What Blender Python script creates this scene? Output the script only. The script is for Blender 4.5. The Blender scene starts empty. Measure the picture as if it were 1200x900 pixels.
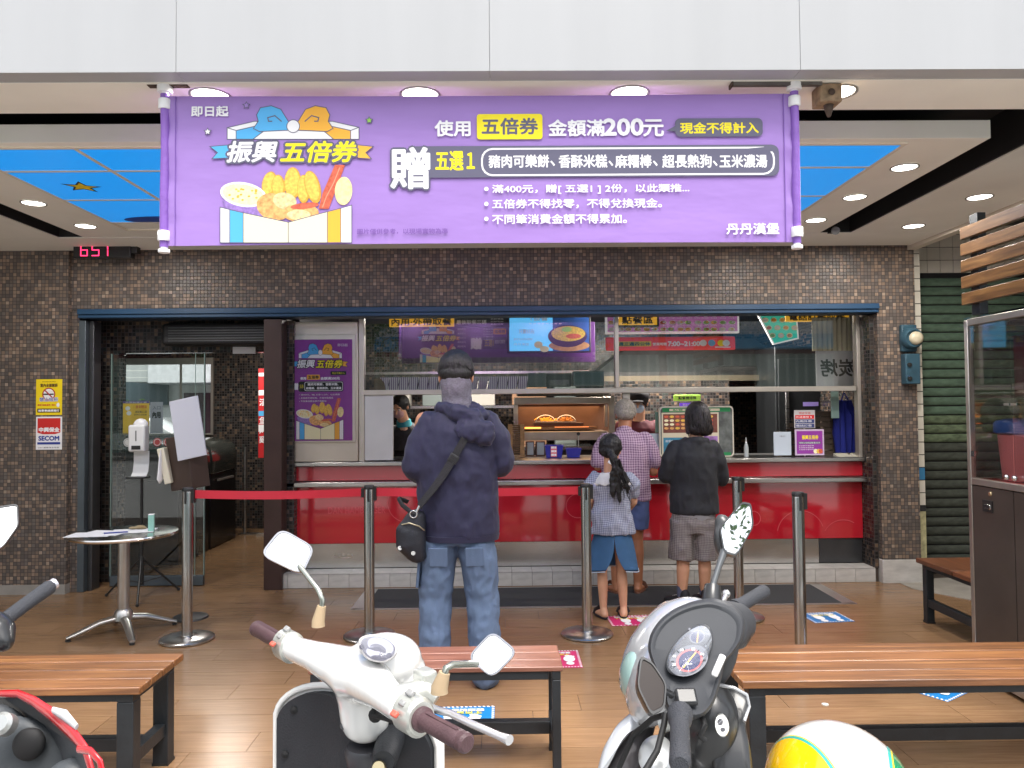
import bpy, bmesh, math, random
from mathutils import Vector, Matrix, noise
SC = bpy.context.scene
COL = SC.collection
TMP = bpy.data.scenes.new('workbench')
def tmp_dg():
    with bpy.context.temp_override(scene=TMP, view_layer=TMP.view_layers[0]):
        TMP.view_layers[0].update(); return bpy.context.evaluated_depsgraph_get()
RND = random.Random(7)
R = math.radians
# ------------------------------------------------------------------ camera
YAW, PITCH, ROLL, FPX, CAMZ = R(.64), R(1.78), R(.5), 900.0, 1.45
_F = Vector((math.sin(YAW)*math.cos(PITCH), math.cos(YAW)*math.cos(PITCH), math.sin(PITCH)))
_R0 = Vector((math.cos(YAW), -math.sin(YAW), 0)); _U0 = _R0.cross(_F)
_Rr = _R0*math.cos(ROLL) - _U0*math.sin(ROLL); _Ur = _U0*math.cos(ROLL) + _R0*math.sin(ROLL)
cd = bpy.data.cameras.new('camera'); cam = bpy.data.objects.new('camera', cd); COL.objects.link(cam)
cd.sensor_width = 36; cd.lens = 27; cd.clip_start = .05; cd.clip_end = 400
m3 = Matrix((_Rr, _Ur, -_F)).transposed()
cam.matrix_world = Matrix.Translation((0, 0, CAMZ)) @ m3.to_4x4()
SC.camera = cam
def P(px, py, Y=None, Z=None, X=None):
    """world point seen at photo pixel (px, py) at the given depth, height or side distance"""
    d = _F + _Rr*((px-600)/FPX) + _Ur*((450-py)/FPX)
    t = Y/d.y if Y is not None else (Z-CAMZ)/d.z if Z is not None else X/d.x
    return Vector((t*d.x, t*d.y, CAMZ + t*d.z))
# ------------------------------------------------------------------ world, sun, exposure
w = bpy.data.worlds.new('World'); SC.world = w; w.use_nodes = True
nt = w.node_tree; bg = nt.nodes['Background']
sky = nt.nodes.new('ShaderNodeTexSky'); sky.sky_type = 'NISHITA'; sky.sun_disc = False
sky.sun_elevation = R(66); sky.sun_rotation = R(160)
sky.air_density = 1.3; sky.dust_density = 4.0; sky.ozone_density = 1.0
hs = nt.nodes.new('ShaderNodeHueSaturation'); hs.inputs['Saturation'].default_value = .38
nt.links.new(sky.outputs[0], hs.inputs['Color']); nt.links.new(hs.outputs[0], bg.inputs[0])
bg.inputs[1].default_value = .15
sd = bpy.data.lights.new('sun', 'SUN'); sun = bpy.data.objects.new('sun', sd); COL.objects.link(sun)
sd.energy = 1.5; sd.angle = R(30); sd.color = (1, .96, .9)
# sun direction: rotation 160 deg = behind the camera, a little to one side
_sd = Vector((math.sin(R(160))*math.cos(R(66)), math.cos(R(160))*math.cos(R(66)), math.sin(R(66))))
sun.rotation_euler = _sd.to_track_quat('Z', 'Y').to_euler(); sun.location = (2, -6, 12)
SC.view_settings.view_transform = 'Standard'; SC.view_settings.look = 'None'
SC.view_settings.gamma = 1; SC.view_settings.exposure = 1.2
SC.cycles.max_bounces = 8; SC.cycles.transparent_max_bounces = 12
SC.cycles.sample_clamp_indirect = 4
# ------------------------------------------------------------------ materials
def lin(r, g, b):
    f = lambda c: (c/255/12.92) if c/255 <= .04045 else ((c/255+.055)/1.055)**2.4
    return (f(r), f(g), f(b), 1)
MAT = {}
def mat(name, col=(.5, .5, .5), rough=.5, metal=0, var=.0, vscale=8, bump=0, bscale=60, coat=0, emit=0, spec=.5, aniso=None, sheen=0, trans=0, ior=1.45, alpha=1, dirt=0, bdist=.01):
    if name in MAT: return MAT[name]
    m = bpy.data.materials.new(name); m.use_nodes = True; t = m.node_tree; b = t.nodes['Principled BSDF']
    c = tuple(col)[:3]+(1,)
    b.inputs['Base Color'].default_value = c; b.inputs['Roughness'].default_value = rough
    b.inputs['Metallic'].default_value = metal; b.inputs['Specular IOR Level'].default_value = spec
    b.inputs['Coat Weight'].default_value = coat; b.inputs['Coat Roughness'].default_value = .06
    b.inputs['Sheen Weight'].default_value = sheen
    b.inputs['Transmission Weight'].default_value = trans; b.inputs['IOR'].default_value = ior
    b.inputs['Alpha'].default_value = alpha
    if emit:
        b.inputs['Emission Color'].default_value = c; b.inputs['Emission Strength'].default_value = emit
    tc = t.nodes.new('ShaderNodeTexCoord')
    mp = t.nodes.new('ShaderNodeMapping'); t.links.new(tc.outputs['Object'], mp.inputs[0])
    if aniso: mp.inputs['Scale'].default_value = aniso
    if var:
        n = t.nodes.new('ShaderNodeTexNoise'); n.inputs['Scale'].default_value = vscale; n.inputs['Detail'].default_value = 5
        t.links.new(mp.outputs[0], n.inputs[0])
        mx = t.nodes.new('ShaderNodeMix'); mx.data_type = 'RGBA'
        mr = t.nodes.new('ShaderNodeMapRange'); mr.inputs[1].default_value = .3; mr.inputs[2].default_value = .7
        t.links.new(n.outputs[0], mr.inputs[0]); t.links.new(mr.outputs[0], mx.inputs['Factor'])
        mx.inputs['A'].default_value = tuple(x*(1-var) for x in c[:3])+(1,)
        mx.inputs['B'].default_value = tuple(min(1, x*(1+var)) for x in c[:3])+(1,)
        t.links.new(mx.outputs['Result'], b.inputs['Base Color'])
        mr2 = t.nodes.new('ShaderNodeMapRange'); mr2.inputs[3].default_value = max(0, rough-.1*var*3); mr2.inputs[4].default_value = min(1, rough+.12*var*3)
        t.links.new(n.outputs[0], mr2.inputs[0]); t.links.new(mr2.outputs[0], b.inputs['Roughness'])
    if bump:
        n2 = t.nodes.new('ShaderNodeTexNoise'); n2.inputs['Scale'].default_value = bscale; n2.inputs['Detail'].default_value = 4
        t.links.new(mp.outputs[0], n2.inputs[0])
        bp = t.nodes.new('ShaderNodeBump'); bp.inputs['Strength'].default_value = bump; bp.inputs['Distance'].default_value = bdist
        t.links.new(n2.outputs[0], bp.inputs['Height']); t.links.new(bp.outputs[0], b.inputs['Normal'])
    MAT[name] = m
    return m
def S(r, g, b, k=1.0):
    c = lin(r, g, b); return (c[0]*k, c[1]*k, c[2]*k)
def _math(t, op, a, b=None):
    n = t.nodes.new('ShaderNodeMath'); n.operation = op
    for i, v in enumerate((a, b)):
        if v is None: continue
        if isinstance(v, (int, float)): n.inputs[i].default_value = v
        else: t.links.new(v, n.inputs[i])
    return n.outputs[0]
def mat_mosaic(name, scale=35.0, cols=None, rough=.38):
    m = bpy.data.materials.new(name); m.use_nodes = True; t = m.node_tree; b = t.nodes['Principled BSDF']
    b.inputs['Specular IOR Level'].default_value = .35
    g = t.nodes.new('ShaderNodeNewGeometry'); s = t.nodes.new('ShaderNodeSeparateXYZ'); t.links.new(g.outputs['Position'], s.inputs[0])
    nn = t.nodes.new('ShaderNodeSeparateXYZ'); t.links.new(g.outputs['True Normal'], nn.inputs[0])
    anx = _math(t, 'GREATER_THAN', _math(t, 'ABSOLUTE', nn.outputs[0]), .5)
    u0 = _math(t, 'ADD', _math(t, 'MULTIPLY', s.outputs[1], anx), _math(t, 'MULTIPLY', s.outputs[0], _math(t, 'SUBTRACT', 1.0, anx)))
    u = _math(t, 'MULTIPLY', u0, scale); v = _math(t, 'MULTIPLY', s.outputs[2], scale)
    cu, cv = _math(t, 'FLOOR', u), _math(t, 'FLOOR', v)
    fu, fv = _math(t, 'FRACT', u), _math(t, 'FRACT', v)
    cb = t.nodes.new('ShaderNodeCombineXYZ'); t.links.new(cu, cb.inputs[0]); t.links.new(cv, cb.inputs[1])
    wn = t.nodes.new('ShaderNodeTexWhiteNoise'); wn.noise_dimensions = '2D'; t.links.new(cb.outputs[0], wn.inputs['Vector'])
    rp = t.nodes.new('ShaderNodeValToRGB'); rp.color_ramp.interpolation = 'CONSTANT'
    cols = cols or [((88, 81, 76), 0), ((100, 90, 83), .22), ((114, 99, 88), .42), ((128, 109, 94), .58), ((106, 98, 93), .68), ((140, 120, 104), .80), ((155, 137, 121), .92), ((94, 86, 81), .95)]
    el = rp.color_ramp.elements
    while len(el) < len(cols): el.new(.5)
    for e, (c, p) in zip(el, cols): e.position = p; e.color = lin(*c)
    t.links.new(wn.outputs['Value'], rp.inputs[0])
    # joint mask
    def edge(f):
        a = _math(t, 'ABSOLUTE', _math(t, 'SUBTRACT', f, .5)); return a
    mxx = _math(t, 'MAXIMUM', edge(fu), edge(fv))
    jm = t.nodes.new('ShaderNodeMapRange'); jm.inputs[1].default_value = .41; jm.inputs[2].default_value = .46
    t.links.new(mxx, jm.inputs[0])
    mx = t.nodes.new('ShaderNodeMix'); mx.data_type = 'RGBA'; t.links.new(jm.outputs[0], mx.inputs['Factor'])
    t.links.new(rp.outputs[0], mx.inputs['A']); mx.inputs['B'].default_value = lin(66, 61, 59)
    t.links.new(mx.outputs['Result'], b.inputs['Base Color'])
    rr = t.nodes.new('ShaderNodeMapRange'); rr.inputs[3].default_value = rough; rr.inputs[4].default_value = .9
    t.links.new(jm.outputs[0], rr.inputs[0]); t.links.new(rr.outputs[0], b.inputs['Roughness'])
    bp = t.nodes.new('ShaderNodeBump'); bp.inputs['Strength'].default_value = .6; bp.inputs['Distance'].default_value = .002; bp.invert = True
    t.links.new(jm.outputs[0], bp.inputs['Height'])
    # each tile slightly tilted
    nm = t.nodes.new('ShaderNodeVectorMath'); nm.operation = 'SUBTRACT'; t.links.new(wn.outputs['Color'], nm.inputs[0]); nm.inputs[1].default_value = (.5, .5, .5)
    ns = t.nodes.new('ShaderNodeVectorMath'); ns.operation = 'SCALE'; t.links.new(nm.outputs[0], ns.inputs[0]); ns.inputs['Scale'].default_value = .05
    na = t.nodes.new('ShaderNodeVectorMath'); na.operation = 'ADD'; t.links.new(ns.outputs[0], na.inputs[0]); t.links.new(bp.outputs[0], na.inputs[1])
    nz = t.nodes.new('ShaderNodeVectorMath'); nz.operation = 'NORMALIZE'; t.links.new(na.outputs[0], nz.inputs[0])
    t.links.new(nz.outputs[0], b.inputs['Normal'])
    return m
def mat_wood(name, c1, c2, c3, rough=.35, stretch=(1.2, 14, 14), objvar=.25, coat=0, gscale=3.0):
    """grain runs along the object's local x"""
    m = bpy.data.materials.new(name); m.use_nodes = True; t = m.node_tree; b = t.nodes['Principled BSDF']
    tc = t.nodes.new('ShaderNodeTexCoord'); mp = t.nodes.new('ShaderNodeMapping'); mp.inputs['Scale'].default_value = stretch
    oi = t.nodes.new('ShaderNodeObjectInfo')
    sc = t.nodes.new('ShaderNodeVectorMath'); sc.operation = 'ADD'
    cbx = t.nodes.new('ShaderNodeCombineXYZ'); r50 = _math(t, 'MULTIPLY', oi.outputs['Random'], 57.0)
    for i in range(3): t.links.new(r50, cbx.inputs[i])
    t.links.new(tc.outputs['Object'], mp.inputs[0]); t.links.new(mp.outputs[0], sc.inputs[0]); t.links.new(cbx.outputs[0], sc.inputs[1])
    n = t.nodes.new('ShaderNodeTexNoise'); n.inputs['Scale'].default_value = gscale; n.inputs['Detail'].default_value = 8; n.inputs['Roughness'].default_value = .62; n.inputs['Distortion'].default_value = .6
    t.links.new(sc.outputs[0], n.inputs[0])
    rp = t.nodes.new('ShaderNodeValToRGB'); el = rp.color_ramp.elements; el.new(.5)
    for e, (p, c) in zip(el, ((.28, c1), (.5, c2), (.72, c3))): e.position = p; e.color = tuple(c)[:3]+(1,)
    t.links.new(n.outputs[0], rp.inputs[0])
    hv = t.nodes.new('ShaderNodeHueSaturation'); mr = t.nodes.new('ShaderNodeMapRange'); mr.inputs[3].default_value = 1-objvar; mr.inputs[4].default_value = 1+objvar
    t.links.new(oi.outputs['Random'], mr.inputs[0]); t.links.new(mr.outputs[0], hv.inputs['Value']); t.links.new(rp.outputs[0], hv.inputs['Color'])
    t.links.new(hv.outputs[0], b.inputs['Base Color'])
    rr = t.nodes.new('ShaderNodeMapRange'); rr.inputs[3].default_value = rough-.06; rr.inputs[4].default_value = rough+.12
    gw_ = t.nodes.new('ShaderNodeNewGeometry'); n3 = t.nodes.new('ShaderNodeTexNoise'); n3.inputs['Scale'].default_value = 2.6; n3.inputs['Detail'].default_value = 7; t.links.new(gw_.outputs['Position'], n3.inputs[0])
    t.links.new(_math(t, 'ADD', _math(t, 'MULTIPLY', n.outputs[0], .45), _math(t, 'MULTIPLY', n3.outputs[0], .55)), rr.inputs[0]); t.links.new(rr.outputs[0], b.inputs['Roughness'])
    mv = t.nodes.new('ShaderNodeMapRange'); mv.inputs[1].default_value = .3; mv.inputs[2].default_value = .7; mv.inputs[3].default_value = 1-objvar*.8; mv.inputs[4].default_value = 1+objvar*.8
    t.links.new(n3.outputs[0], mv.inputs[0]); t.links.new(_math(t, 'MULTIPLY', mr.outputs[0], mv.outputs[0]), hv.inputs['Value'])
    bp = t.nodes.new('ShaderNodeBump'); bp.inputs['Strength'].default_value = .15; bp.inputs['Distance'].default_value = .003
    t.links.new(n.outputs[0], bp.inputs['Height']); t.links.new(bp.outputs[0], b.inputs['Normal'])
    b.inputs['Coat Weight'].default_value = coat; b.inputs['Coat Roughness'].default_value = .15
    return m
def mat_stripes(name, c1, c2, scale, axis='xz', rough=.85, duty=.5, soft=.12, mode='grid', wob=.02):
    """woven check / stripe in object space; folds bend it a little"""
    m = bpy.data.materials.new(name); m.use_nodes = True; t = m.node_tree; b = t.nodes['Principled BSDF']
    tc = t.nodes.new('ShaderNodeTexCoord'); nz = t.nodes.new('ShaderNodeTexNoise'); nz.inputs['Scale'].default_value = 7
    t.links.new(tc.outputs['Object'], nz.inputs[0])
    sc = t.nodes.new('ShaderNodeVectorMath'); sc.operation = 'SCALE'; sc.inputs['Scale'].default_value = wob; t.links.new(nz.outputs['Color'], sc.inputs[0])
    ad = t.nodes.new('ShaderNodeVectorMath'); ad.operation = 'ADD'; t.links.new(tc.outputs['Object'], ad.inputs[0]); t.links.new(sc.outputs[0], ad.inputs[1])
    s = t.nodes.new('ShaderNodeSeparateXYZ'); t.links.new(ad.outputs[0], s.inputs[0])
    out = []
    for a in axis:
        i = 'xyz'.index(a)
        f = _math(t, 'FRACT', _math(t, 'MULTIPLY', s.outputs[i], scale))
        e = _math(t, 'ABSOLUTE', _math(t, 'SUBTRACT', f, .5))
        mr = t.nodes.new('ShaderNodeMapRange'); mr.inputs[1].default_value = duty/2-soft/2; mr.inputs[2].default_value = duty/2+soft/2
        t.links.new(e, mr.inputs[0]); out.append(mr.outputs[0])
    fac = out[0] if len(out) == 1 else (_math(t, 'MULTIPLY', _math(t, 'ADD', out[0], out[1]), .5) if mode == 'grid' else _math(t, 'MULTIPLY', out[0], out[1]))
    mx = t.nodes.new('ShaderNodeMix'); mx.data_type = 'RGBA'; t.links.new(fac, mx.inputs['Factor'])
    mx.inputs['A'].default_value = tuple(c1)[:3]+(1,); mx.inputs['B'].default_value = tuple(c2)[:3]+(1,)
    t.links.new(mx.outputs['Result'], b.inputs['Base Color']); b.inputs['Roughness'].default_value = rough
    return m
def mat_pane(name, tint=(.93, .97, .95), refl=.10, rough=.01, k=1.0):
    """thin window glass: see-through with mirror reflections that grow at grazing angles"""
    m = bpy.data.materials.new(name); m.use_nodes = True; t = m.node_tree; t.nodes.remove(t.nodes['Principled BSDF'])
    out = [n for n in t.nodes if n.type == 'OUTPUT_MATERIAL'][0]
    tr = t.nodes.new('ShaderNodeBsdfTransparent'); tr.inputs[0].default_value = tuple(tint)+(1,)
    gl = t.nodes.new('ShaderNodeBsdfGlossy'); gl.inputs['Roughness'].default_value = rough
    fr = t.nodes.new('ShaderNodeFresnel'); fr.inputs[0].default_value = 1.5
    ad = _math(t, 'MAXIMUM', _math(t, 'ADD', _math(t, 'MULTIPLY', fr.outputs[0], k), refl), 0.0)
    mx = t.nodes.new('ShaderNodeMixShader'); t.links.new(ad, mx.inputs[0]); t.links.new(tr.outputs[0], mx.inputs[1]); t.links.new(gl.outputs[0], mx.inputs[2])
    t.links.new(mx.outputs[0], out.inputs[0])
    return m
# ------------------------------------------------------------------ mesh builder
class MB:
    def __init__(s): s.v = []; s.f = []
    def add(s, vs, fs):
        k = len(s.v); s.v += [Vector(a) for a in vs]; s.f += [tuple(i+k for i in f) for f in fs]; return s
    def box(s, x0, x1, y0, y1, z0, z1):
        return s.add([(x, y, z) for x in (x0, x1) for y in (y0, y1) for z in (z0, z1)],
                     [(0, 1, 3, 2), (4, 6, 7, 5), (0, 4, 5, 1), (2, 3, 7, 6), (0, 2, 6, 4), (1, 5, 7, 3)])
    def obox(s, c, size, M=None):
        M = M or Matrix.Identity(3); c = Vector(c); a = [q/2 for q in size]
        vs = [c + M @ Vector((x*a[0], y*a[1], z*a[2])) for x in (-1, 1) for y in (-1, 1) for z in (-1, 1)]
        return s.add(vs, [(0, 1, 3, 2), (4, 6, 7, 5), (0, 4, 5, 1), (2, 3, 7, 6), (0, 2, 6, 4), (1, 5, 7, 3)])
    def loft(s, rings, cap=True, close=True):
        n = len(rings[0]); vs = [p for r in rings for p in r]; fs = []
        for i in range(len(rings)-1):
            for j in range(n if close else n-1):
                a, b = i*n+j, i*n+(j+1) % n; fs.append((a, b, b+n, a+n))
        if cap: fs.append(tuple(range(n-1, -1, -1))); fs.append(tuple((len(rings)-1)*n+j for j in range(n)))
        return s.add(vs, fs)
    def tube(s, pts, rad, n=12, up=(0, 0, 1), cap=True):
        pts = [Vector(p) for p in pts]; m = len(pts)
        if not isinstance(rad, (list,)): rad = [rad]*m
        rings = []; prev = None
        for i, p in enumerate(pts):
            d = (pts[min(i+1, m-1)]-pts[max(i-1, 0)])
            d = d.normalized() if d.length > 1e-9 else Vector((0, 0, 1))
            if prev is None:
                u = Vector(up); 
                if abs(d.dot(u)) > .95: u = Vector((0, 1, 0)) if abs(d.y) < .9 else Vector((1, 0, 0))
                a = u.cross(d).normalized()
            else: a = (prev - d*prev.dot(d)).normalized()
            prev = a; b = d.cross(a)
            r = rad[i]; ra, rb = (r, r) if not isinstance(r, tuple) else r
            rings.append([p + a*(ra*math.cos(2*math.pi*j/n)) + b*(rb*math.sin(2*math.pi*j/n)) for j in range(n)])
        return s.loft(rings, cap)
    def caps(s, pts, rad, n=14, up=(0, 0, 1)):
        """tube with rounded ends, for organic unions"""
        s.tube(pts, rad, n, up)
        for k in (0, -1):
            r = rad[k] if isinstance(rad, list) else rad
            rr = r if not isinstance(r, tuple) else sum(r)/2
            s.sphere(pts[k], (rr*.98,)*3 if not isinstance(r, tuple) else (r[0]*.98, r[1]*.98, min(r)*.9), n)
        return s
    def sphere(s, c, r, n=16, M=None):
        c = Vector(c); r = r if isinstance(r, (tuple, list)) else (r, r, r); m = max(5, n//2); M = M or Matrix.Identity(3)
        vs = [c + M @ Vector((0, 0, -r[2]))]; fs = []
        for i in range(1, m):
            a = -math.pi/2 + math.pi*i/m
            for j in range(n):
                t = 2*math.pi*j/n; vs.append(c + M @ Vector((r[0]*math.cos(a)*math.cos(t), r[1]*math.cos(a)*math.sin(t), r[2]*math.sin(a))))
        vs.append(c + M @ Vector((0, 0, r[2]))); T = len(vs)-1
        for j in range(n):
            fs.append((0, 1+(j+1) % n, 1+j)); fs.append((T, T-n+j, T-n+(j+1) % n))
            for i in range(m-2):
                a = 1+i*n+j; b = 1+i*n+(j+1) % n; fs.append((a, b, b+n, a+n))
        return s.add(vs, fs)
    def lathe(s, prof, n=32, c=(0, 0, 0), M=None):
        c = Vector(c); M = M or Matrix.Identity(3)
        return s.loft([[c + M @ Vector((r*math.cos(2*math.pi*j/n), r*math.sin(2*math.pi*j/n), z)) for j in range(n)] for r, z in prof])
    def prism(s, poly, f0, f1):
        """poly: 2-d points; f0, f1 map (u, v) to the two faces"""
        a = [Vector(f0(*p)) for p in poly]; b = [Vector(f1(*p)) for p in poly]; n = len(poly)
        return s.add(a+b, [tuple(range(n-1, -1, -1)), tuple(range(n, 2*n))]+[(i, (i+1) % n, n+(i+1) % n, n+i) for i in range(n)])
    def mesh(s, name, mt, smooth=None, fixn=True):
        me = bpy.data.meshes.new(name); me.from_pydata([tuple(v) for v in s.v], [], s.f)
        if fixn:
            bm = bmesh.new(); bm.from_mesh(me); bmesh.ops.recalc_face_normals(bm, faces=bm.faces); bm.to_mesh(me); bm.free()
        if smooth is not None:
            me.shade_smooth(); me.set_sharp_from_angle(angle=R(smooth))
        if mt: me.materials.append(mt)
        return me
ROOTM = {}
def mtx(o):
    return ROOTM.get(o.name, Matrix.Identity(4))
def link(name, me, parent=None, world=True, bevel=0, seg=2):
    """object from mesh; with world=True the mesh is in world space and is moved into its parent's (or its own) space"""
    if parent is not None:
        M = mtx(parent); 
        if world: me.transform(M.inverted())
        o = bpy.data.objects.new(name, me); COL.objects.link(o); o.parent = parent; ROOTM[o.name] = M
    else:
        o = None
        if world and len(me.vertices):
            xs = [v.co for v in me.vertices]
            c = Vector(((min(v.x for v in xs)+max(v.x for v in xs))/2, (min(v.y for v in xs)+max(v.y for v in xs))/2, min(v.z for v in xs)))
            me.transform(Matrix.Translation(-c))
            o = bpy.data.objects.new(name, me); COL.objects.link(o); o.location = c; ROOTM[o.name] = Matrix.Translation(c)
        else:
            o = bpy.data.objects.new(name, me); COL.objects.link(o)
    if bevel:
        b = o.modifiers.new('edge', 'BEVEL'); b.width = bevel; b.segments = seg; b.limit_method = 'ANGLE'; b.angle_limit = R(35)
        me.shade_smooth(); me.set_sharp_from_angle(angle=R(50))
    return o
def tag(o, label=None, cat=None, group=None, kind=None):
    for k, v in (('label', label), ('category', cat), ('group', group), ('kind', kind)):
        if v: o[k] = v
    return o
def thing(name, label, cat, loc=(0, 0, 0), rotz=0, group=None, rot=None):
    o = bpy.data.objects.new(name, None); COL.objects.link(o); o.empty_display_size = .1
    o.location = loc; o.rotation_euler = rot or (0, 0, rotz)
    from mathutils import Euler
    ROOTM[o.name] = Matrix.Translation(loc) @ Euler(rot or (0, 0, rotz)).to_matrix().to_4x4()
    return tag(o, label, cat, group)
def part(name, mb, mt, parent, world=True, bevel=0, smooth=None, label=None, seg=2):
    o = link(name, mb.mesh(name, mt, smooth), parent, world, bevel, seg)
    if label: o['label'] = label
    return o
def single(name, mb, mt, label, cat, group=None, bevel=0, smooth=None, kind=None):
    o = link(name, mb.mesh(name, mt, smooth), None, True, bevel); return tag(o, label, cat, group, kind)
def struct(name, mb, mt, parent=None, bevel=0, smooth=None):
    o = link(name, mb.mesh(name, mt, smooth), parent, True, bevel)
    if parent is None: o['kind'] = 'structure'
    return o
def copy_tree(o, parent=None):
    c = o.copy(); COL.objects.link(c); c.parent = parent; ROOTM[c.name] = ROOTM.get(o.name, Matrix.Identity(4))
    for ch in list(o.children): copy_tree(ch, c)
    return c
def organic(mb, mt, voxel=.012, smooth=4, fold=0, fscale=6, name='m', fn=None, dec=None):
    """fuse the closed shapes of mb into one continuous skin"""
    me = mb.mesh(name, None)
    o = bpy.data.objects.new('tmp', me); TMP.collection.objects.link(o)
    r = o.modifiers.new('r', 'REMESH'); r.mode = 'VOXEL'; r.voxel_size = voxel; r.adaptivity = 0
    if smooth:
        s = o.modifiers.new('s', 'SMOOTH'); s.factor = .5; s.iterations = smooth
    if dec: d = o.modifiers.new('d', 'DECIMATE'); d.ratio = dec
    dg = tmp_dg()
    m2 = bpy.data.meshes.new_from_object(o.evaluated_get(dg)); m2.name = name
    bpy.data.objects.remove(o); bpy.data.meshes.remove(me)
    if fold or fn:
        import numpy as np
        n = len(m2.vertices); co = np.empty(n*3, np.float32); nr = np.empty(n*3, np.float32)
        m2.vertices.foreach_get('co', co); m2.vertex_normals.foreach_get('vector', nr)
        L = co.reshape(-1, 3).tolist(); k = np.empty(n, np.float32); ns = noise.noise
        for i, (x, y, z) in enumerate(L):
            x *= fscale; y *= fscale; z *= fscale*.5
            a = ns((x, y, z)); b = ns((x*2.1+5, y*2.1, z*2.6)); c = ns((x*.6+9, y*.6, z*2.4))
            k[i] = (.25-abs(a))*1.1 + (.18-abs(b))*.7 + c*.5
        co += (nr.reshape(-1, 3)*(k*fold)[:, None]).ravel(); m2.vertices.foreach_set('co', co)
    m2.shade_smooth(); m2.materials.clear()
    if mt: m2.materials.append(mt)
    return m2
# ------------------------------------------------------------------ print: lettering and flat pictures on a surface
_TC = {}
def glyphs(s, shear=0):
    if (s, shear) in _TC: return _TC[(s, shear)]
    c = bpy.data.curves.new('t', 'FONT'); c.body = s; c.size = 1; c.resolution_u = 3; c.shear = shear
    o = bpy.data.objects.new('t', c); TMP.collection.objects.link(o)
    dg = tmp_dg(); me = bpy.data.meshes.new_from_object(o.evaluated_get(dg))
    vs = [(v.co.x, v.co.y) for v in me.vertices]; fs = [tuple(p.vertices) for p in me.polygons]
    bpy.data.objects.remove(o); bpy.data.curves.remove(c); bpy.data.meshes.remove(me)
    x0, x1 = min(v[0] for v in vs), max(v[0] for v in vs); y0, y1 = min(v[1] for v in vs), max(v[1] for v in vs)
    vs = [((x-x0)/max(x1-x0, 1e-6), (y-y0)/max(y1-y0, 1e-6)) for x, y in vs]
    _TC[(s, shear)] = (vs, fs, (x1-x0)/max(y1-y0, 1e-6)); return _TC[(s, shear)]
class Print:
    def __init__(s, mapf, eps=.00003, base=.0010):
        s.map = mapf; s.d = base; s.eps = eps; s.b = {}
    def _mb(s, mt, kind): return s.b.setdefault((kind, mt.name), (MB(), mt))[0]
    def text(s, t, u0, v0, u1, v1, mt, bold=0, n=6, shear=0, mirror=False):
        vs, fs, asp = glyphs(t, shear); dirs = [(0, 0)]
        if bold: dirs += [(bold*math.cos(2*math.pi*k/n+.4), bold*math.sin(2*math.pi*k/n+.4)) for k in range(n)]
        s.d += s.eps
        for dx, dy in dirs:
            s.d += 6e-6
            s._mb(mt, 'lettering').add([s.map(u0+(u1-u0)*((1-x) if mirror else x)+dx, v0+(v1-v0)*y+dy, s.d) for x, y in vs], fs)
    def poly(s, pts, mt, out=None, ow=.002):
        s.d += s.eps
        # fan from centroid handles mildly concave shapes
        cx = sum(p[0] for p in pts)/len(pts); cy = sum(p[1] for p in pts)/len(pts)
        n = len(pts)
        s._mb(mt, 'print').add([s.map(cx, cy, s.d)]+[s.map(u, v, s.d) for u, v in pts], [(0, 1+i, 1+(i+1) % n) for i in range(n)])
        if out is not None:
            for a, b in zip(pts, pts[1:]+pts[:1]): s.line(a, b, out, ow*.75)
    def rect(s, u0, v0, u1, v1, mt, r=0, nseg=2):
        if r <= 0:
            k = max(1, int(nseg)); s.poly([(u0+(u1-u0)*i/k, v0) for i in range(k)]+[(u1, v0)]+[(u1-(u1-u0)*i/k, v1) for i in range(k)]+[(u0, v1)], mt); return
        pts = []
        for cx, cy, a in ((u1-r, v1-r, 0), (u0+r, v1-r, 90), (u0+r, v0+r, 180), (u1-r, v0+r, 270)):
            pts += [(cx+r*math.cos(R(a+q*22.5)), cy+r*math.sin(R(a+q*22.5))) for q in range(5)]
        s.poly(pts, mt)
    def ell(s, cx, cy, rx, ry, mt, n=24, rot=0):
        c, q = math.cos(rot), math.sin(rot)
        s.poly([(cx+rx*math.cos(a)*c-ry*math.sin(a)*q, cy+rx*math.cos(a)*q+ry*math.sin(a)*c) for a in [2*math.pi*k/n for k in range(n)]], mt)
    def line(s, a, b, mt, w=.002):
        a, b = Vector(a), Vector(b); d = b-a
        if d.length < 1e-9: return
        d.normalize(); n = Vector((-d.y, d.x))*w/2; d = d*w/2
        s.poly([tuple(a-n-d), tuple(b-n+d), tuple(b+n+d), tuple(a+n-d)], mt)
    def path(s, pts, mt, w=.002, close=False):
        for a, b in zip(pts, pts[1:]+(pts[:1] if close else [])): s.line(a, b, mt, w)
    def finish(s, parent):
        for (kind, _), (mb, mt) in s.b.items():
            link(kind, mb.mesh(kind, mt, None, False), parent, True)
def wallmap(Y): return lambda u, v, d: (u, Y-d, v)
# ================================================================== materials used by the setting
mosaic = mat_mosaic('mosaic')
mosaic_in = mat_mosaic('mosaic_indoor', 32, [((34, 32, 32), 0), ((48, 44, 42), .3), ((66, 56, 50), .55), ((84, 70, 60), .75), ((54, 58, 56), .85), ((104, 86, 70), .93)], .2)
plank_m = mat_wood('wood_look_tile', S(118, 90, 64), S(131, 101, 73), S(143, 113, 84), rough=.2, stretch=(1.2, 22, 10), objvar=.09)
soffit = mat('soffit_paint', S(240, 238, 228), .6, var=.06, vscale=1.5)
soffit_face = mat('soffit_face', S(240, 238, 228), .5, var=.04, vscale=2)
white_panel = mat('white_aluminium', (.405, .41, .42), .35, var=.025, vscale=3, aniso=(2, 2, .15))
black_paint = mat('black_paint', (.012, .012, .013), .6)
steel = mat('brushed_steel', (.55, .54, .53), .28, 1, var=.14, vscale=3, aniso=(1, 1, 30))
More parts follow.
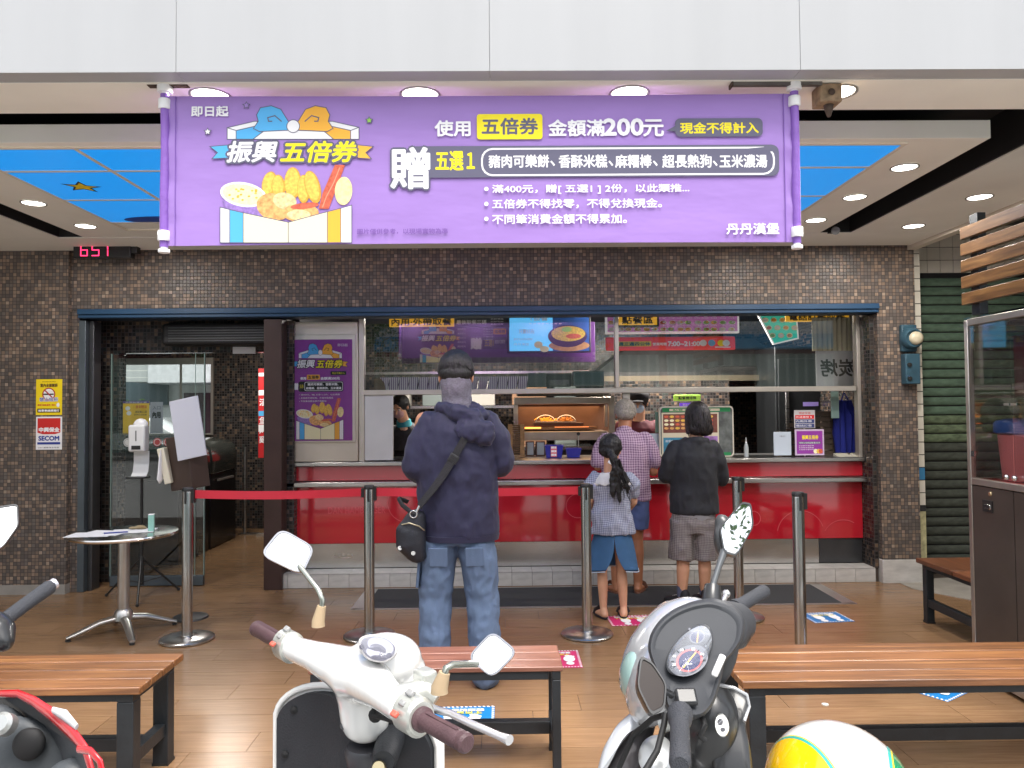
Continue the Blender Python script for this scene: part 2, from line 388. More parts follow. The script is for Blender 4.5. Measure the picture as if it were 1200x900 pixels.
steel_h = mat('brushed_steel_sheet', (.66, .65, .63), .24, 1, var=.2, vscale=2.2, aniso=(.6, .6, 2.4))
chrome = mat('chrome', (.75, .75, .76), .08, 1)
dark_steel = mat('dark_steel', (.10, .10, .105), .35, .8, var=.1)
blue_track = mat('blue_track_paint', S(34, 66, 96), .4, var=.1, vscale=3)
frame_grey = mat('blue_grey_frame', S(92, 100, 106), .4, .6, var=.08)
joint_m = mat('joint', (.06, .045, .035), .8)
asphalt = mat('asphalt', (.055, .055, .057), .85, var=.3, vscale=30, bump=.5, bscale=300)
marble = mat('marble_tile', S(188, 184, 178), .3, var=.16, vscale=9, aniso=(1, 1, 3))
pane = mat_pane('window_glass', (.97, .98, .97), .035)
# ================================================================== ground and floor
struct('road', MB().box(-80, 80, -120, 2.3, -.5, -.12), mat('road_grey', (.36, .36, .35), .85, var=.25, vscale=30, bump=.4, bscale=300))
struct('ground', MB().box(-120, 120, -200, 200, -.8, -.51), asphalt)
fl = MB().box(-9, 9, 2.3, 14, -.119, -.006)
floor = struct('floor', fl, joint_m)
plank_mesh = {}
def plank(x0, x1, y0, y1):
    L = round(x1-x0, 3); W = round(y1-y0, 3)
    if (L, W) not in plank_mesh:
        plank_mesh[(L, W)] = MB().box(-L/2+.0012, L/2-.0012, -W/2+.0012, W/2-.0012, -.0055, 0).mesh('plank', plank_m)
    o = bpy.data.objects.new('plank', plank_mesh[(L, W)]); COL.objects.link(o)
    o.parent = floor; M = mtx(floor); o.location = M.inverted() @ Vector(((x0+x1)/2, (y0+y1)/2, RND.uniform(-.0003, .0003)))
    return o
PW, PL = .2, 1.0
for r in range(20):
    y = 2.32+r*PW; off = (r*.37) % 1*PL
    half = 1.1+.68*y
    x = -half-.6+off
    while x < half+.3:
        plank(x, x+PL, y, y+PW); x += PL
# indoors and beyond the built pieces the same flooring goes on as one sheet
def mat_wood_sheet():
    m = plank_m.copy(); m.name = 'wood_look_sheet'; return m
struct('floor_indoors', MB().box(-5.2, -1.95, 6.325, 11, -.005, -.0005), mat_wood_sheet())
# ================================================================== facade
fac = thing('facade_wall', 'brown mosaic tiled shopfront wall above and beside the serving windows', 'tiled wall', (0, 6.3, 0))
part('lintel', MB().box(-3.5, 3.07, 6.25, 6.42, 2.278, 3.2), mosaic, fac)
part('pillar', MB().box(-7, -3.5, 6.2, 6.6, .075, 3.2), mosaic, fac)
part('pillar', MB().box(3.07, 3.385, 6.247, 6.7, .19, 3.2), mosaic, fac)
part('pillar', MB().box(-3.4995, -3.44, 6.26, 6.6, .0, 2.278), mosaic, fac)
part('plinth', MB().box(-7, -3.5, 6.19, 6.6, 0, .075), mat('grey_plinth', S(150, 146, 140), .5, var=.15), fac)
part('plinth', MB().box(3.065, 3.388, 6.24, 6.7, 0, .19), marble, fac, bevel=.003)
trk = part('shutter_track', MB().box(-3.43, 3.07, 6.2, 6.42, 2.232, 2.276).box(-3.43, 3.07, 6.215, 6.42, 2.205, 2.232), blue_track, fac, bevel=.004)
part('track_lip', MB().box(-3.43, 3.07, 6.235, 6.40, 2.2015, 2.205), mat('track_dark', S(22, 40, 60), .5), fac)
part('door_frame', MB().box(-3.44, -3.385, 6.25, 6.34, 0, 2.19), frame_grey, fac, bevel=.003)
part('inner_frame', MB().box(-3.383, -3.345, 6.30, 6.42, 0, 2.19), dark_steel, fac, bevel=.003)
part('dark_post', MB().box(-1.945, -1.80, 6.25, 6.47, 0, 2.19), mat('dark_brown_post', S(62, 44, 40), .4, var=.1), fac, bevel=.004)
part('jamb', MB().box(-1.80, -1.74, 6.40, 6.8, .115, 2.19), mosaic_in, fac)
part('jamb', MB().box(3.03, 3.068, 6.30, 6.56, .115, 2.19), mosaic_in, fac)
# ================================================================== canopy: fascia, soffit, dropped panel
can = thing('canopy', 'deep white and beige canopy over the arcade with dropped light panel', 'canopy', (0, 3, 2.75))
for i in range(8):
    x = -1.25-1.207*3+1.207*i
    part('fascia_panel', MB().box(x+.0004, x+1.2066, 2.93, 3.02, 2.752, 4.1), white_panel, can, bevel=.0012)
part('fascia_core', MB().box(-4.9, 5.1, 2.95, 3.02, 2.765, 4.05), mat('seam_grey', (.36, .37, .385), .6), can)
part('front_beam', MB().box(-8, 8, 3.021, 3.33, 2.75, 2.93), soffit, can)
part('recess_board', MB().box(-8, 8, 3.33, 6.2, 2.98, 3.0), black_paint, can)
part('recess_wall', MB().box(-8, 8, 3.331, 3.35, 2.76, 2.98), black_paint, can)
part('dropped_panel', MB().box(-3.13, 2.40, 3.70, 5.74, 2.752, 2.842), soffit_face, can, bevel=.002)
part('back_beam', MB().box(-8, 3.33, 5.745, 6.2, 2.75, 2.9), soffit, can)
part('side_soffit', MB().box(2.64, 3.33, 3.36, 5.74, 2.75, 2.9), soffit, can)
part('side_lip', MB().box(3.332, 3.40, 3.36, 6.245, 2.72, 3.0), mat('lip_light', S(214, 204, 188), .5), can)
part('side_soffit', MB().box(-8, -3.32, 3.36, 5.74, 2.75, 2.9), soffit, can)
for b4 in ((2.625, 2.639, 3.352, 5.744), (-3.319, -3.305, 3.352, 5.744), (2.405, 2.624, 5.73, 5.744), (-3.304, -3.135, 5.73, 5.744)): part('slot_liner', MB().box(*b4, 2.756, 2.98), black_paint, can)
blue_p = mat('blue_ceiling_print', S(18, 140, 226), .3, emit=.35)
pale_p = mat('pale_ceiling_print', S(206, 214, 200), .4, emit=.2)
frm = mat('grid_frame', S(226, 218, 200), .5)
xs = [-2.69+.5875*i for i in range(9)]; ys = [3.765, 4.13, 4.70, 5.27, 5.50]
grid = MB()
for i, x in enumerate(xs): grid.box(x-.011, x+.011, ys[0]-.01, ys[-1], 2.744, 2.7515)
for y in ys: grid.box(xs[0]-.011, xs[-1]+.011, y-.011, y+.011, 2.7435, 2.7515)
part('grid_frame', grid, frm, can)
for r in range(4):
    for c in range(8):
        if r == 3 and c == 0: continue
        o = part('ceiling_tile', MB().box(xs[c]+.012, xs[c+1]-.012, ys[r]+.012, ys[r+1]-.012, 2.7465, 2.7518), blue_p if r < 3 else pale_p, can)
        if (r, c) == (1, 0):
            pr = Print(lambda u, v, d: (u, v, 2.7465-d))
            st = []
            for k in range(10):
                a = math.pi*k/5; q = .085 if k % 2 == 0 else .036
                st.append((-2.42+q*math.cos(a), 4.42+q*math.sin(a)))
            pr.poly([(-2.42+1.35*(p[0]+2.42), 4.42+1.35*(p[1]-4.42)) for p in st], mat('ink_black', (.02, .02, .025), .6)); pr.poly(st, mat('ink_yellow', S(250, 214, 20), .5)); pr.finish(o)
        if (r, c) == (2, 0):
            pr = Print(lambda u, v, d: (u, v, 2.7465-d)); pr.ell(-2.3, 5.2, .26, .10, mat('ink_navy', S(20, 70, 170), .5)); 
            pr.finish(o)
        if (r, c) == (2, 1):
            pass
# building above the canopy
struct('building_wall', MB().box(-12, 12, 3.03, 9.7, 4.11, 9), mat('render_pale', (.55, .54, .52), .8, var=.1))
struct('ceiling', MB().box(-9, 9, 3.03, 9.7, 3.22, 4.1), mat('ceiling_grey', (.3, .3, .3), .9))
# downlights
trim_m = mat('light_trim', (.34, .33, .31), .3, .5)
lamp_m = mat('lamp_glow', (1, .95, .86), .5, emit=3.2)
base_light = None
def downlight(x, y, r, label):
    global base_light
    t = thing('ceiling_light', label, 'downlight', (x, y, 2.75), group='round downlights in the canopy')
    global LIGHT_MESH
    if base_light is None:
        m1 = MB(); n = 32
        m1.lathe([(1.0, 0), (1.0, -.05), (.92, -.06), (.86, -.02), (.86, .0)], n)
        LIGHT_MESH = (m1.mesh('trim', trim_m, 40), MB().lathe([(.85, .0), (.85, -.015), (.5, -.04), (.01, -.05)], n).mesh('lens', lamp_m, 40))
        base_light = 1
    for nm, me in zip(('trim', 'lens'), LIGHT_MESH):
        o = bpy.data.objects.new(nm, me); COL.objects.link(o); o.parent = t; o.scale = (r, r, .09)
    l = bpy.data.lights.new('downlight_lamp', 'AREA'); l.shape = 'DISK'; l.size = .12; l.energy = 6; l.color = (1, .95, .89)
    lo = bpy.data.objects.new('downlight_lamp', l); COL.objects.link(lo); lo.location = (x, y, 2.738)
for x, y, r, l in (
    (2.21, 4.15, .075, 'round downlight on the dropped panel by the wooden slats, nearest the street'),
    (2.21, 4.745, .075, 'round downlight on the dropped panel by the wooden slats, middle of its row of three'),
    (2.205, 5.335, .075, 'round downlight on the dropped panel by the wooden slats, nearest the tiled wall'),
    (3.005, 4.76, .08, 'round downlight on the outermost soffit strip by the wooden slats, nearer the street'),
    (3.0, 5.53, .08, 'round downlight on the outermost soffit strip by the green shutter, nearer the tiled wall'),
    (-2.915, 4.775, .075, 'round downlight beside the blue star ceiling tile'),
    (-2.92, 5.38, .075, 'round downlight just above the red number display'),
    (-.335, 3.145, .085, 'large downlight showing above the purple banner over the word boxes'),
    (.532, 3.14, .085, 'large warm downlight showing above the purple banner near its middle'),
    (1.394, 3.14, .085, 'large downlight partly hidden behind the rusty floodlight box'),
    (-1.2, 3.145, .085, 'downlight glimpsed above the purple banner beside its far bracket')):
    downlight(x, y, r, l)
# ================================================================== step
step = thing('entrance_step', 'low marble tiled step running along the foot of the red counter', 'step', (0, 6.45, 0))
part('step_core', MB().box(-1.945, 3.06, 6.306, 6.7, 0, .110), joint_m, step)
TW = .1655; n = 30
mf = MB().box(-TW/2+.0015, TW/2-.0015, -.006, .0, 0, .106).mesh('tile', marble)
mt_ = MB().box(-TW/2+.0015, TW/2-.0015, -.1, .1, -.004, 0).mesh('tile', marble)
for i in range(n):
    x = -1.945+TW*(i+.5)+.015
    for me, loc in ((mf, (x, 6.306, .002)), (mt_, (x, 6.402, .1145))):
        o = bpy.data.objects.new('tile', me); COL.objects.link(o); o.parent = step; o.location = mtx(step).inverted() @ Vector(loc)
        o.rotation_euler = (0, 0, RND.uniform(-.003, .003))
# ================================================================== counter
red = mat('red_glass_panel', S(180, 30, 44), .06, coat=1, var=.03, vscale=1.5, spec=.6)
red2 = mat('red_glass_panel_upper', S(160, 30, 42), .12, coat=1, var=.04, vscale=2)
ctr = thing('serving_counter', 'long glossy red serving counter with steel bands and steel kick panel', 'counter', (.65, 6.6, .115))
part('body', MB().box(-1.85, 3.12, 6.53, 7.1, .116, .97), dark_steel, ctr)
for a, b in ((-1.85, -.2), (-.2, 1.45), (1.45, 2.66), (2.66, 3.03)):
    part('kick_panel', MB().box(a+.002, b-.002, 6.51, 6.53, .118, .322), steel_h if b < 3.03 else dark_steel, ctr, bevel=.002)
for a, b in ((-1.85, -.2), (-.2, 1.45), (1.45, 3.03)):
    o = part('red_panel', MB().box(a+.0015, b-.0015, 6.495, 6.53, .326, .802), red, ctr, bevel=.002)
    part('upper_red_panel', MB().box(a+.0015, b-.0015, 6.475, 6.53, .852, .973), red2, ctr, bevel=.003)
part('steel_band', MB().box(-1.98, 3.03, 6.40, 6.53, .806, .847), steel, ctr, bevel=.006)
part('counter_top', MB().box(-1.85, 3.03, 6.43, 7.12, .976, 1.01), steel, ctr, bevel=.005)
et = mat('etched_print', S(206, 84, 92), .25)
pr = Print(wallmap(6.495))
pr.text('DAN HAMBURGER', -1.48, .575, -1.0, .63, et)
def ring(pr, cx, cy, r, mt, w=.006, a0=0, a1=360):
    k = 40; pts = [(cx+r*math.cos(R(a0+(a1-a0)*i/k)), cy+r*math.sin(R(a0+(a1-a0)*i/k))) for i in range(k+1)]
    pr.path(pts, mt, w)
for a in ((2.1, .50, .06), (2.50, .36, .20, 20, 170), (.62, .62, .10), (2.86, .30, .18, 60, 150)):
    ring(pr, a[0], a[1], a[2], et, .006, *(a[3:] if len(a) > 3 else (0, 360)))
ring(pr, -.82, .66, .16, et)
pr.finish(ctr)
# floor mat
mt1 = thing('door_mat', 'long charcoal floor mat with thin metal edging before the counter', 'mat', (.72, 5.9, 0))
part('mat_pile', MB().box(-1.02, 2.46, 5.64, 6.22, .0, .007), mat('charcoal_carpet', (.045, .047, .05), .95, var=.25, vscale=120, bump=.6, bscale=500), mt1)
ed = MB()
for a in (((-1.12, 5.61), (2.56, 5.61), (2.54, 5.64), (-1.10, 5.64)), ((-1.12, 6.25), (2.56, 6.25), (2.54, 6.22), (-1.10, 6.22)), ((-1.12, 5.61), (-1.02, 5.64), (-1.02, 6.22), (-1.12, 6.25)), ((2.56, 5.61), (2.46, 5.64), (2.46, 6.22), (2.56, 6.25))):
    ed.prism(a, lambda u, v: (u, v, 0), lambda u, v: (u, v, .004))
part('mat_edging', ed, mat('alu_edge', (.5, .48, .45), .35, .8), mt1)
# ================================================================== serving window framing
win = thing('serving_window', 'steel framed glazed serving window over the red counter', 'window', (.9, 6.5, 1.0))
alu = mat('aluminium_frame', S(196, 188, 178), .35, .7, var=.05)
for nm, b in (('frame', (-1.215, -1.17, 6.46, 6.54, 1.01, 2.27)), ('frame', (3.0, 3.03, 6.47, 6.54, 1.01, 2.27)), ('frame', (-1.17, 3.0, 6.47, 6.54, 2.245, 2.27)),
              ('mullion', (.945, .978, 6.465, 6.54, 1.612, 2.245)), ('sill_bar', (-1.17, 2.98, 6.45, 6.56, 1.568, 1.61)), ('lower_post', (1.01, 1.07, 6.49, 6.56, 1.01, 1.567))):
    part(nm, MB().box(*b), alu, win, bevel=.003)
part('glass_pane', MB().box(-1.17, .945, 6.50, 6.506, 1.61, 2.245), pane, win)
part('glass_pane', MB().box(.978, 3.0, 6.515, 6.521, 1.61, 2.245), pane, win)
part('white_panel', MB().box(-1.17, -.93, 6.47, 6.50, 1.02, 1.567), mat('white_steel', S(200, 198, 200), .3, .3, var=.05, vscale=4), win, bevel=.003)
part('side_panel', MB().box(-1.80, -1.217, 6.44, 6.50, 1.015, 2.185), mat('satin_steel_panel', S(198, 188, 176), .38, .75, var=.08, vscale=2.5), win, bevel=.004)
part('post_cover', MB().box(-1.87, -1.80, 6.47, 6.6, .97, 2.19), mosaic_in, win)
# ================================================================== lobby behind the left opening
lob = thing('lobby_wall', 'dark mosaic tiled entrance lobby walls with an added window to a made-up street', 'tiled wall', (-3, 7, 0))
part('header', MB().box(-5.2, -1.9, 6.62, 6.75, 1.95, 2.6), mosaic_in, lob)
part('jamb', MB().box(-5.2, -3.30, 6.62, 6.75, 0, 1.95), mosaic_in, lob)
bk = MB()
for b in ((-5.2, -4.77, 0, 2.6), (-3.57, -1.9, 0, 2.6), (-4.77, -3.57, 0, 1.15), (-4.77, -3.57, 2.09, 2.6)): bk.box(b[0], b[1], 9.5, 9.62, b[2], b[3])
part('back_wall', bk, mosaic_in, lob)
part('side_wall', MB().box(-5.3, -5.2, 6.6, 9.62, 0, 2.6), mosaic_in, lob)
part('partition', MB().box(-1.93, -1.86, 6.6, 11, 0, 2.6), mat('partition_dark', S(70, 52, 46), .5, var=.1), lob)
part('window_head', MB().box(-4.77, -3.57, 9.47, 9.52, 2.02, 2.10), alu, lob)  # window added to open onto the made-up street
wf = MB()
for x in (-4.76, -3.60): wf.box(x, x+.03, 9.48, 9.52, 1.15, 2.02)
wf.box(-3.98, -3.965, 9.48, 9.52, 1.15, 2.02).box(-4.73, -3.6, 9.48, 9.52, 1.15, 1.17)
part('window_frame', wf, alu, lob)
part('window_pane', MB().box(-4.73, -3.6, 9.50, 9.504, 1.17, 2.02), pane, lob)
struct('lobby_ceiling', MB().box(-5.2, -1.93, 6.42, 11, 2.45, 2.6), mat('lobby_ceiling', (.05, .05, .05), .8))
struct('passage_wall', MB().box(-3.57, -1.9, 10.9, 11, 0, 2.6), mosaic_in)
ac = thing('air_curtain', 'black slatted air curtain above the glass entrance door', 'air curtain', (-2.4, 6.58, 2.0))
part('casing', MB().box(-2.86, -1.95, 6.44, 6.615, 2.0, 2.185), black_paint, ac, bevel=.03, seg=4)
for i in range(6): part('vane', MB().box(-2.80, -2.0, 6.435, 6.439, 2.03+.022*i, 2.037+.022*i), dark_steel, ac)
single('lintel_notice', MB().box(-2.32, -2.125, 6.60, 6.617, 1.935, 1.995), mat('pale_plate', (.6, .6, .6), .5), 'small blank pale plate under the black air curtain', 'plate', bevel=.003)
# glass door
gd = thing('glass_door', 'frameless clear glass entrance door with steel bottom rail standing open', 'door', (-2.9, 6.45, 0))
part('glass_leaf', MB().box(-3.27, -2.50, 6.445, 6.455, .085, 1.93), mat_pane('door_glass', (.94, .97, .96), .015), gd)
part('bottom_rail', MB().box(-3.27, -2.50, 6.43, 6.47, .005, .085), frame_grey, gd, bevel=.003)
part('glass_edge', MB().box(-3.275, -3.268, 6.44, 6.46, .085, 1.93).box(-2.502, -2.495, 6.44, 6.46, .085, 1.93).box(-2.575, -2.57, 6.44, 6.4445, .085, 1.93), mat('glass_edge', S(120, 140, 134), .2), gd)
fr_ = mat('frosted_band', S(110, 124, 122), .5, alpha=.22)
part('frosted_band', MB().box(-3.26, -2.51, 6.438, 6.444, 1.13, 1.27), fr_, gd)
dsm = mat('sticker_white', S(190, 190, 188), .5); dsr = mat('sticker_red', S(150, 60, 60), .5)
for k, (x, m_) in enumerate(((-3.13, dsm), (-2.885, dsr), (-2.80, dsr))):
    pr = Print(wallmap(6.437)); pr.ell(x, 1.19, .035, .035, m_); ring(pr, x, 1.19, .026, dsm if k else fr_, .005); pr.finish(gd)
# ================================================================== right-hand neighbour: tiled column, shutter
wt = mat('white_wall_tile', S(206, 200, 186), .25, var=.08, vscale=6)
wc = thing('tiled_column', 'narrow column of stacked white wall tiles beside the green shutter', 'column', (3.42, 6.3, 0))
part('column_core', MB().box(3.39, 3.462, 6.306, 6.7, 0, 3.1), mat('black_grout', (.03, .03, .03), .8), wc)
z = .62
tiles = [(0, .57, mat('peeled_plaster', S(176, 170, 130), .8, var=.3, vscale=25))]
while z < 2.95: tiles.append((z, z+.1, wt)); z += .104
for a, b, m_ in tiles: 
    mm = m_
    if abs(a-(.62+.104*2)) < .01 : mm = mat('blue_wall_tile', S(60, 120, 160), .3)
    part('tile', MB().box(3.392, 3.459, 6.298, 6.306, a+.003, b), mm, wc)
tw = thing('tiled_wall', 'white tiled wall with black joints above the green shutter', 'tiled wall', (4, 6.65, 2.6))
part('wall_core', MB().box(3.463, 6, 6.61, 6.8, 2.58, 3.2), mat('black_grout', (.03,)*3, .8), tw)
tm = MB().box(-.054, .054, -.007, 0, -.054, .054).mesh('tile', wt)
for i in range(16):
    for j in range(4):
        o = bpy.data.objects.new('tile', tm); COL.objects.link(o); o.parent = tw
        o.location = mtx(tw).inverted() @ Vector((3.525+.113*i, 6.61, 2.645+.113*j)); o.rotation_euler = (0, 0, RND.uniform(-.006, .006))
sh = thing('roller_shutter', 'closed green roller shutter with darker lower slats', 'shutter', (4.2, 6.6, 0))
g1 = mat('shutter_green', S(90, 112, 94), .5, var=.25, vscale=14, aniso=(1, 1, 2.5), bump=.2)
g2 = mat('shutter_dark', S(70, 74, 66), .5, var=.3, vscale=18, aniso=(1, 1, 2.5), bump=.2)  # lower slats are darker and greyer than the green ones above
g3 = mat('shutter_mottled', S(98, 112, 86), .6, var=.45, vscale=16, aniso=(1, 1, 2.5), bump=.3)
part('backing', MB().box(3.463, 6, 6.60, 6.66, 0, 2.58), black_paint, sh)
for i in range(32):
    z0 = .01+.0795*i
    sl = MB().loft([[Vector((x, 6.6-d, z0+h)) for h, d in ((0, .004), (.006, .012), (.030, .015), (.062, .012), (.0695, .004), (.0695, 0), (0, 0))] for x in (3.47, 5.6)])
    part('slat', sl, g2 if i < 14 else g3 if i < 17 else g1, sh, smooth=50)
part('shutter_rail', MB().box(3.463, 3.487, 6.55, 6.62, 0, 2.58), dark_steel, sh)
struct('side_wall', MB().box(4.6, 4.8, 2.4, 6.6, 0, 3.2), mat('side_dark', S(120, 112, 100), .8, var=.2))
struct('side_ceiling', MB().box(3.4, 4.8, 3.03, 6.6, 3.0, 3.1), black_paint)
pv = MB().prism([(3.2, 6.05), (3.2, 6.3), (4.6, 6.6), (4.6, 5.2), (3.75, 5.2)], lambda u, v: (u, v, -.001), lambda u, v: (u, v, .006))
struct('paving', pv, mat('grey_paving', S(150, 144, 134), .6, var=.15, vscale=8))
struct('arcade_wall', MB().box(-7.2, -7.0, 2.4, 6.6, 0, 3.2), mat('arcade_wall_paint', S(150, 140, 128), .8, var=.1))
# ================================================================== printed matter
def ink(n, r, g, b, var=0, vs=60): return mat('ink_'+n, S(r, g, b), .5, var=var, vscale=vs)
iw, iy, ig = ink('white', 240, 238, 240), ink('yellow2', 246, 226, 30), ink('slate', 96, 94, 116)
ib, io, icr = ink('sky', 84, 176, 232), ink('orange', 244, 178, 60), ink('cream', 246, 238, 196)
igrn, ired, iblk = ink('green', 150, 200, 90), ink('red', 206, 40, 44), ink('blk', 22, 22, 26)
ifry = ink('fried', 236, 190, 84, .25, 90); ichk = ink('chicken', 226, 168, 104, .35, 70); isau = ink('sausage', 206, 96, 70, .3, 70)
isoup = ink('soup', 240, 226, 178, .2, 90); icup = ink('cup', 150, 120, 190, .25, 90)
def art_lid(pr, A, k, ol):
    w = 5.5*k
    def pg(pts, mt): pr.poly([A(*p) for p in pts], mt, ol, w)
    pg([(370, 192), (505, 160), (900, 160), (1032, 190), (990, 206), (880, 182), (520, 182), (415, 206)], iw)
    pg([(370, 192), (415, 206), (415, 250), (370, 250)], iw)
    pg([(415, 206), (520, 182), (560, 205), (500, 250), (415, 250)], ib)
    pg([(990, 206), (1032, 190), (1032, 250), (990, 250)], iw)
    pg([(880, 182), (990, 206), (990, 250), (905, 250), (850, 205)], io)
    pg([(560, 205), (850, 205), (905, 250), (500, 250)], iw)
    for s in (-1, 1):
        X = lambda x: 702+s*x
        m_ = ib if s < 0 else io
        pg([(X(20), 168), (X(62), 100), (X(110), 82), (X(165), 92), (X(184), 128), (X(176), 160), (X(200), 196), (X(170), 212), (X(96), 208), (X(20), 205)], m_)
        pr.path([A(X(60), 160), A(X(92), 132), A(X(128), 142), A(X(124), 160), A(X(108), 160)], ol, w)
    c = A(702, 185); c2 = A(732, 215); pr.ell(c[0], c[1], abs(c2[0]-c[0])+w*.7, abs(c2[1]-c[1])+w*.7, ol); pr.ell(c[0], c[1], abs(c2[0]-c[0]), abs(c2[1]-c[1]), iw)
def art_title(pr, A, k, ol):
    w = 5.5*k
    for s, m_, xa, xb in ((-1, ib, 380, 285), (1, io, 1025, 1105)):
        d = 1 if s > 0 else -1
        pr.poly([A(*p) for p in ((xa, 280), (xb, 288), (xb-d*38, 318), (xb-d*10, 350), (xa, 345))], m_, ol, w)
    a, b = A(372, 366), A(622, 262); c, d = A(640, 366), A(1020, 262)
    for tx, p, q in (('振興', a, b), ('五倍券', c, d)): pr.text(tx, p[0], p[1], q[0], q[1], ol, bold=13*k, n=10, shear=.2)
    for tx, p, q, m_ in (('振興', a, b, iw), ('五倍券', c, d, iy)): pr.text(tx, p[0], p[1], q[0], q[1], m_, bold=3.4*k, n=6, shear=.2)
def art_food(pr, A, k, ol):
    w = 5.5*k
    def el(cx, cy, rx, ry, mt, rot=0, o=0):
        c = A(cx, cy); pr.ell(c[0], c[1], (rx+o)*k, (ry+o)*k, mt, rot=-rot)
    for cx, cy, rx, ry, rt in ((582, 475, 34, 62, .2), (628, 490, 32, 60, -.05), (700, 470, 40, 78, 0), (755, 500, 30, 70, 0), (800, 490, 36, 82, -.25)):
        el(cx, cy, rx, ry, ink('fried_edge', 214, 160, 60, .2, 90), rt, 3); el(cx-3, cy-4, rx-4, ry-6, ifry, rt)
    pr.poly([A(*p) for p in ((912, 378), (962, 380), (930, 470), (880, 600), (830, 600), (850, 520))], isau)
    pr.path([A(935, 395), A(905, 470), A(868, 540), A(850, 590)], ink('sausage_hi', 240, 150, 120), 5*k)
    el(955, 510, 44, 72, ink('stick', 240, 220, 160, .2, 60), .05)
    pr.poly([A(*p) for p in ((345, 560), (560, 520), (545, 660), (400, 660))], icup)
    el(452, 528, 118, 62, iw, .18, 0); el(452, 528, 106, 52, isoup, .18); 
    for i in range(16): el(400+RND.uniform(-20, 120), 528+RND.uniform(-28, 28), 7, 5, ifry if i % 2 else io)
    el(605, 590, 88, 68, ichk, .3); el(660, 560, 60, 42, ink('chicken_lt', 242, 204, 150, .3, 80), .2); el(740, 620, 92, 46, ichk, 0); el(760, 585, 72, 16, isau, -.1); el(730, 630, 60, 26, ink('chicken_lt', 242, 204, 150, .3, 80))
    bt = 770
    def pg(pts, mt): pr.poly([A(*p) for p in pts], mt, ol, w)
    pg([(336, 592), (384, 604), (384, bt), (336, bt)], iw)
    pg([(384, 604), (452, 620), (452, bt), (384, bt)], ib)
    pg([(452, 620), (678, 668), (678, bt), (452, bt)], icr)
    pg([(678, 668), (874, 615), (874, bt), (678, bt)], icr)
    pg([(874, 615), (942, 597), (942, bt), (874, bt)], io)
    pg([(942, 597), (996, 582), (996, bt), (942, bt)], iw)
def star(pr, c, r, mt):
    pr.poly([(c[0]+(r if k % 2 == 0 else r*.5)*math.sin(math.pi*k/5), c[1]+(r if k % 2 == 0 else r*.5)*math.cos(math.pi*k/5)) for k in range(10)], mt)
# ------------------------------------------------------------------ the long purple banner
ban = thing('banner', 'long lilac promotional banner with box of fried food, stretched between two poles', 'banner', (-.08, 3.05, 2.1))
BX0, BX1, BZ0, BZ1 = -1.335, 1.175, 2.105, 2.708
def wr(u, v):
    e = max(min(u-BX0, BX1-u), 0)
    return .010*math.exp(-(e/.04)**2)*noise.noise(Vector((u*14, v*13, 3)))
mb = MB(); nx, nz = 140, 36; vs = []
for s in (0, .0014):
    for j in range(nz+1):
        for i in range(nx+1):
            u = BX0+(BX1-BX0)*i/nx; v = BZ0+(BZ1-BZ0)*j/nz
            v2 = v + (.004*math.sin(math.pi*i/nx))*(1 if j > nz/2 else -1)*abs(j/nz-.5)*-2
            vs.append((u, 3.05+wr(u, v)+s, v2))
N = (nx+1)*(nz+1); fs = []
for j in range(nz):
    for i in range(nx):
        a = j*(nx+1)+i; fs.append((a, a+1, a+nx+2, a+nx+1)); fs.append((N+a, N+a+nx+1, N+a+nx+2, N+a+1))
for i in range(nx): fs.append((i, N+i, N+i+1, i+1)); a = nz*(nx+1)+i; fs.append((a, a+1, N+a+1, N+a))
for j in range(nz): a = j*(nx+1); fs.append((a, a+nx+1, N+a+nx+1, N+a)); a += nx; fs.append((a, N+a, N+a+nx+1, a+nx+1))
mb.add(vs, fs)
lilac = mat('banner_lilac', S(160, 126, 198), .42, var=.05, vscale=3, bump=.35, bscale=2.0, aniso=(.8, 1, 2.2), bdist=.03)
part('cloth', mb, lilac, ban, smooth=60)
seam = mat('banner_seam', S(134, 98, 180), .5)
sleeve = mat('banner_sleeve', S(138, 98, 186), .42, bump=.5, bscale=26, var=.1)
for x, sx in ((-1.345, 1), (1.183, -1)):
    part('pole_sleeve', MB().tube([(x, 3.05, 2.10), (x, 3.05, 2.3), (x+.002, 3.05, 2.5), (x, 3.05, 2.715)], [.0160, .0168, .0158, .0166], 20), sleeve, ban, smooth=60)
    wp = mat('white_plastic', (.88, .88, .88), .3)
    part('pole', MB().tube([(x, 3.05, 2.082), (x, 3.05, 2.745)], .0135, 16), wp, ban, smooth=60)
    for z0, z1, r in ((2.125, 2.165, .024), (2.655, 2.695, .024), (2.722, 2.749, .029), (2.078, 2.092, .022)):
        part('pole_clip', MB().lathe([(r*.96, z0), (r, z0+.003), (r, z1-.003), (r*.96, z1)], 20, (x, 3.05, 0)), wp, ban, smooth=40)
    part('seam_line', MB().box(x+sx*.045-.0012, x+sx*.045+.0012, 3.044, 3.048, 2.106, 2.706), seam, ban)
def pxmap(Y): 
    def f(px, py): p = P(px, py, Y=Y); return (p.x, p.z)
    return f
B = pxmap(3.05)
pr = Print(lambda u, v, d: (u, 3.05+wr(u, v)-d, v), eps=.00003, base=.0008)
A = lambda x, y: B(180+x/4.286, 105+y/4.286)
k1 = 3.05/900/4.286
art_lid(pr, A, k1, ig); art_food(pr, A, k1, ig); art_title(pr, A, k1, ig)
for c, m_ in (((468, 82), ink('lilac_star', 160, 130, 200)), ((274, 214), iw), ((1084, 157), igrn)):
    star(pr, A(*c), 22*k1, ig); star(pr, A(*c), 15*k1, m_)
def btext(t, x0, y0, x1, y1, mt, bold=0, **k):
    a = B(x0, y1); b = B(x1, y0); pr.text(t, a[0], a[1], b[0], b[1], mt, bold=bold, **k)
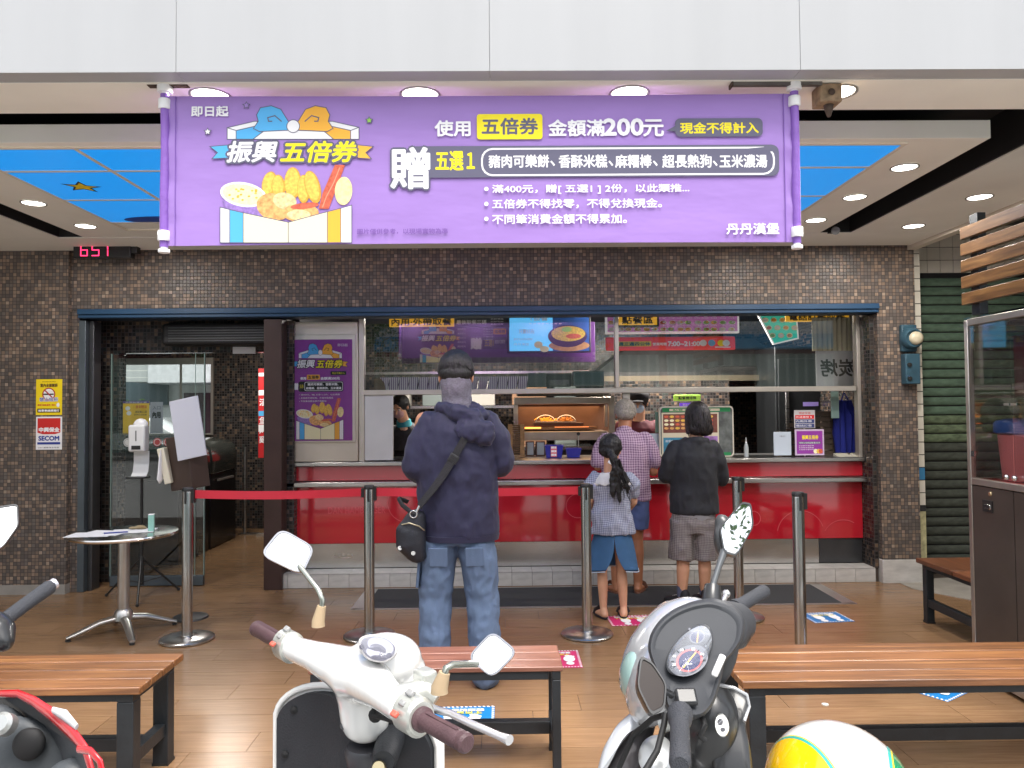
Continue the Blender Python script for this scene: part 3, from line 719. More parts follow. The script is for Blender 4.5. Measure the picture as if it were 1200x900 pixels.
def brect(x0, y0, x1, y1, mt, r=0): a = B(x0, y1); b = B(x1, y0); pr.rect(a[0], a[1], b[0], b[1], mt, r)
btext('即日起', 225, 125, 268, 137, iw, .0016)
btext('使用', 510, 142, 551, 160, iw, .0022)
brect(559, 134, 635.5, 164, iy, .012); btext('五倍券', 565, 139, 630, 158, ig, .0022)
btext('金額滿', 643, 141, 708, 160, iw, .0022); btext('200', 708, 140, 753, 159, iw, .0034); btext('元', 754, 141, 777, 160, iw, .0022)
brect(791, 139, 893, 161, ig, .02); 
pr.poly([B(780, 154), B(795, 146), B(795, 155)], ig); btext('現金不得計入', 797, 144, 888, 157, iy, .0014)
brect(478, 170, 912, 209, ig, .03); btext('贈', 459, 174, 503, 221, ig, .012, n=10); btext('贈', 459, 174, 503, 221, iw, .0046, n=8)
btext('五選１', 511, 178, 556, 200, iy, .0022)
pts = []
brect(564, 172.5, 907, 207, iw, .045); brect(566, 174.5, 905, 205, ig, .04)
for t, x0, x1 in (('豬肉可樂餅', 573, 643), ('香酥米糕', 655, 711), ('麻糬棒', 721, 763), ('超長熱狗', 776, 833), ('玉米濃湯', 843, 898)): btext(t, x0, 182, x1, 197, iw, .0014)
for x in (645, 713, 765, 835): btext('、', x, 189, x+5, 195, iw, .0008)
for y in (222, 239.5, 257): c = B(570, y); pr.ell(c[0], c[1], .0085, .0085, iw)
btext('滿400元，贈[ 五選1 ] 2份，以此類推...', 577, 216, 807, 228, iw, .0008)
btext('五倍券不得找零，不得兌換現金。', 577, 233, 775, 245, iw, .0008)
btext('不同筆消費金額不得累加。', 577, 251, 734, 263, iw, .0008)
btext('圖片僅供參考，以現場實物為準', 419, 268, 525, 275, ink('muted', 120, 84, 160), .0003)
btext('丹丹漢堡', 851, 262, 912, 275, iw, .0014)
pr.finish(ban)
# brackets under the fascia
br1 = thing('banner_bracket', 'flat rusty bracket plate holding the banner pole beside the plain soffit', 'bracket', (-1.33, 3.05, 2.74))
part('plate', MB().box(-1.41, -1.25, 3.035, 3.065, 2.7465, 2.7495), mat('rusty_metal', S(86, 72, 64), .7, .5, var=.4, vscale=30), br1)
rust = MAT['rusty_metal']
br2 = thing('mounting_rail', 'thin steel rail under the canopy edge carrying the banner pole and floodlight', 'rail', (1.1, 3.0, 2.74))
part('rail', MB().box(.93, 1.29, 3.03, 3.05, 2.735, 2.7495).box(.93, 1.29, 3.05, 3.07, 2.745, 2.7495), mat('dull_rail', S(120, 116, 112), .4, .8, var=.2), br2)
part('end_cap', MB().box(.925, .932, 3.028, 3.072, 2.733, 2.7497), rust, br2)
jb = thing('floodlight_box', 'small rusty floodlight housing hanging from the canopy edge beside the banner', 'lamp housing', (1.33, 3.1, 2.68))
hb = mat('rusty_housing', S(150, 126, 100), .65, .2, var=.35, vscale=30, bump=.3)
part('housing', MB().box(1.285, 1.375, 3.04, 3.13, 2.672, 2.748), hb, jb, bevel=.006)
part('knob', MB().lathe([(.012, 0), (.014, .004), (.009, .012), (.001, .014)], 16, (1.33, 3.04, 2.71), Matrix.Rotation(R(90), 3, 'X')), rust, jb, smooth=50)
part('lens_stub', MB().lathe([(.005, -.05), (.008, -.045), (.016, -.02), (.02, 0)], 16, (1.335, 3.08, 2.672)), rust, jb, smooth=50)
cb_ = thing('security_camera', 'small dark security camera at the end of the black ceiling recess', 'camera', (2.48, 5.68, 2.7))
part('body', MB().tube([(2.46, 5.60, 2.735), (2.50, 5.70, 2.76)], .03, 16), mat('camera_dark', (.12, .12, .12), .4), cb_, smooth=50)
part('mount', MB().box(2.46, 2.52, 5.69, 5.745, 2.745, 2.80), black_paint, cb_)
# number display
led = thing('number_display', 'black hanging electronic display showing red digits 651', 'number display', (-3.15, 6.0, 2.7))
part('case', MB().box(-3.38, -2.93, 6.05, 6.13, 2.66, 2.80), mat('display_case', (.02, .02, .022), .25), led, bevel=.006)
dg_ = mat('led_digit', (1, .03, .12), .5, emit=1.5)
def seg(pr, u, v, w, h, on, t=.011):
    s = {'a': (u, v+h-t, u+w, v+h), 'g': (u, v+h/2-t/2, u+w, v+h/2+t/2), 'd': (u, v, u+w, v+t), 'f': (u, v+h/2, u+t, v+h), 'e': (u, v, u+t, v+h/2), 'b': (u+w-t, v+h/2, u+w, v+h), 'c': (u+w-t, v, u+w, v+h/2)}
    for q in on: a = s[q]; pr.rect(a[0]+.002, a[1]+.002, a[2]-.002, a[3]-.002, mt=dg_)
pr = Print(wallmap(6.05))
for q, u in (('afgedc', -3.325), ('afgcd', -3.235), ('bc', -3.165)): seg(pr, u, 2.672, .062, .10, q)
pr.finish(led)
part('side_bracket', MB().box(-2.93, -2.885, 6.06, 6.12, 2.70, 2.75), black_paint, led)
# wall stickers
def sheet(name, label, x0, x1, z0, z1, Y, mt, cat, th=.003, bevel=0, group=None):
    o = single(name, MB().box(x0, x1, Y-th, Y, z0, z1), mt, label, cat, group=group, bevel=bevel); return o
o = sheet('notice_sticker', 'yellow no smoking sticker on the mosaic pillar, upper of the two', -3.747, -3.54, 1.425, 1.712, 6.2, ink('signyellow', 244, 214, 20), 'sticker')
pr = Print(wallmap(6.197)); u0, u1, v0, v1 = -3.747, -3.54, 1.425, 1.712
iwn = ink('crimson', 176, 30, 36)
pr.text('無菸環境由你我做起', u0+.05, 1.688, u1-.05, 1.696, ink('brown', 90, 60, 20)); pr.text('室內全面禁菸', u0+.035, 1.650, u1-.035, 1.676, ink('brown', 90, 60, 20), .0012)
pr.ell(-3.645, 1.592, .052, .052, iwn); pr.ell(-3.645, 1.592, .043, .043, iw)
pr.rect(-3.688, 1.586, -3.605, 1.597, iblk); pr.line((-3.678, 1.625), (-3.612, 1.560), iwn, .010)
pr.text('禁止吸菸', u0+.03, 1.535, u1-.03, 1.565, iw, .003); pr.text('禁止吸菸', u0+.03, 1.535, u1-.03, 1.565, ink('blue', 40, 60, 150), .0006)
pr.text('最高可罰新臺幣一萬元', u0+.015, 1.500, u1-.05, 1.511, ired, .0004); pr.ell(u1-.03, 1.505, .012, .018, iw)
pr.rect(u0+.012, 1.445, u1-.012, 1.477, ink('brown2', 66, 50, 20), .006); pr.text('檢舉專線請撥打', u0+.02, 1.451, u1-.02, 1.470, iw, .0008)
pr.finish(o)
o = sheet('security_sticker', 'red and white security company sticker below the yellow sticker on pillar', -3.744, -3.538, 1.148, 1.412, 6.2, iw, 'sticker')
pr = Print(wallmap(6.197)); u0, u1 = -3.744, -3.538
pr.poly([(u0+.012, 1.40), (u1-.012, 1.40), (u1-.012, 1.285), ((u0+u1)/2+.05, 1.272), ((u0+u1)/2-.05, 1.272), (u0+.012, 1.285)], ink('signred', 208, 40, 36))
pr.text('中興保全', u0+.024, 1.290, u1-.02, 1.325, iw, .0022)
pr.text('SECOM', u0+.022, 1.222, u1-.022, 1.256, ink('blue', 40, 60, 150), .0024)
pr.rect(u0+.012, 1.190, u1-.012, 1.208, ink('blue', 40, 60, 150)); pr.text('24H 連線保全系統', u0+.018, 1.160, u1-.02, 1.170, ink('grey', 120, 120, 130), .0002)
pr.finish(o)
# poster beside the window
ps = thing('promotional_poster', 'tall purple promotional poster in clear frame on the steel side panel', 'poster', (-1.54, 6.43, 1.18))
part('frame', MB().box(-1.80, -1.235, 6.426, 6.44, 1.175, 2.075), alu, ps, bevel=.003)
purple = mat('poster_purple', S(146, 58, 156), .3, var=.05, vscale=3)
part('sheet', MB().box(-1.788, -1.262, 6.421, 6.4262, 1.19, 2.035), purple, ps)
part('cover', MB().box(-1.79, -1.26, 6.4095, 6.411, 1.188, 2.037), mat_pane('poster_cover', (.98, .98, .98), -.02), ps)
C_ = pxmap(6.42)
def poster_art(pr, Z, k, ol):
    """Z maps poster-zoom coordinates (600 x 900) to the surface, k is metres per unit"""
    f1 = lambda x, y: Z(150+(x-370)*.46, 178+(y-158)*.62+4); f2 = lambda x, y: Z(133+(x-336)*.503, 520+(y-380)*.743)
    art_lid(pr, f1, k*.46, ol); art_food(pr, f2, k*.503, ol)
    f3 = lambda x, y: Z(140+(x-370)*.49, 250+(y-262)*.55); art_title(pr, f3, k*.5, ol)
    def tx(t, x0, y0, x1, y1, mt, b=0): a = Z(x0, y1); c = Z(x1, y0); pr.text(t, a[0], a[1], c[0], c[1], mt, bold=b)
    def rc(x0, y0, x1, y1, mt, r=0): a = Z(x0, y1); c = Z(x1, y0); pr.rect(a[0], a[1], c[0], c[1], mt, r)
    tx('即日起', 425, 136, 495, 156, iw)
    rc(375, 330, 485, 357, iblk, 6*k); tx('現金不得計入', 385, 337, 475, 351, iy)
    tx('使用', 163, 372, 203, 390, iw, k); rc(209, 354, 300, 390, io, 5*k); tx('五倍券', 218, 361, 292, 384, iblk, k); tx('金額滿200元', 305, 370, 440, 390, iw, k)
    rc(150, 400, 465, 475, iblk, 12*k); tx('贈', 110, 415, 146, 460, iw, 2.5*k); tx('五選1', 158, 425, 186, 450, iy); rc(192, 404, 461, 469, iw, 12*k); rc(195, 407, 458, 466, iblk, 11*k)
    tx('豬肉可樂餅、香酥米糕、', 215, 412, 430, 432, iw, .6*k); tx('麻糬棒、超長熱狗、玉米濃湯', 203, 440, 450, 459, iw, .6*k)
    tx('• 滿400元，贈[ 五選1 ] 2份，以此類推', 155, 488, 440, 503, iw); tx('• 五倍券不得找零，不得兌換現金', 155, 511, 395, 526, iw); tx('• 不同筆消費金額不得累加', 155, 534, 345, 548, iw)
pr = Print(wallmap(6.421), eps=.00003)
poster_art(pr, lambda x, y: C_(325+x/6, 380+y/6), 6.42/900/6, iblk); pr.finish(ps)
# ================================================================== kitchen behind the counter
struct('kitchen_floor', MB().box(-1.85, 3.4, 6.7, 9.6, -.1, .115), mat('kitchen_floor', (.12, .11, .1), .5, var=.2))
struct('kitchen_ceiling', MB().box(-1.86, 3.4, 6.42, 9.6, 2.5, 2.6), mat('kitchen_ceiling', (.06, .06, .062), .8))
kw = thing('kitchen_wall', 'dark mosaic tiled back and end walls of the kitchen', 'tiled wall', (.8, 9, .1))
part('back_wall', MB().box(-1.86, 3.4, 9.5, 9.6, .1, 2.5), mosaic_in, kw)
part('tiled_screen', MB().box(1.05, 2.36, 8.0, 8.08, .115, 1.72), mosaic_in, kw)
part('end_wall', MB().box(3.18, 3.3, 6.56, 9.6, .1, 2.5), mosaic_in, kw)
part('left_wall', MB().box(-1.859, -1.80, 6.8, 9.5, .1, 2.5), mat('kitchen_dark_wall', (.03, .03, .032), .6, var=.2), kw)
def ar(name, x, y, z, sx, sy, e, col=(1, .95, .88)):
    l = bpy.data.lights.new(name, 'AREA'); l.shape = 'RECTANGLE'; l.size = sx; l.size_y = sy; l.energy = e; l.color = col
    o = bpy.data.objects.new(name, l); COL.objects.link(o); o.location = (x, y, z)
tube = mat('added_tube_glow', (1, .97, .92), .5, emit=3.0)  # tubes and their lights are added to brighten the dark rooms
for x, y, w_, e, lb in ((-.4, 7.9, 1.1, 9, 'added tube lamp on the kitchen ceiling over the hot food shelf'), (1.7, 7.4, 1.1, 8, 'added tube lamp on the kitchen ceiling over the order counter'), (-3.0, 8.2, .6, 3, 'added short tube lamp on the lobby ceiling')):
    zc = 2.5 if x > -2 else 2.45
    e *= 5
    t = thing('added_tube', lb, 'added lamp', (x, y, zc))
    part('housing', MB().box(x-w_/2, x+w_/2, y-.06, y+.06, zc-.035, zc-.001), wp, t, bevel=.004)
    part('tube', MB().tube([(x-w_/2+.03, y, zc-.05), (x+w_/2-.03, y, zc-.05)], .013, 10), tube, t, smooth=60)
    ar('added_tube_light', x, y, zc-.07, w_, .08, e)
# hanging boards seen through the upper glass
K = pxmap
def board(name, label, cat, x0, y0, x1, y1, Y, mt, th=.03, bevel=.004, frame=None):
    f = K(Y); a = f(x0, y1); b = f(x1, y0)
    t = thing(name, label, cat, ((a[0]+b[0])/2, Y, a[1]))
    part('panel', MB().box(a[0], b[0], Y, Y+th, a[1], b[1]), mt, t, bevel=bevel)
    if frame: part('frame', MB().box(a[0]-.02, b[0]+.02, Y+.005, Y+th+.01, a[1]-.02, b[1]+.02), frame, t, bevel=.01)
    pr = Print(wallmap(Y))
    def tx(s, px0, py0, px1, py1, m_, bold=0): p = f(px0, py1); q = f(px1, py0); pr.text(s, p[0], p[1], q[0], q[1], m_, bold=bold)
    def rc(px0, py0, px1, py1, m_, r=0): p = f(px0, py1); q = f(px1, py0); pr.rect(p[0], p[1], q[0], q[1], m_, r)
    return t, pr, tx, rc, f
gold = mat('sign_gold_glow', S(216, 160, 40), .4, emit=.28)  # emission added because the yellow signs came out too dim
t, pr, tx, rc, f = board('hanging_sign', 'yellow hanging sign with dark characters for eat-in and takeaway pickup', 'sign', 456, 371, 532, 383, 6.95, gold)
tx('內用·外帶取餐', 459, 373, 529, 381.5, iblk, .0025); pr.finish(t)
t, pr, tx, rc, f = board('order_sign', 'small yellow hanging sign with dark characters over the order point', 'sign', 724, 369, 770, 381, 6.95, gold, frame=black_paint)
tx('點餐區', 729, 371, 765, 379.5, iblk, .0025); pr.finish(t)
t, pr, tx, rc, f = board('phone_sign', 'yellow hanging sign for telephone orders near the window end', 'sign', 921, 366, 995, 377, 6.95, gold)
tx('電話訂餐取餐', 925, 367.5, 990, 375.5, iblk, .002); pr.finish(t)
t, pr, tx, rc, f = board('queue_sign', 'black board with small white characters beside the yellow pickup sign', 'sign', 533, 371, 597, 384, 7.0, black_paint)
tx('最後取餐三碼', 535, 375, 570, 380, iw, .001)
for yy in (373, 376, 379): tx('新鮮現做', 575, yy, 590, yy+1.6, iw)
pr.finish(t)
dpurple = mat('board_purple', S(80, 40, 100), .4, var=.08, vscale=4)
t, pr, tx, rc, f = board('inner_banner', 'wide purple banner hanging inside the kitchen behind the upper glass', 'banner', 471, 377, 697, 426, 7.6, dpurple, th=.012)
art_food(pr, lambda x, y: f(492+(x-336)*.064, 403+(y-380)*.056), 7.6/900*.062, ig)
art_title(pr, lambda x, y: f(494+(x-370)*.062, 393+(y-262)*.065), 7.6/900*.062, iblk)
art_lid(pr, lambda x, y: f(494+(x-370)*.058, 385+(y-158)*.07), 7.6/900*.055, ig)
rc(565, 395, 594, 409, iblk, .01); tx('五選1', 568, 398, 578, 406, iy); tx('贈', 552, 396, 564, 409, iw, .006); tx('豬肉可樂餅', 580, 398, 592, 403, iw)
for i in range(5): tx('滿四百元', 536, 385+i*5, 546, 387+i*5, iw); tx('不得找零', 566, 385+i*3, 578, 386.6+i*3, iw)
rc(578, 385, 593, 392, io, .01); tx('五倍券', 580, 386.5, 592, 390.5, iblk, .001); pr.finish(t)
iblue = mat('screen_blue', S(84, 168, 220), .3, emit=.5)
t, pr, tx, rc, f = board('menu_screen', 'bright blue menu screen showing a bowl of noodles and price 55', 'screen', 597, 369, 690, 411.5, 7.5, iblue, frame=black_paint)
rc(648, 369, 690, 411.5, ink('deepblue', 40, 90, 170)); 
def fe(cx, cy, rx, ry, m_): c = f(cx, cy); pr.ell(c[0], c[1], rx*7.5/900, ry*7.5/900, m_)
fe(667, 405, 24, 6.5, ink('board_wood', 190, 140, 90, .2, 30)); fe(665, 394, 23, 13, ink('bowl', 54, 34, 74)); fe(666, 391, 20, 9, ink('noodle', 226, 190, 80, .35, 60)); fe(664, 386, 6, 3, igrn); fe(672, 394, 9, 3, isau)
fe(631, 404, 5, 4, icr); fe(638, 409, 5.5, 3.5, icr)
tx('1號餐', 622, 371, 642, 376, iw, .001); tx('只要55元', 608, 386, 626, 391, iw, .001); tx('薯條玉米濃湯麵線', 602, 396, 624, 399, iw); tx('丹丹漢堡', 602, 402, 620, 405, iw)
for i in range(8): tx('香酥', 620+i*5, 378.5, 623+i*5, 380, iw)
pr.finish(t)
# food menu board with many little dishes
wfm = mat('menu_white_frame', (.8, .78, .78), .4, emit=.15)
t, pr, tx, rc, f = board('menu_board', 'long menu board crowded with small food pictures and a rounded white rim', 'menu board', 712, 364, 864, 389, 7.2, mat('menu_glow', S(150, 90, 140), .4, emit=.25), frame=wfm)  # glow added to board and rim, since upright boards catch little light
fm = [ifry, ichk, isau, icr, io, iw, igrn]
for j, yy in enumerate((369, 378, 386)):
    for i in range(15):
        x = 717+i*10+RND.uniform(-1, 1); c = f(x, yy); pr.ell(c[0], c[1], .034, .020, iw); pr.ell(c[0], c[1], .028, .016, RND.choice(fm)); pr.ell(c[0]+.008, c[1]+.004, .012, .009, RND.choice(fm))
        tx('丹丹套餐', x-3.6, yy+3, x+3.4, yy+4.4, iw)
pr.finish(t)
t, pr, tx, rc, f = board('hours_sign', 'faintly glowing red sign with opening hours under the food menu board', 'sign', 710, 394, 862, 411, 7.15, mat('sign_red', S(206, 52, 50), .4, emit=.12), bevel=.02)  # slight glow added to lift the red panel
rc(724, 400, 763, 406, ink('signyellow', 244, 214, 20)); tx('週三週四公休', 725, 401, 762, 405.3, ink('darkgreen', 30, 70, 30), .002)
tx('營業時間', 765, 401.5, 781, 405, iw, .001); tx('7:00~21:00', 783, 400, 820, 405.5, iw, .003)
for x, m_ in ((824, iw), (834, ib), (845, iy), (851, iw)): c = f(x, 402); pr.ell(c[0], c[1], .034, .030, m_)
rc(838, 406, 856, 407.5, iw); pr.finish(t)
# teal menu board hung at an angle
tl = thing('teal_menu_board', 'tilted teal menu board with dish pictures and pale rim', 'menu board', (2.4, 7.2, 2.0))
ft = K(7.2); q = [ft(884, 360), ft(934, 360), ft(937, 397), ft(907, 404)]
part('frame', MB().prism(q, lambda u, v: (u, 7.21, v), lambda u, v: (u, 7.24, v)), wfm, tl, bevel=.004)
cc = (sum(a[0] for a in q)/4, sum(a[1] for a in q)/4); q2 = [(cc[0]+(a[0]-cc[0])*.9, cc[1]+(a[1]-cc[1])*.92) for a in q]
pr = Print(wallmap(7.21)); pr.poly(q2, mat('teal_glow', S(50, 170, 146), .4, emit=.25))  # teal face carries the same kind of added glow
for i in range(4):
    for j in range(4):
        x = 893+i*10+j*4.2; y = 366+j*9
        if x < 934: c = ft(x, y); pr.ell(c[0], c[1], .03, .024, icr); pr.ell(c[0], c[1], .022, .016, RND.choice(fm))
pr.finish(tl)
# made-up board: its reversed characters stand in for a street sign's reflection
cs = thing('reflected_sign', 'pale square board with reversed brush characters standing in for a reflected sign', 'sign', (2.9, 6.85, 1.6))
fc = K(6.85); a = fc(957, 456); b = fc(1003, 411)
part('board', MB().box(a[0], b[0], 6.85, 6.86, a[1], b[1]), mat('pale_board', S(160, 160, 164), .5, var=.05), cs)
pr = Print(wallmap(6.85)); p0 = fc(962, 441); p1 = fc(1002, 421); pr.text('炭烤', p0[0], p0[1], p1[0], p1[1], iblk, .004, mirror=True); pr.finish(cs)
cu = thing('pale_blind', 'cream fabric blind with folds above the board of reversed characters', 'blind', (2.9, 6.9, 1.9))
bl = MB(); a = fc(955, 411); b = fc(1002, 371)
prof = [(a[0]+(b[0]-a[0])*i/40, 6.9+.008*math.sin(i*1.3)) for i in range(41)]
bl.loft([[Vector((x, y, z)) for x, y in prof]+[Vector((x, y+.01, z)) for x, y in prof[::-1]] for z in (a[1]+.002, b[1])])
part('fabric', bl, mat('cream_fabric', S(180, 172, 146), .8, var=.05), cu, smooth=60)
# notice sheets at the window end
for px0, py0, px1, py1, lb in ((1009, 402, 1021, 430, 'upper pale notice sheet hanging at the window end'), (1010, 434, 1021, 453, 'small pale notice sheet in the middle at the window end'), (1010, 455, 1027, 491, 'lower pale notice sheet with fine grey lines at the window end')):
    f = K(6.62); a = f(px0, py1); b = f(px1, py0)
    o = sheet('notice_sheet', lb, a[0], b[0], a[1], b[1], 6.62, ink('paper', 150, 156, 156), 'notice', group='pale notice sheets at the window end')
    pr = Print(wallmap(6.617)); nl = int((b[1]-a[1])/.025)
    for i in range(nl): v = b[1]-.02-i*.025; pr.text('本店注意事項請配合', a[0]+.01, v-.008, b[0]-.01, v, ink('grey', 120, 120, 130))
    pr.finish(o)
# striped paper bags along the upper shelf
sb = thing('bag_shelf', 'steel shelf behind the upper glass bearing striped paper bags', 'shelf', (.4, 6.9, 1.6))
part('shelf_board', MB().box(-1.16, 2.95, 6.8, 7.1, 1.600, 1.615), steel_h, sb)
part('bracket', MB().box(-1.14, -1.12, 6.85, 7.05, 1.5, 1.6), steel_h, sb)
st_m = [mat_stripes('bag_stripes', S(196, 190, 200), S(112, 88, 128), 55, 'x', duty=.5, soft=.1, mode='one', wob=0), ]
bgm = MB().loft([[Vector((x, y, z)) for x, y in ((-.035-.0, -.02), (.035, -.02), (.035, .02), (-.035, .02))] for z in (0, .13)])
bme = MB().add([(-.05, -.02, 0), (.03, -.02, 0), (.03, .02, 0), (-.05, .02, 0), (-.03, -.012, .115), (.05, -.012, .115), (.05, .012, .115), (-.03, .012, .115)], [(0, 3, 2, 1), (4, 5, 6, 7), (0, 1, 5, 4), (1, 2, 6, 5), (2, 3, 7, 6), (3, 0, 4, 7)]).mesh('paper_bag', st_m[0])
f = K(6.88)
for i in range(15):
    x = f(450+i*11.6, 450)[0]
    o = bpy.data.objects.new('paper_bag', bme); COL.objects.link(o); o.location = (x, 6.88, 1.616); o.rotation_euler = (0, 0, RND.uniform(-.1, .1))
    tag(o, 'purple and white striped paper bag in the row on the shelf behind the upper glass', 'paper bag', 'striped paper bags in a row on the upper shelf')
# ================================================================== kitchen contents
K_ = {}
def KP(px, py, Y): p = P(px, py, Y=Y); return p.x, p.z
def kbox(x0, y0, x1, y1, Y, depth, mbx=None):
    a = KP(x0, y1, Y); b = KP(x1, y0, Y); return (mbx or MB()).box(a[0], b[0], Y, Y+depth, a[1], b[1])
hw = thing('hot_food_shelf', 'steel hot food warmer with two glowing heat dishes behind the counter', 'food warmer', (.7, 7.2, 1.0))
shm = mat('warmer_steel', S(170, 160, 148), .32, .85, var=.15, vscale=6)
part('hood', kbox(603, 465, 716, 474, 7.2, .45), shm, hw, bevel=.006)
part('top_cover', kbox(606, 457, 714, 464, 7.25, .35), mat('dull_dark_steel', S(90, 86, 80), .5, .6), hw, bevel=.004)
part('side_post', kbox(602, 474, 607, 508, 7.2, .04), shm, hw); part('side_post', kbox(709, 474, 712, 500, 7.2, .04), shm, hw); part('side_post', kbox(714, 464, 720, 508, 7.22, .05), shm, hw)
part('back_panel', kbox(603, 470, 718, 506, 7.62, .02), mat('warm_dark', S(96, 70, 56), .4, .3, var=.2, vscale=6), hw)
part('drawer_front', kbox(603, 505, 712, 516.5, 7.2, .45), shm, hw, bevel=.005)
part('shelf_tray', kbox(626, 495, 684, 499.5, 7.22, .3), mat('tray_dark', S(70, 46, 38), .3, .5), hw, bevel=.003)
part('warming_deck', kbox(612, 500, 700, 504, 7.21, .4), mat('deck_steel', S(150, 110, 80), .25, .8), hw)
hg = mat('heat_glow', (1, .32, .06), .5, emit=1.4)
part('heat_strip', kbox(615, 500.5, 634, 502.5, 7.205, .01), hg, hw); part('heat_strip', kbox(650, 499.8, 690, 501, 7.205, .01), mat('heat_dim', (.8, .25, .08), .5, emit=.5), hw)
for cx, m_, lb in ((639, mat('fries_glow', S(240, 160, 50), .6, var=.4, vscale=60, emit=.25), 'tray of glowing golden fries in the food warmer'), (663, mat('fried_pieces', S(200, 140, 70), .6, var=.4, vscale=60), 'tray of fried pieces under a steel hoop in the food warmer')):
    c = KP(cx, 494.5, 7.3); t = thing('food_tray', lb, 'food tray', (c[0], 7.3, c[1]))
    hp = MB()
    for i in range(26): hp.obox((c[0]+RND.gauss(0, .035), 7.3+RND.uniform(-.05, .05), c[1]+.008+RND.uniform(0, .028)), (.05, .009, .009), Matrix.Rotation(RND.uniform(0, 3), 3, 'Z') @ Matrix.Rotation(RND.uniform(-.6, .6), 3, 'Y'))
    o = part('fries', hp, m_, t); o['kind'] = 'stuff'
    part('hoop', MB().tube([(c[0]+.09*math.cos(a), 7.25, c[1]+.065*math.sin(a)) for a in [math.pi*k/14 for k in range(15)]], .004, 8), chrome, t, smooth=60)
    part('tray', MB().box(c[0]-.095, c[0]+.095, 7.24, 7.4, c[1]-.002, c[1]+.006), shm, t)
l_ = bpy.data.lights.new('warmer_lamp', 'AREA'); l_.size = .8; l_.energy = 4; l_.color = (1, .6, .3); lo = bpy.data.objects.new('warmer_lamp', l_); COL.objects.link(lo); lo.location = (.55, 7.42, 1.46)
for i, (x0, x1) in enumerate(((618, 625), (629.5, 637.5))):
    t = thing('napkin_dispenser', ('tall narrow napkin dispenser beside the stacked brown cups', 'tall narrow napkin dispenser beside the blue box with the pink label')[i], 'dispenser', (KP(x0, 530, 6.95)[0], 6.95, 1.01), group='napkin dispensers on the counter')
    part('case', kbox(x0-1.6, 517, x1+1.2, 534.5, 6.95, .1), mat('brown_case', S(80, 50, 38), .5), t); part('napkins', kbox(x0, 518.5, x1, 533, 6.946, .01), mat('napkin', S(150, 156, 158), .7), t)
cst = thing('cup_stack', 'stack of brown paper cups and trays standing on the red counter', 'cup stack', (.06, 6.86, 1.01))
tan = mat('kraft', S(140, 106, 70), .8, var=.25, vscale=40); tan2 = mat('kraft_dark', S(92, 68, 46), .8, var=.3, vscale=40)
for i in range(16):
    y = 533.5-i*2.25
    part('cup', kbox(600.5+RND.uniform(-.3, .3), y-1.7, 610, y, 6.86, .09), tan2, cst)
part('tray_edge', kbox(609.8, 497.5, 614.5, 535, 6.85, .11), tan, cst); part('tray_edge', kbox(595.5, 497.5, 600.5, 535, 6.85, .11), tan, cst)
navy = mat('blue_plastic', S(44, 44, 150), .35, var=.08)
def tub(lb, x0, y0, x1, y1, Y, d, m_=navy):
    a = KP(x0, y1, Y); b = KP(x1, y0, Y); w_ = b[0]-a[0]; z0 = 1.011; z1 = b[1]
    t = thing('blue_box', lb, 'box', ((a[0]+b[0])/2, Y, z0)); i = .012; q = .010
    mb = MB().loft([[Vector((a[0]+i*k, Y+i*k, z)), Vector((b[0]-i*k, Y+i*k, z)), Vector((b[0]-i*k, Y+d-i*k, z)), Vector((a[0]+i*k, Y+d-i*k, z))] for k, z in ((1, z0), (0, z1))], cap=False)
    mb.loft([[Vector((a[0]+q+i*k, Y+q+i*k, z)), Vector((b[0]-q-i*k, Y+q+i*k, z)), Vector((b[0]-q-i*k, Y+d-q-i*k, z)), Vector((a[0]+q+i*k, Y+d-q-i*k, z))] for k, z in ((1, z0+.01), (0, z1))], cap=False)
    mb.add([(a[0]+i, Y+i, z0), (b[0]-i, Y+i, z0), (b[0]-i, Y+d-i, z0), (a[0]+i, Y+d-i, z0)], [(0, 1, 2, 3)]).add([(a[0]+i, Y+i, z0+.01), (b[0]-i, Y+i, z0+.01), (b[0]-i, Y+d-i, z0+.01), (a[0]+i, Y+d-i, z0+.01)], [(0, 1, 2, 3)])
    part('tub', mb, m_, t)
    rim = MB()
    for r_ in ((a[0]-.004, b[0]+.004, Y-.004, Y+.006), (a[0]-.004, b[0]+.004, Y+d-.006, Y+d+.004), (a[0]-.004, a[0]+.006, Y+.006, Y+d-.006), (b[0]-.006, b[0]+.004, Y+.006, Y+d-.006)): rim.box(*r_, z1-.008, z1+.002)
    part('rim', rim, m_, t)
    return t, a, b
t, a, b = tub('taller blue plastic box with a pink and white label on the counter', 639, 522, 660, 537, 6.72, .12)
pr = Print(wallmap(6.715), base=.004); p = KP(645.5, 536, 6.715); q = KP(652.5, 523, 6.715); pr.rect(p[0], 1.02, q[0], q[1], ink('pink', 220, 110, 120))
for i in range(3): pr.text('請取餐', p[0]+.004, 1.028+.032*i, q[0]-.004, 1.046+.032*i, iw, .001)
pr.finish(t)
t, a, b = tub('lower blue plastic box holding a thin steel skewer stand', 663.5, 525.5, 681, 537, 6.74, .12)
part('skewer', MB().tube([(.66, 6.8, 1.06), (.66, 6.8, 1.20)], .003, 8), chrome, t); part('skewer_knob', MB().sphere((.66, 6.8, 1.215), .016), black_paint, t, smooth=60)
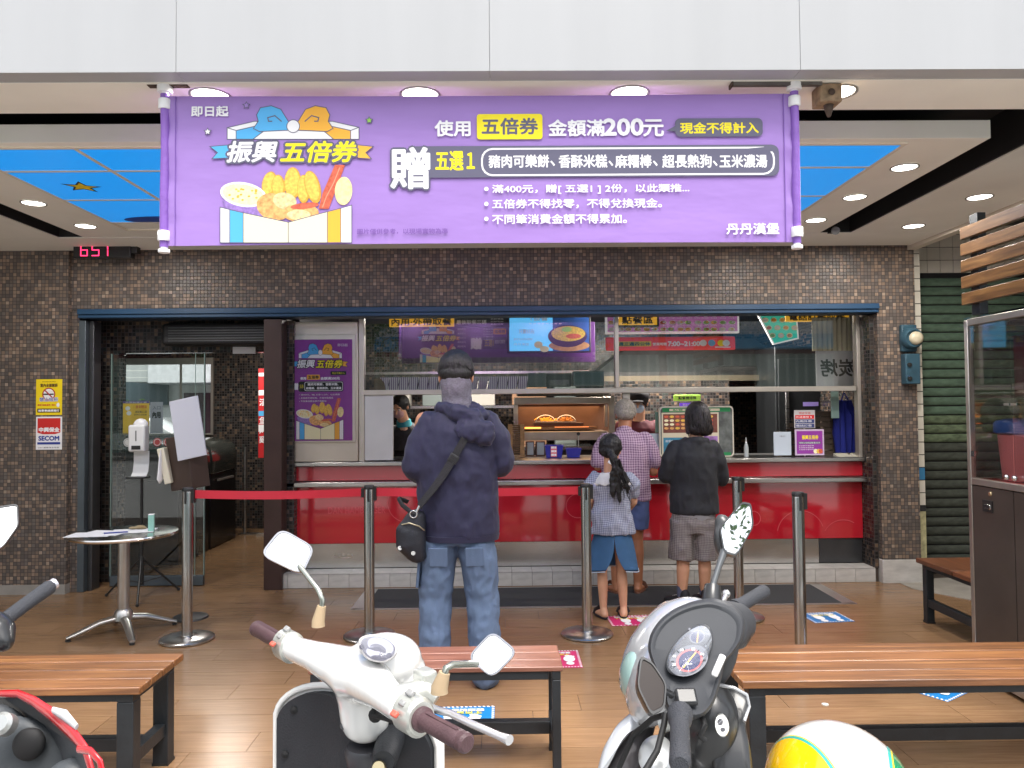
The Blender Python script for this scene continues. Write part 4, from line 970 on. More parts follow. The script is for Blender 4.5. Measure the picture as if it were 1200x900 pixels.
# items behind the upper glass
t = thing('counter_monitor', 'grey counter screen on the upper shelf seen through the glass', 'monitor', (.55, 7.0, 1.6)); part('body', kbox(672, 434.5, 708, 452, 6.85, .2), mat('grey_green', S(66, 84, 86), .3, var=.1), t, bevel=.006); part('screen', kbox(674, 436.5, 706, 450, 6.845, .006), mat('dark_screen', S(50, 70, 76), .1), t)
t = thing('dark_machine', 'dark drink machine with a silver front between pale boxes', 'machine', (.3, 7.0, 1.6)); part('body', kbox(641, 438, 670, 453, 6.84, .2), black_paint, t, bevel=.008); part('front', kbox(644, 445, 667, 452.5, 6.832, .01), mat('machine_front', S(96, 96, 92), .3, .5, var=.3, vscale=30), t, bevel=.004)
t = thing('grey_carton', 'dark grey carton beside the row of striped bags', 'carton', (.1, 7.0, 1.6)); part('body', kbox(619, 437, 640, 453, 6.85, .2), mat('carton_grey', S(58, 70, 70), .5), t, bevel=.004); part('tape', kbox(628, 436.8, 631, 437.6, 6.848, .2), alu, t)
t = thing('bread_bag', 'brown paper bag leaning beside the striped bags on the shelf', 'paper bag', (-1.0, 6.9, 1.6)); a = KP(438, 454, 6.83); part('bag', MB().loft([[Vector((a[0]+x, 6.83+y, z)) for x, y in ((0, 0), (.1-dx, 0), (.1-dx, .06), (0, .06))] for z, dx in ((1.616, 0), (1.68, .01), (1.72, .04))]), tan2, t, bevel=.006)
# green-framed order display
gm = thing('order_menu_stand', 'white rimmed menu stand with green bands standing on the counter', 'menu stand', (1.65, 6.62, 1.01))
Yg = 6.6; a = KP(773, 536.5, Yg); b = KP(859.5, 475.5, Yg); a = (a[0], 1.0125)
def rr(x0, x1, z0, z1, r, Y): 
    pts = []
    for cx, cz, an in ((x1-r, z1-r, 0), (x0+r, z1-r, 90), (x0+r, z0+r, 180), (x1-r, z0+r, 270)): pts += [(cx+r*math.cos(R(an+k*18)), cz+r*math.sin(R(an+k*18))) for k in range(6)]
    return pts
part('rim', MB().prism(rr(a[0], b[0], a[1], b[1], .035, Yg), lambda u, v: (u, Yg, v), lambda u, v: (u, Yg+.03, v)), mat('rim_cream', S(214, 206, 190), .35), gm, bevel=.005)
pr = Print(wallmap(Yg)); ggr = ink('signgreen', 28, 128, 72)
pr.poly(rr(a[0]+.012, b[0]-.012, a[1]+.012, b[1]-.012, .028, Yg), ink('grey_photo', 96, 100, 98, .5, 16))
pr.rect(a[0]+.03, b[1]-.05, b[0]-.03, b[1]-.014, ggr); pr.rect(b[0]-.11, a[1]+.014, b[0]-.03, a[1]+.04, ggr)
pr.rect(a[0]+.09, b[1]-.042, b[0]-.12, b[1]-.022, ink('panelcream', 214, 204, 178), .004); pr.text('點餐 菜單 MENU', a[0]+.12, b[1]-.038, b[0]-.2, b[1]-.026, ggr, .0006)
m0 = (a[0]+.022, a[1]+.02, b[0]-.13, b[1]-.055); pr.rect(*m0, ink('panelcream', 214, 204, 178))
pr.rect(m0[0]+.012, m0[1]+.19, m0[2]-.012, m0[3]-.012, ink('maroonrow', 120, 70, 60, .2, 30))
for j in range(4):
    for i in range(9): pr.ell(m0[0]+.04+i*.048, m0[3]-.035-j*.033, .019, .011, RND.choice([ichk, icr, ifry, isau]))
pr.rect(m0[0]+.012, m0[1]+.012, m0[0]+.2, m0[1]+.15, ink('aqua', 60, 130, 160, .25, 12)); pr.rect(m0[2]-.13, m0[1]+.03, m0[2]-.012, m0[1]+.16, ink('violetpic', 150, 110, 170, .4, 30))
pr.text('超值套餐 NEW', m0[0]+.03, m0[1]+.11, m0[0]+.19, m0[1]+.13, iw); pr.finish(gm)
part('foot', MB().box(a[0]+.1, a[0]+.2, Yg+.0, Yg+.12, 1.0105, 1.0125+.004), alu, gm); part('foot', MB().box(b[0]-.2, b[0]-.1, Yg+.0, Yg+.12, 1.0105, 1.0165), alu, gm)
t, pr, tx, rc, f = board('lime_sign', 'small lime green hanging sign above the green banded menu stand', 'sign', 790, 462.5, 821, 470, 7.4, mat('lime', S(150, 190, 70), .4, emit=.15)); tx('點餐請排隊', 795, 464.5, 816, 468.3, iblk, .001); pr.finish(t)
t, pr, tx, rc, f = board('violet_sign', 'small violet strip sign just under the lime green sign', 'sign', 797, 472, 815, 476.5, 7.4, mat('violet', S(110, 70, 200), .4, emit=.2)); tx('歡迎光臨', 800, 473, 812, 475.5, iw); pr.finish(t)
t = thing('paper_sheet', 'white acrylic sheet standing beside the menu stand on the counter', 'sheet', (1.35, 6.64, 1.01)); part('sheet', MB().box(KP(762, 508, 6.64)[0], KP(772, 508, 6.64)[0], 6.64, 6.645, 1.011, KP(762, 508, 6.64)[1]), mat('sheet_white', S(180, 190, 200), .3), t)
o = sheet('green_card', 'pale green card hanging beside the menu stand above the white sheet', *(lambda a, b: (a[0], b[0], a[1], b[1]))(KP(768, 507, 6.7), KP(775, 482.5, 6.7)), 6.7, ink('palegreen', 130, 170, 150), 'card')
sp = thing('spray_bottle', 'small clear pointed bottle on the red counter right of the menu stand'.replace('right of', 'beside'), 'bottle', (0, 0, 0)); sp.location = (0, 0, 0)
cx = KP(874.5, 530, 6.62)[0]; part('bottle', MB().lathe([(.001, 1.0105), (.019, 1.011), (.02, 1.09), (.013, 1.12), (.006, 1.135), (.004, 1.175), (.001, 1.178)], 20, (cx, 6.62, 0)), mat('cloudy_plastic', S(170, 176, 176), .25), sp, smooth=50)
part('cap', MB().lathe([(.008, 1.128), (.008, 1.14), (.005, 1.142)], 16, (cx, 6.62, 0)), wp, sp, smooth=40)
def card(name, lb, x0, y0, x1, y1, Y, m_, cat='card', rimm=None):
    a = KP(x0, y1, Y); b = KP(x1, y0, Y); t = thing(name, lb, cat, ((a[0]+b[0])/2, Y, a[1]))
    part('panel', MB().box(a[0], b[0], Y, Y+.008, a[1], b[1]), rimm or m_, t, bevel=.002)
    pr = Print(wallmap(Y)); 
    if rimm: pr.rect(a[0]+.014, a[1]+.014, b[0]-.014, b[1]-.014, m_)
    return t, a, b, pr
t, a, b, pr = card('payment_card', 'plain white upright card on the counter beside the purple framed poster', 907, 506, 927, 533.8, 6.55, ink('cardwhite', 190, 200, 212)); pr.text('行動支付', a[0]+.05, b[1]-.045, b[0]-.05, b[1]-.03, ink('grey', 120, 120, 130)); pr.finish(t)
t, a, b, pr = card('counter_poster', 'small white rimmed purple poster standing on the counter', 932, 503, 965.5, 533.8, 6.56, purple, 'poster', ink('rimlilac', 200, 180, 206))
pr.text('振興五倍券', a[0]+.06, b[1]-.085, b[0]-.05, b[1]-.05, iy, .001); pr.rect(a[0]+.03, b[1]-.125, b[0]-.03, b[1]-.105, ink('slate', 96, 94, 116)); pr.text('使用五倍券金額滿200元', a[0]+.035, b[1]-.122, b[0]-.035, b[1]-.108, iw)
for i in range(3): pr.text('五倍券不得找零', a[0]+.03, b[1]-.145-i*.016, b[0]-.09, b[1]-.135-i*.016, iw)
for x, m_ in ((.075, icr), (.05, ifry), (.032, isau)): pr.ell(b[0]-x, a[1]+.035, .018, .02, m_)
pr.finish(t)
t, a, b, pr = card('price_sign', 'small white notice with red and blue rows above the purple poster', 931, 480.5, 955, 502, 6.6, ink('panelwhite', 196, 190, 190), 'sign')
w_ = b[0]-a[0]; pr.text('現金交易', a[0]+.04, b[1]-.035, b[0]-.04, b[1]-.015, ired); pr.rect(a[0]+.008, b[1]-.075, b[0]-.008, b[1]-.042, ired); pr.rect(a[0]+.008, b[1]-.112, b[0]-.008, b[1]-.08, ink('bluerow', 60, 70, 120)); pr.rect(a[0]+.008, b[1]-.15, b[0]-.008, b[1]-.117, ink('bluerow', 60, 70, 120))
for i, s_ in enumerate(('外送專線 8', '內用外帶', '電話訂餐')): pr.text(s_, a[0]+.015, b[1]-.068-i*.037, b[0]-.03, b[1]-.05-i*.037, iw)
pr.finish(t)
part('sign_post', MB().box((a[0]+b[0])/2-.006, (a[0]+b[0])/2+.006, 6.608, 6.618, 1.0105, b[1]-.02), alu, t)
cr = thing('slatted_crate', 'dark brown slatted wooden rack behind the small counter signs', 'rack', (2.6, 6.75, 1.01))
for i in range(8): part('slat', kbox(922+max(0, 3-i)*3, 482+i*6.6, 976, 487.4+i*6.6, 6.8, .02), mat('dark_slat', S(62, 50, 40), .6, var=.3, vscale=20), cr)
part('side', kbox(919, 506, 923, 534, 6.79, .2), MAT['dark_slat'], cr); part('side', kbox(973, 482, 977, 534, 6.825, .2), MAT['dark_slat'], cr)
bc = thing('blue_apron', 'deep blue apron hanging at the window end behind the counter', 'apron', (2.95, 6.78, 1.05))
ap = MB(); a = KP(981, 528, 6.75); rings = []
for z_, x0, x1 in ((0, 979, 1014), (.25, 977, 1018), (.44, 978, 1016), (.55, 984, 1000), (.64, 985, 998)):
    X0, X1 = KP(x0, 500, 6.75)[0], KP(x1, 500, 6.75)[0]; n_ = 24
    f_ = [Vector((X0+(X1-X0)*k/n_, 6.75+.018*math.sin(k*1.5)+.01*math.sin(k*.6+z_*8), 1.03+z_*.72)) for k in range(n_+1)]
    rings.append(f_+[v+Vector((0, .02, 0)) for v in f_[::-1]])
part('cloth', ap.loft(rings), mat('apron_blue', S(26, 36, 120), .8, var=.12, vscale=6), bc, smooth=60)
part('strap', MB().tube([(rings[-1][4].x, 6.76, 1.49), (rings[-1][12].x, 6.78, 1.56), (rings[-1][20].x, 6.76, 1.49)], .006, 8), MAT['apron_blue'], bc)
o = sheet('teal_strip', 'narrow pale teal strip hanging beside the blue apron', *(lambda a, b: (a[0], b[0], a[1], b[1]))(KP(974, 490, 6.7), KP(982.5, 457.5, 6.7)), 6.7, ink('tealpale', 130, 156, 150), 'strip')
bk_ = thing('open_booklet', 'open cream booklet lying at the end of the red counter', 'booklet', (2.95, 6.55, 1.0105))
for s_, x0, x1 in ((1, 981, 998), (-1, 999, 1018)):
    X0, X1 = KP(x0, 530, 6.52)[0], KP(x1, 530, 6.52)[0]
    part('page', MB().add([(X0, 6.5, 1.0115), (X1, 6.5, 1.0115), (X1-.01*s_, 6.6, 1.035), (X0+.01*(1-s_), 6.6, 1.035), (X0, 6.5, 1.0105), (X1, 6.5, 1.0105), (X1, 6.6, 1.0105), (X0, 6.6, 1.0105)], [(0, 1, 2, 3), (4, 7, 6, 5), (0, 4, 5, 1), (1, 5, 6, 2), (2, 6, 7, 3), (3, 7, 4, 0)]), ink('paperwarm', 190, 184, 168), bk_)
fr2 = thing('tall_fridge', 'tall dark steel fridge with a small violet sticker behind the signs', 'fridge', (2.6, 7.7, .115))
part('body', kbox(912, 405, 1006, 640, 7.7, .6), mat('fridge_dark', S(52, 54, 56), .3, .5, var=.1), fr2, bevel=.01)
part('door', kbox(915, 420, 958, 600, 7.68, .018), MAT['fridge_dark'], fr2, bevel=.006); part('door', kbox(960, 420, 1003, 600, 7.68, .018), MAT['fridge_dark'], fr2, bevel=.006)
part('handle', kbox(922, 455, 924.5, 530, 7.66, .02), steel, fr2, bevel=.004)
pr = Print(wallmap(7.68)); a = KP(941, 476, 7.68); b = KP(959, 471, 7.68); pr.rect(a[0], a[1], b[0], b[1], ink('violetlabel', 170, 150, 230)); pr.finish(fr2)
hood = thing('extractor_hood', 'dark steel extractor hood hanging over the kitchen end', 'extractor hood', (2.3, 8.4, 1.9))
part('canopy', MB().loft([[Vector(p) for p in ((1.0, 8.2, 1.72), (3.1, 8.2, 1.72), (3.1, 9.2, 1.72), (1.0, 9.2, 1.72))], [Vector(p) for p in ((1.0, 8.2, 1.82), (3.1, 8.2, 1.82), (3.1, 9.2, 1.82), (1.0, 9.2, 1.82))], [Vector(p) for p in ((1.5, 8.5, 2.2), (2.8, 8.5, 2.2), (2.8, 9.1, 2.2), (1.5, 9.1, 2.2))]]), mat('hood_steel', S(80, 82, 82), .35, .8, var=.15), hood)
part('light_lip', MB().box(1.0, 3.1, 8.18, 8.198, 1.72, 1.78), mat('lip_steel', S(150, 140, 120), .3, .7), hood)
kb = thing('kitchen_bench', 'long steel work bench with back shelves in the dark kitchen', 'work bench', (0, 8.6, .115))
part('worktop', MB().box(-1.7, 1.0, 8.5, 9.2, .98, 1.02), steel_h, kb); part('carcass', MB().box(-1.68, .98, 8.55, 9.2, .12, .979), dark_steel, kb)
for z_ in (1.45, 1.85): part('shelf', MB().box(-1.7, 1.0, 8.95, 9.3, z_, z_+.03), steel_h, kb)
for x, w_, h, m_ in ((-1.4, .3, .25, 'k1'), (-.95, .35, .2, 'k2'), (-.4, .3, .3, 'k1'), (.1, .4, .22, 'k3'), (.6, .25, .28, 'k2')):
    cm = {'k1': mat('k1', S(150, 146, 136), .5), 'k2': mat('k2', S(96, 104, 100), .5), 'k3': mat('k3', S(128, 96, 70), .7)}[m_]
    for z_, j in ((1.02, 'on the kitchen worktop'), (1.48, 'on the lower kitchen shelf')):
        t = thing('container', {'k1': 'pale', 'k2': 'grey green', 'k3': 'brown'}[m_]+' lidded container '+('wide' if w_ > .32 else 'narrow')+' '+('tall' if h > .24 else 'low')+' '+j+(' near the partition' if x < -.7 else ' toward the order point'), 'container', (x, 9.0, z_))
        part('tub', MB().box(x, x+w_, 8.98, 9.2, z_+.001, z_+h*.85), cm, t, bevel=.01); part('lid', MB().box(x-.008, x+w_+.008, 8.972, 9.208, z_+h*.85+.001, z_+h*.95), cm, t, bevel=.006)
# ================================================================== lobby contents
dark_gloss = mat('case_dark', S(58, 62, 58), .12, .2, coat=.6, var=.1)
for k, (y0, y1, lb) in enumerate(((7.3, 8.05, 'dark round-topped display case nearest the glass door in the lobby'), (8.09, 8.85, 'dark round-topped display case farther into the lobby'))):
    t = thing('display_case', lb, 'display case', (-3.4, (y0+y1)/2, 0), group='dark display cases in the lobby')
    part('cabinet', MB().box(-3.75, -3.07, y0, y1, 0, .78), mat('case_black', (.02, .02, .022), .25, .3), t, bevel=.01)
    prof = [(-3.75, .782), (-3.06, .782), (-3.055, .95), (-3.075, 1.05), (-3.14, 1.12), (-3.3, 1.145), (-3.75, 1.145)]
    part('round_top', MB().loft([[Vector((x, y, z)) for x, z in prof] for y in (y0, y1)]), dark_gloss, t, bevel=.015)
    part('handle', MB().box(-3.056, -3.04, y0+.15, y1-.15, .70, .72), alu, t)
    if k == 0:
        part('digit_display', MB().box(-3.40, -3.12, y0-.012, y0+.0, .86, .96), black_paint, t)
        pr = Print(wallmap(y0-.012)); pr.text('4.0', -3.20, .895, -3.135, .925, mat('led_dim', (.8, .05, .08), .5, emit=.4), .0012); pr.finish(t)
part_m = ink('bannerred', 200, 40, 44)
t = thing('pull_up_banner', 'narrow red and white vertical banner glimpsed at the lobby back', 'banner', (-2.76, 8.9, 0))
part('sheet', MB().box(-2.83, -2.70, 8.9, 8.91, .9, 1.93), part_m, t); part('stand', MB().box(-2.85, -2.68, 8.88, 8.96, 0, .03), alu, t); part('pole', MB().tube([(-2.765, 8.93, .03), (-2.765, 8.93, 1.93)], .008, 8), alu, t)
pr = Print(wallmap(8.9)); 
for z_, h_ in ((1.62, .06), (1.2, .08), (1.84, .04)): pr.rect(-2.828, z_, -2.702, z_+h_, iw)
pr.rect(-2.828, 1.38, -2.702, 1.44, ib); 
for i, ch in enumerate('漢堡炸雞'): pr.text(ch, -2.82, 1.5-i*.11-(.1 if i > 0 else 0), -2.71, 1.58-i*.11-(.1 if i > 0 else 0), iw, .002)
pr.finish(t)
p = P(287, 626, Z=0)
t = thing('door_pull', 'slim steel guide post with a flat foot inside the lobby doorway', 'post', (p.x, p.y, 0)); part('post', MB().tube([(p.x, p.y, .012), (p.x, p.y, 1.02)], .018, 12), steel, t, smooth=50); part('foot', MB().box(p.x-.06, p.x+.16, p.y-.05, p.y+.05, .0, .012), steel, t)
# notices on the glass door
o = sheet('yellow_notice', 'yellow instruction notice with purple heading taped inside the glass door', *(lambda a, b: (a[0], b[0], a[1], b[1]))(KP(144, 509, 6.47), KP(175, 470, 6.47)), 6.472, ink('noticeyellow', 240, 196, 40), 'notice')
a, b = KP(144, 509, 6.47), KP(175, 470, 6.47); pr = Print(wallmap(6.469)); pr.rect(a[0], b[1]-.018, b[0], b[1], ink('noticepurple', 80, 50, 130)); pr.text('外帶點餐步驟', a[0]+.02, b[1]-.015, b[0]-.02, b[1]-.004, iw)
for c in ((.04, .06), (.05, .10)): pr.ell(a[0]+c[0], b[1]-c[1], .02, .018, iw)
pr.text('1 量測體溫', a[0]+.09, b[1]-.06, b[0]-.02, b[1]-.035, ired); pr.text('請配戴口罩', a[0]+.1, b[1]-.10, b[0]-.02, b[1]-.08, iblk); pr.text('保持社交距離', a[0]+.09, b[1]-.12, b[0]-.02, b[1]-.107, iblk); pr.finish(o)
o = sheet('grey_notice', 'pale grey notice with black characters taped inside the glass door', *(lambda a, b: (a[0], b[0], a[1], b[1]))(KP(176, 508, 6.47), KP(191, 471, 6.47)), 6.472, ink('noticegrey', 170, 170, 182), 'notice')
a, b = KP(176, 508, 6.47), KP(191, 471, 6.47); pr = Print(wallmap(6.469)); pr.text('內用', a[0]+.02, a[1]+.13, b[0]-.02, a[1]+.18, iblk, .003); pr.text('入口', a[0]+.02, a[1]+.20, b[0]-.02, a[1]+.23, ink('grey', 120, 120, 130), .001); pr.finish(o)
# ------------------------------------------------------------------ made-up side street, standing in for the street scene in the door glass
hb_ = thing('made_up_street_building', 'pale tiled building with projecting balcony across the made-up side street', 'building', (-9, 19, 0))
bw = mat_stripes('pale_siding', S(214, 216, 212), S(180, 184, 184), 6, 'z', duty=.12, soft=.05, mode='one', wob=0)
part('wall', MB().box(-14, -6.4, 19.6, 20, -.12, 9), mat('tile_pale', S(226, 228, 226), .6, var=.08), hb_)
part('dark_bay', MB().box(-9.6, -8.5, 19.5, 19.6, 1.6, 3.2), mat('bay_dark', S(70, 84, 92), .4), hb_)
part('balcony', MB().box(-8.4, -6.5, 18.2, 19.6, 2.1, 3.0), mat('balcony_grey', S(214, 216, 220), .6, var=.08), hb_, bevel=.02)
part('balcony', MB().box(-9.0, -8.3, 18.4, 19.6, 2.15, 3.3), bw, hb_)
part('doorway', MB().box(-8.1, -7.2, 19.55, 19.6, -.1, 1.9), mat('doorway_dark', S(90, 60, 70), .6), hb_)
part('column', MB().box(-6.9, -6.6, 18.6, 19.0, -.12, 2.1), MAT['balcony_grey'], hb_)
part('shop_sign', MB().box(-10.4, -10.0, 19.3, 19.5, 1.1, 2.0), ink('tealsign', 40, 170, 140), hb_)
struct('made_up_street', MB().box(-40, -5.4, 11.2, 19.5, -.2, -.1), asphalt)
def car(x, y, z, body, lb, rot=0):
    t = thing('parked_car', lb, 'car', (x, y, z), rot)
    prof = [(-2.1, .35), (-2.15, .62), (-1.95, .86), (-1.2, .95), (-.65, 1.38), (.75, 1.42), (1.45, .98), (2.0, .88), (2.12, .6), (2.1, .35)]
    rings = [[Vector((a_, w_, b_)) for a_, b_ in [(p_[0]*s_, p_[1] if p_[1] < 1 else 1+(p_[1]-1)*s_) for p_ in prof]] for w_, s_ in ((-.84, .97), (-.78, 1), (.78, 1), (.84, .97))]
    part('body', MB().loft(rings), body, t, world=False, bevel=.05, seg=3)
    gl = mat('car_glass', (.03, .04, .045), .05)
    for s_ in (-1, 1): part('side_window', MB().prism([(-1.05, .98), (-.6, 1.31), (.7, 1.35), (1.3, 1.0)], lambda u, v: (u, s_*.83, v), lambda u, v: (u, s_*.80, v)), gl, t, world=False)
    for a_ in (-1.35, 1.35):
        for s_ in (-1, 1):
            wl = part('wheel', MB().lathe([(.05, -.1), (.31, -.1), (.33, -.06), (.33, .06), (.31, .1), (.05, .1)], 24, (a_, s_*.78, .33), Matrix.Rotation(R(90), 3, 'X')), mat('tyre', (.02, .02, .02), .8), t, world=False, smooth=40)
    for s_ in (-1, 1): part('headlight', MB().sphere((2.02, s_*.62, .72), (.08, .16, .08)), mat('lamp_clear', (.6, .6, .62), .1), t, world=False, smooth=60)
    return t
car(-7.6, 15.5, -.1, mat('car_white', (.75, .76, .78), .15, coat=1), 'white car parked in the made-up side street beyond the lobby window', .12)
bu = MB()
for i in range(260):
    c = Vector((-8.15, 16.9, .9))+Vector((RND.gauss(0, .22), RND.gauss(0, .2), RND.gauss(0, .3))); bu.obox(c, (.09, .09, .004), Matrix.Rotation(RND.uniform(0, 3), 3, 'X') @ Matrix.Rotation(RND.uniform(0, 3), 3, 'Y'))
t = thing('potted_shrub', 'bright green shrub standing outside the added lobby window', 'shrub', (-8.15, 16.9, -.1)); part('foliage', bu, mat('shrub_leaf', (.10, .2, .04), .6), t); part('stem', MB().tube([(-8.15, 16.9, .2), (-8.15, 16.9, .9)], .03, 8), tan2, t); part('pot', MB().lathe([(.01, -.1), (.18, -.1), (.24, .25), (.2, .25), (.01, .2)], 20, (-8.15, 16.9, 0)), mat('terracotta', S(140, 80, 60), .7), t, smooth=40)
# ================================================================== arcade furniture
pole_m = mat('stanchion_steel', (.50, .49, .475), .22, 1, var=.12, vscale=4, aniso=(8, 8, .6))
def stanchion(x, y, lb):
    t = thing('queue_post', lb, 'queue post', (x, y, 0), group='steel queue posts')
    part('base', MB().lathe([(.005, 0), (.158, 0), (.165, .006), (.165, .014), (.158, .02), (.09, .027), (.045, .030), (.04, .034), (.005, .034)], 48, (x, y, 0)), steel, t, smooth=35)
    part('pole', MB().lathe([(.004, .032), (.033, .032), (.033, .93), (.031, .938), (.004, .938)], 32, (x, y, 0)), pole_m, t, smooth=35)
    part('cassette', MB().lathe([(.004, .936), (.030, .936), (.034, .940), (.034, .956), (.030, .962), (.004, .964)], 32, (x, y, 0)).box(x+.028, x+.046, y-.018, y+.018, .865, .955).box(x-.006, x+.006, y-.040, y-.030, .862, .945), mat('black_plastic', (.02, .02, .02), .4), t, smooth=35)
    return t
posts = [(-2.015, 4.93, 'steel queue post beside the round table, start of the red belt'), (-.866, 4.95, 'steel queue post between the white scooter mirror and the man, red belt both ways'),
         (.52, 4.93, 'steel queue post with shiny round base next to the girl in denim skirt'), (1.60, 5.28, 'steel queue post behind the pointed mirror of the grey scooter'), (1.655, 4.33, 'steel queue post whose foot is hidden by the long orange-brown bench')]
for x, y, lb in posts: stanchion(x, y, lb)
beltm = mat('belt_red', S(206, 44, 62), .6, var=.05)
for (x0, y0), (x1, y1), lb in (((-1.968, 4.93), (-.905, 4.95), 'red belt stretched from the table post to the middle post'), ((-.82, 4.95), (.484, 4.93), 'red belt running behind the man in navy to the third post')):
    n_ = 24; rings = []
    for i in range(n_+1):
        k = i/n_; x = x0+(x1-x0)*k; y = y0+(y1-y0)*k; sg = -.012*math.sin(math.pi*k)*(1 if x0 < -1 else .6); tw = .10*math.sin(k*5)
        c = Vector((x, y, .918+sg)); u = Vector((0, math.sin(tw), math.cos(tw)))*.026; v = Vector((0, .0008, 0)); rings.append([c-u-v, c+u-v, c+u+v, c-u+v])
    t = thing('queue_belt', lb, 'belt', (x0, y0, .9), group='red belts of the queue posts'); part('webbing', MB().loft(rings), beltm, t, smooth=30)
    part('belt_clip', MB().box(x1-.012, x1+.012, y1-.010, y1+.006, .885, .945), mat('black_plastic'), t, bevel=.002)
# round table
rt = thing('round_table', 'small round aluminium cafe table on a cast four-foot base', 'table', (-2.5, 5.1, 0))
alb = mat('cast_aluminium', S(190, 188, 184), .3, .9, var=.12, vscale=8)
part('table_top', MB().lathe([(.004, .632), (.318, .632), (.33, .638), (.333, .648), (.33, .656), (.322, .6575), (.004, .6575)], 56, (-2.5, 5.1, 0)), mat('table_steel', (.62, .60, .57), .16, 1, var=.2, vscale=10), rt, smooth=35)
part('pole', MB().tube([(-2.5, 5.1, .12), (-2.5, 5.1, .632)], .036, 24), alb, rt, smooth=50); part('hub', MB().lathe([(.03, .08), (.06, .09), (.055, .14), (.04, .16), (.004, .16)], 24, (-2.5, 5.1, 0)), alb, rt, smooth=50)
for k in range(4):
    a = R(215+90*k); d = Vector((math.cos(a), math.sin(a), 0)); o = Vector((-2.5, 5.1, 0))
    part('leg', MB().tube([o+d*.02+Vector((0, 0, .105)), o+d*.14+Vector((0, 0, .088)), o+d*.28+Vector((0, 0, .035)), o+d*.325+Vector((0, 0, .022))], [(.03, .022), (.027, .02), (.022, .014), (.018, .010)], 14), alb, rt, smooth=60)
    part('foot', MB().lathe([(.004, 0), (.016, 0), (.016, .012), (.004, .014)], 12, o+d*.315), mat('black_plastic'), rt)
t = thing('paper_forms', 'white paper forms lying on the round table', 'papers', (-2.6, 5.05, .658))
for i, (x, y, a) in enumerate(((-2.66, 5.00, .1), (-2.60, 5.06, -.15), (-2.45, 5.12, .25))):
    part('sheet', MB().obox((x, y, .6585+.0012*i), (.27, .19, .001), Matrix.Rotation(a, 3, 'Z')), ink('formwhite', 222, 222, 226), t)
t = thing('pen', 'blue pen lying across the paper forms', 'pen', (-2.5, 5.0, .663)); part('barrel', MB().tube([(-2.58, 5.0, .6665), (-2.45, 5.05, .6665)], .004, 8), ink('penblue', 30, 50, 140), t); part('tip', MB().tube([(-2.58, 5.0, .6665), (-2.592, 4.996, .6665)], [.003, .001], 8), chrome, t)
t = thing('mint_carton', 'small mint green carton standing on the round table', 'carton', (-2.32, 5.1, .658)); part('body', MB().obox((-2.33, 5.12, .658+.055), (.035, .05, .108), Matrix.Rotation(.3, 3, 'Z')), ink('mint', 150, 200, 184), t, bevel=.002); part('top_flap', MB().obox((-2.33, 5.12, .768), (.036, .051, .003), Matrix.Rotation(.3, 3, 'Z')), iw, t)
t = thing('pen_tray', 'crumpled tan cloth beside the mint carton on the table', 'cloth', (-2.42, 5.08, .66)); mb = MB(); 
for i in range(9): mb.sphere((-2.44+RND.uniform(-.05, .05), 5.2+RND.uniform(-.03, .03), .668+RND.uniform(0, .008)), (.03, .02, .009), 10)
o = link('cloth', organic(mb, mat('tan_cloth', S(150, 132, 100), .9, var=.2), .004, 2), t); o
# sanitiser dispenser on tripod
dx, dy = -2.83, 6.05
ds = thing('sanitiser_stand', 'white hand sanitiser dispenser on a slim black tripod', 'dispenser', (dx, dy, 0))
bp_ = mat('black_plastic')
part('pole', MB().tube([(dx, dy, .12), (dx, dy, .98)], .011, 12), bp_, ds, smooth=50)
part('hub', MB().lathe([(.004, .10), (.02, .10), (.02, .30), (.014, .32), (.004, .32)], 16, (dx, dy, 0)), bp_, ds, smooth=40)
for k in range(3):
    a = R(-70+120*k); d = Vector((math.cos(a), math.sin(a), 0)); o = Vector((dx, dy, 0)); kk = .30
    part('leg', MB().tube([o+d*.02+Vector((0, 0, .29)), o+d*kk+Vector((0, 0, .012))], .008, 10), bp_, ds); part('brace', MB().tube([o+d*.02+Vector((0, 0, .12)), o+d*.17+Vector((0, 0, .135))], .005, 8), bp_, ds)
    part('foot', MB().sphere(o+d*kk+Vector((0, 0, .012)), .013, 10), bp_, ds)
wpl = mat('dispenser_white', (.72, .72, .72), .25, coat=.3)
part('drip_tray', MB().box(dx-.07, dx+.07, dy-.12, dy-.01, .93, .945), bp_, ds, bevel=.004)
part('back_plate', MB().loft([[Vector((dx+x, y, z)) for x, y in ((-.06, dy-.012-b), (.06, dy-.012-b), (.06, dy-.002-b), (-.06, dy-.002-b))] for z, b in ((.945, .05), (.98, .015), (1.05, .0), (1.14, .0))]), wpl, ds, bevel=.005)
part('body', MB().box(dx-.065, dx+.065, dy-.10, dy-.012, 1.135, 1.345), wpl, ds, bevel=.018, seg=4)
part('dome', MB().sphere((dx+.01, dy-.045, 1.335), (.058, .04, .058), 20), wpl, ds, smooth=60)
part('level_window', MB().box(dx-.006, dx+.004, dy-.103, dy-.099, 1.22, 1.30), ink('windowgrey', 120, 120, 120), ds); part('nozzle_sensor', MB().box(dx-.035, dx+.035, dy-.104, dy-.099, 1.155, 1.185), bp_, ds, bevel=.004)
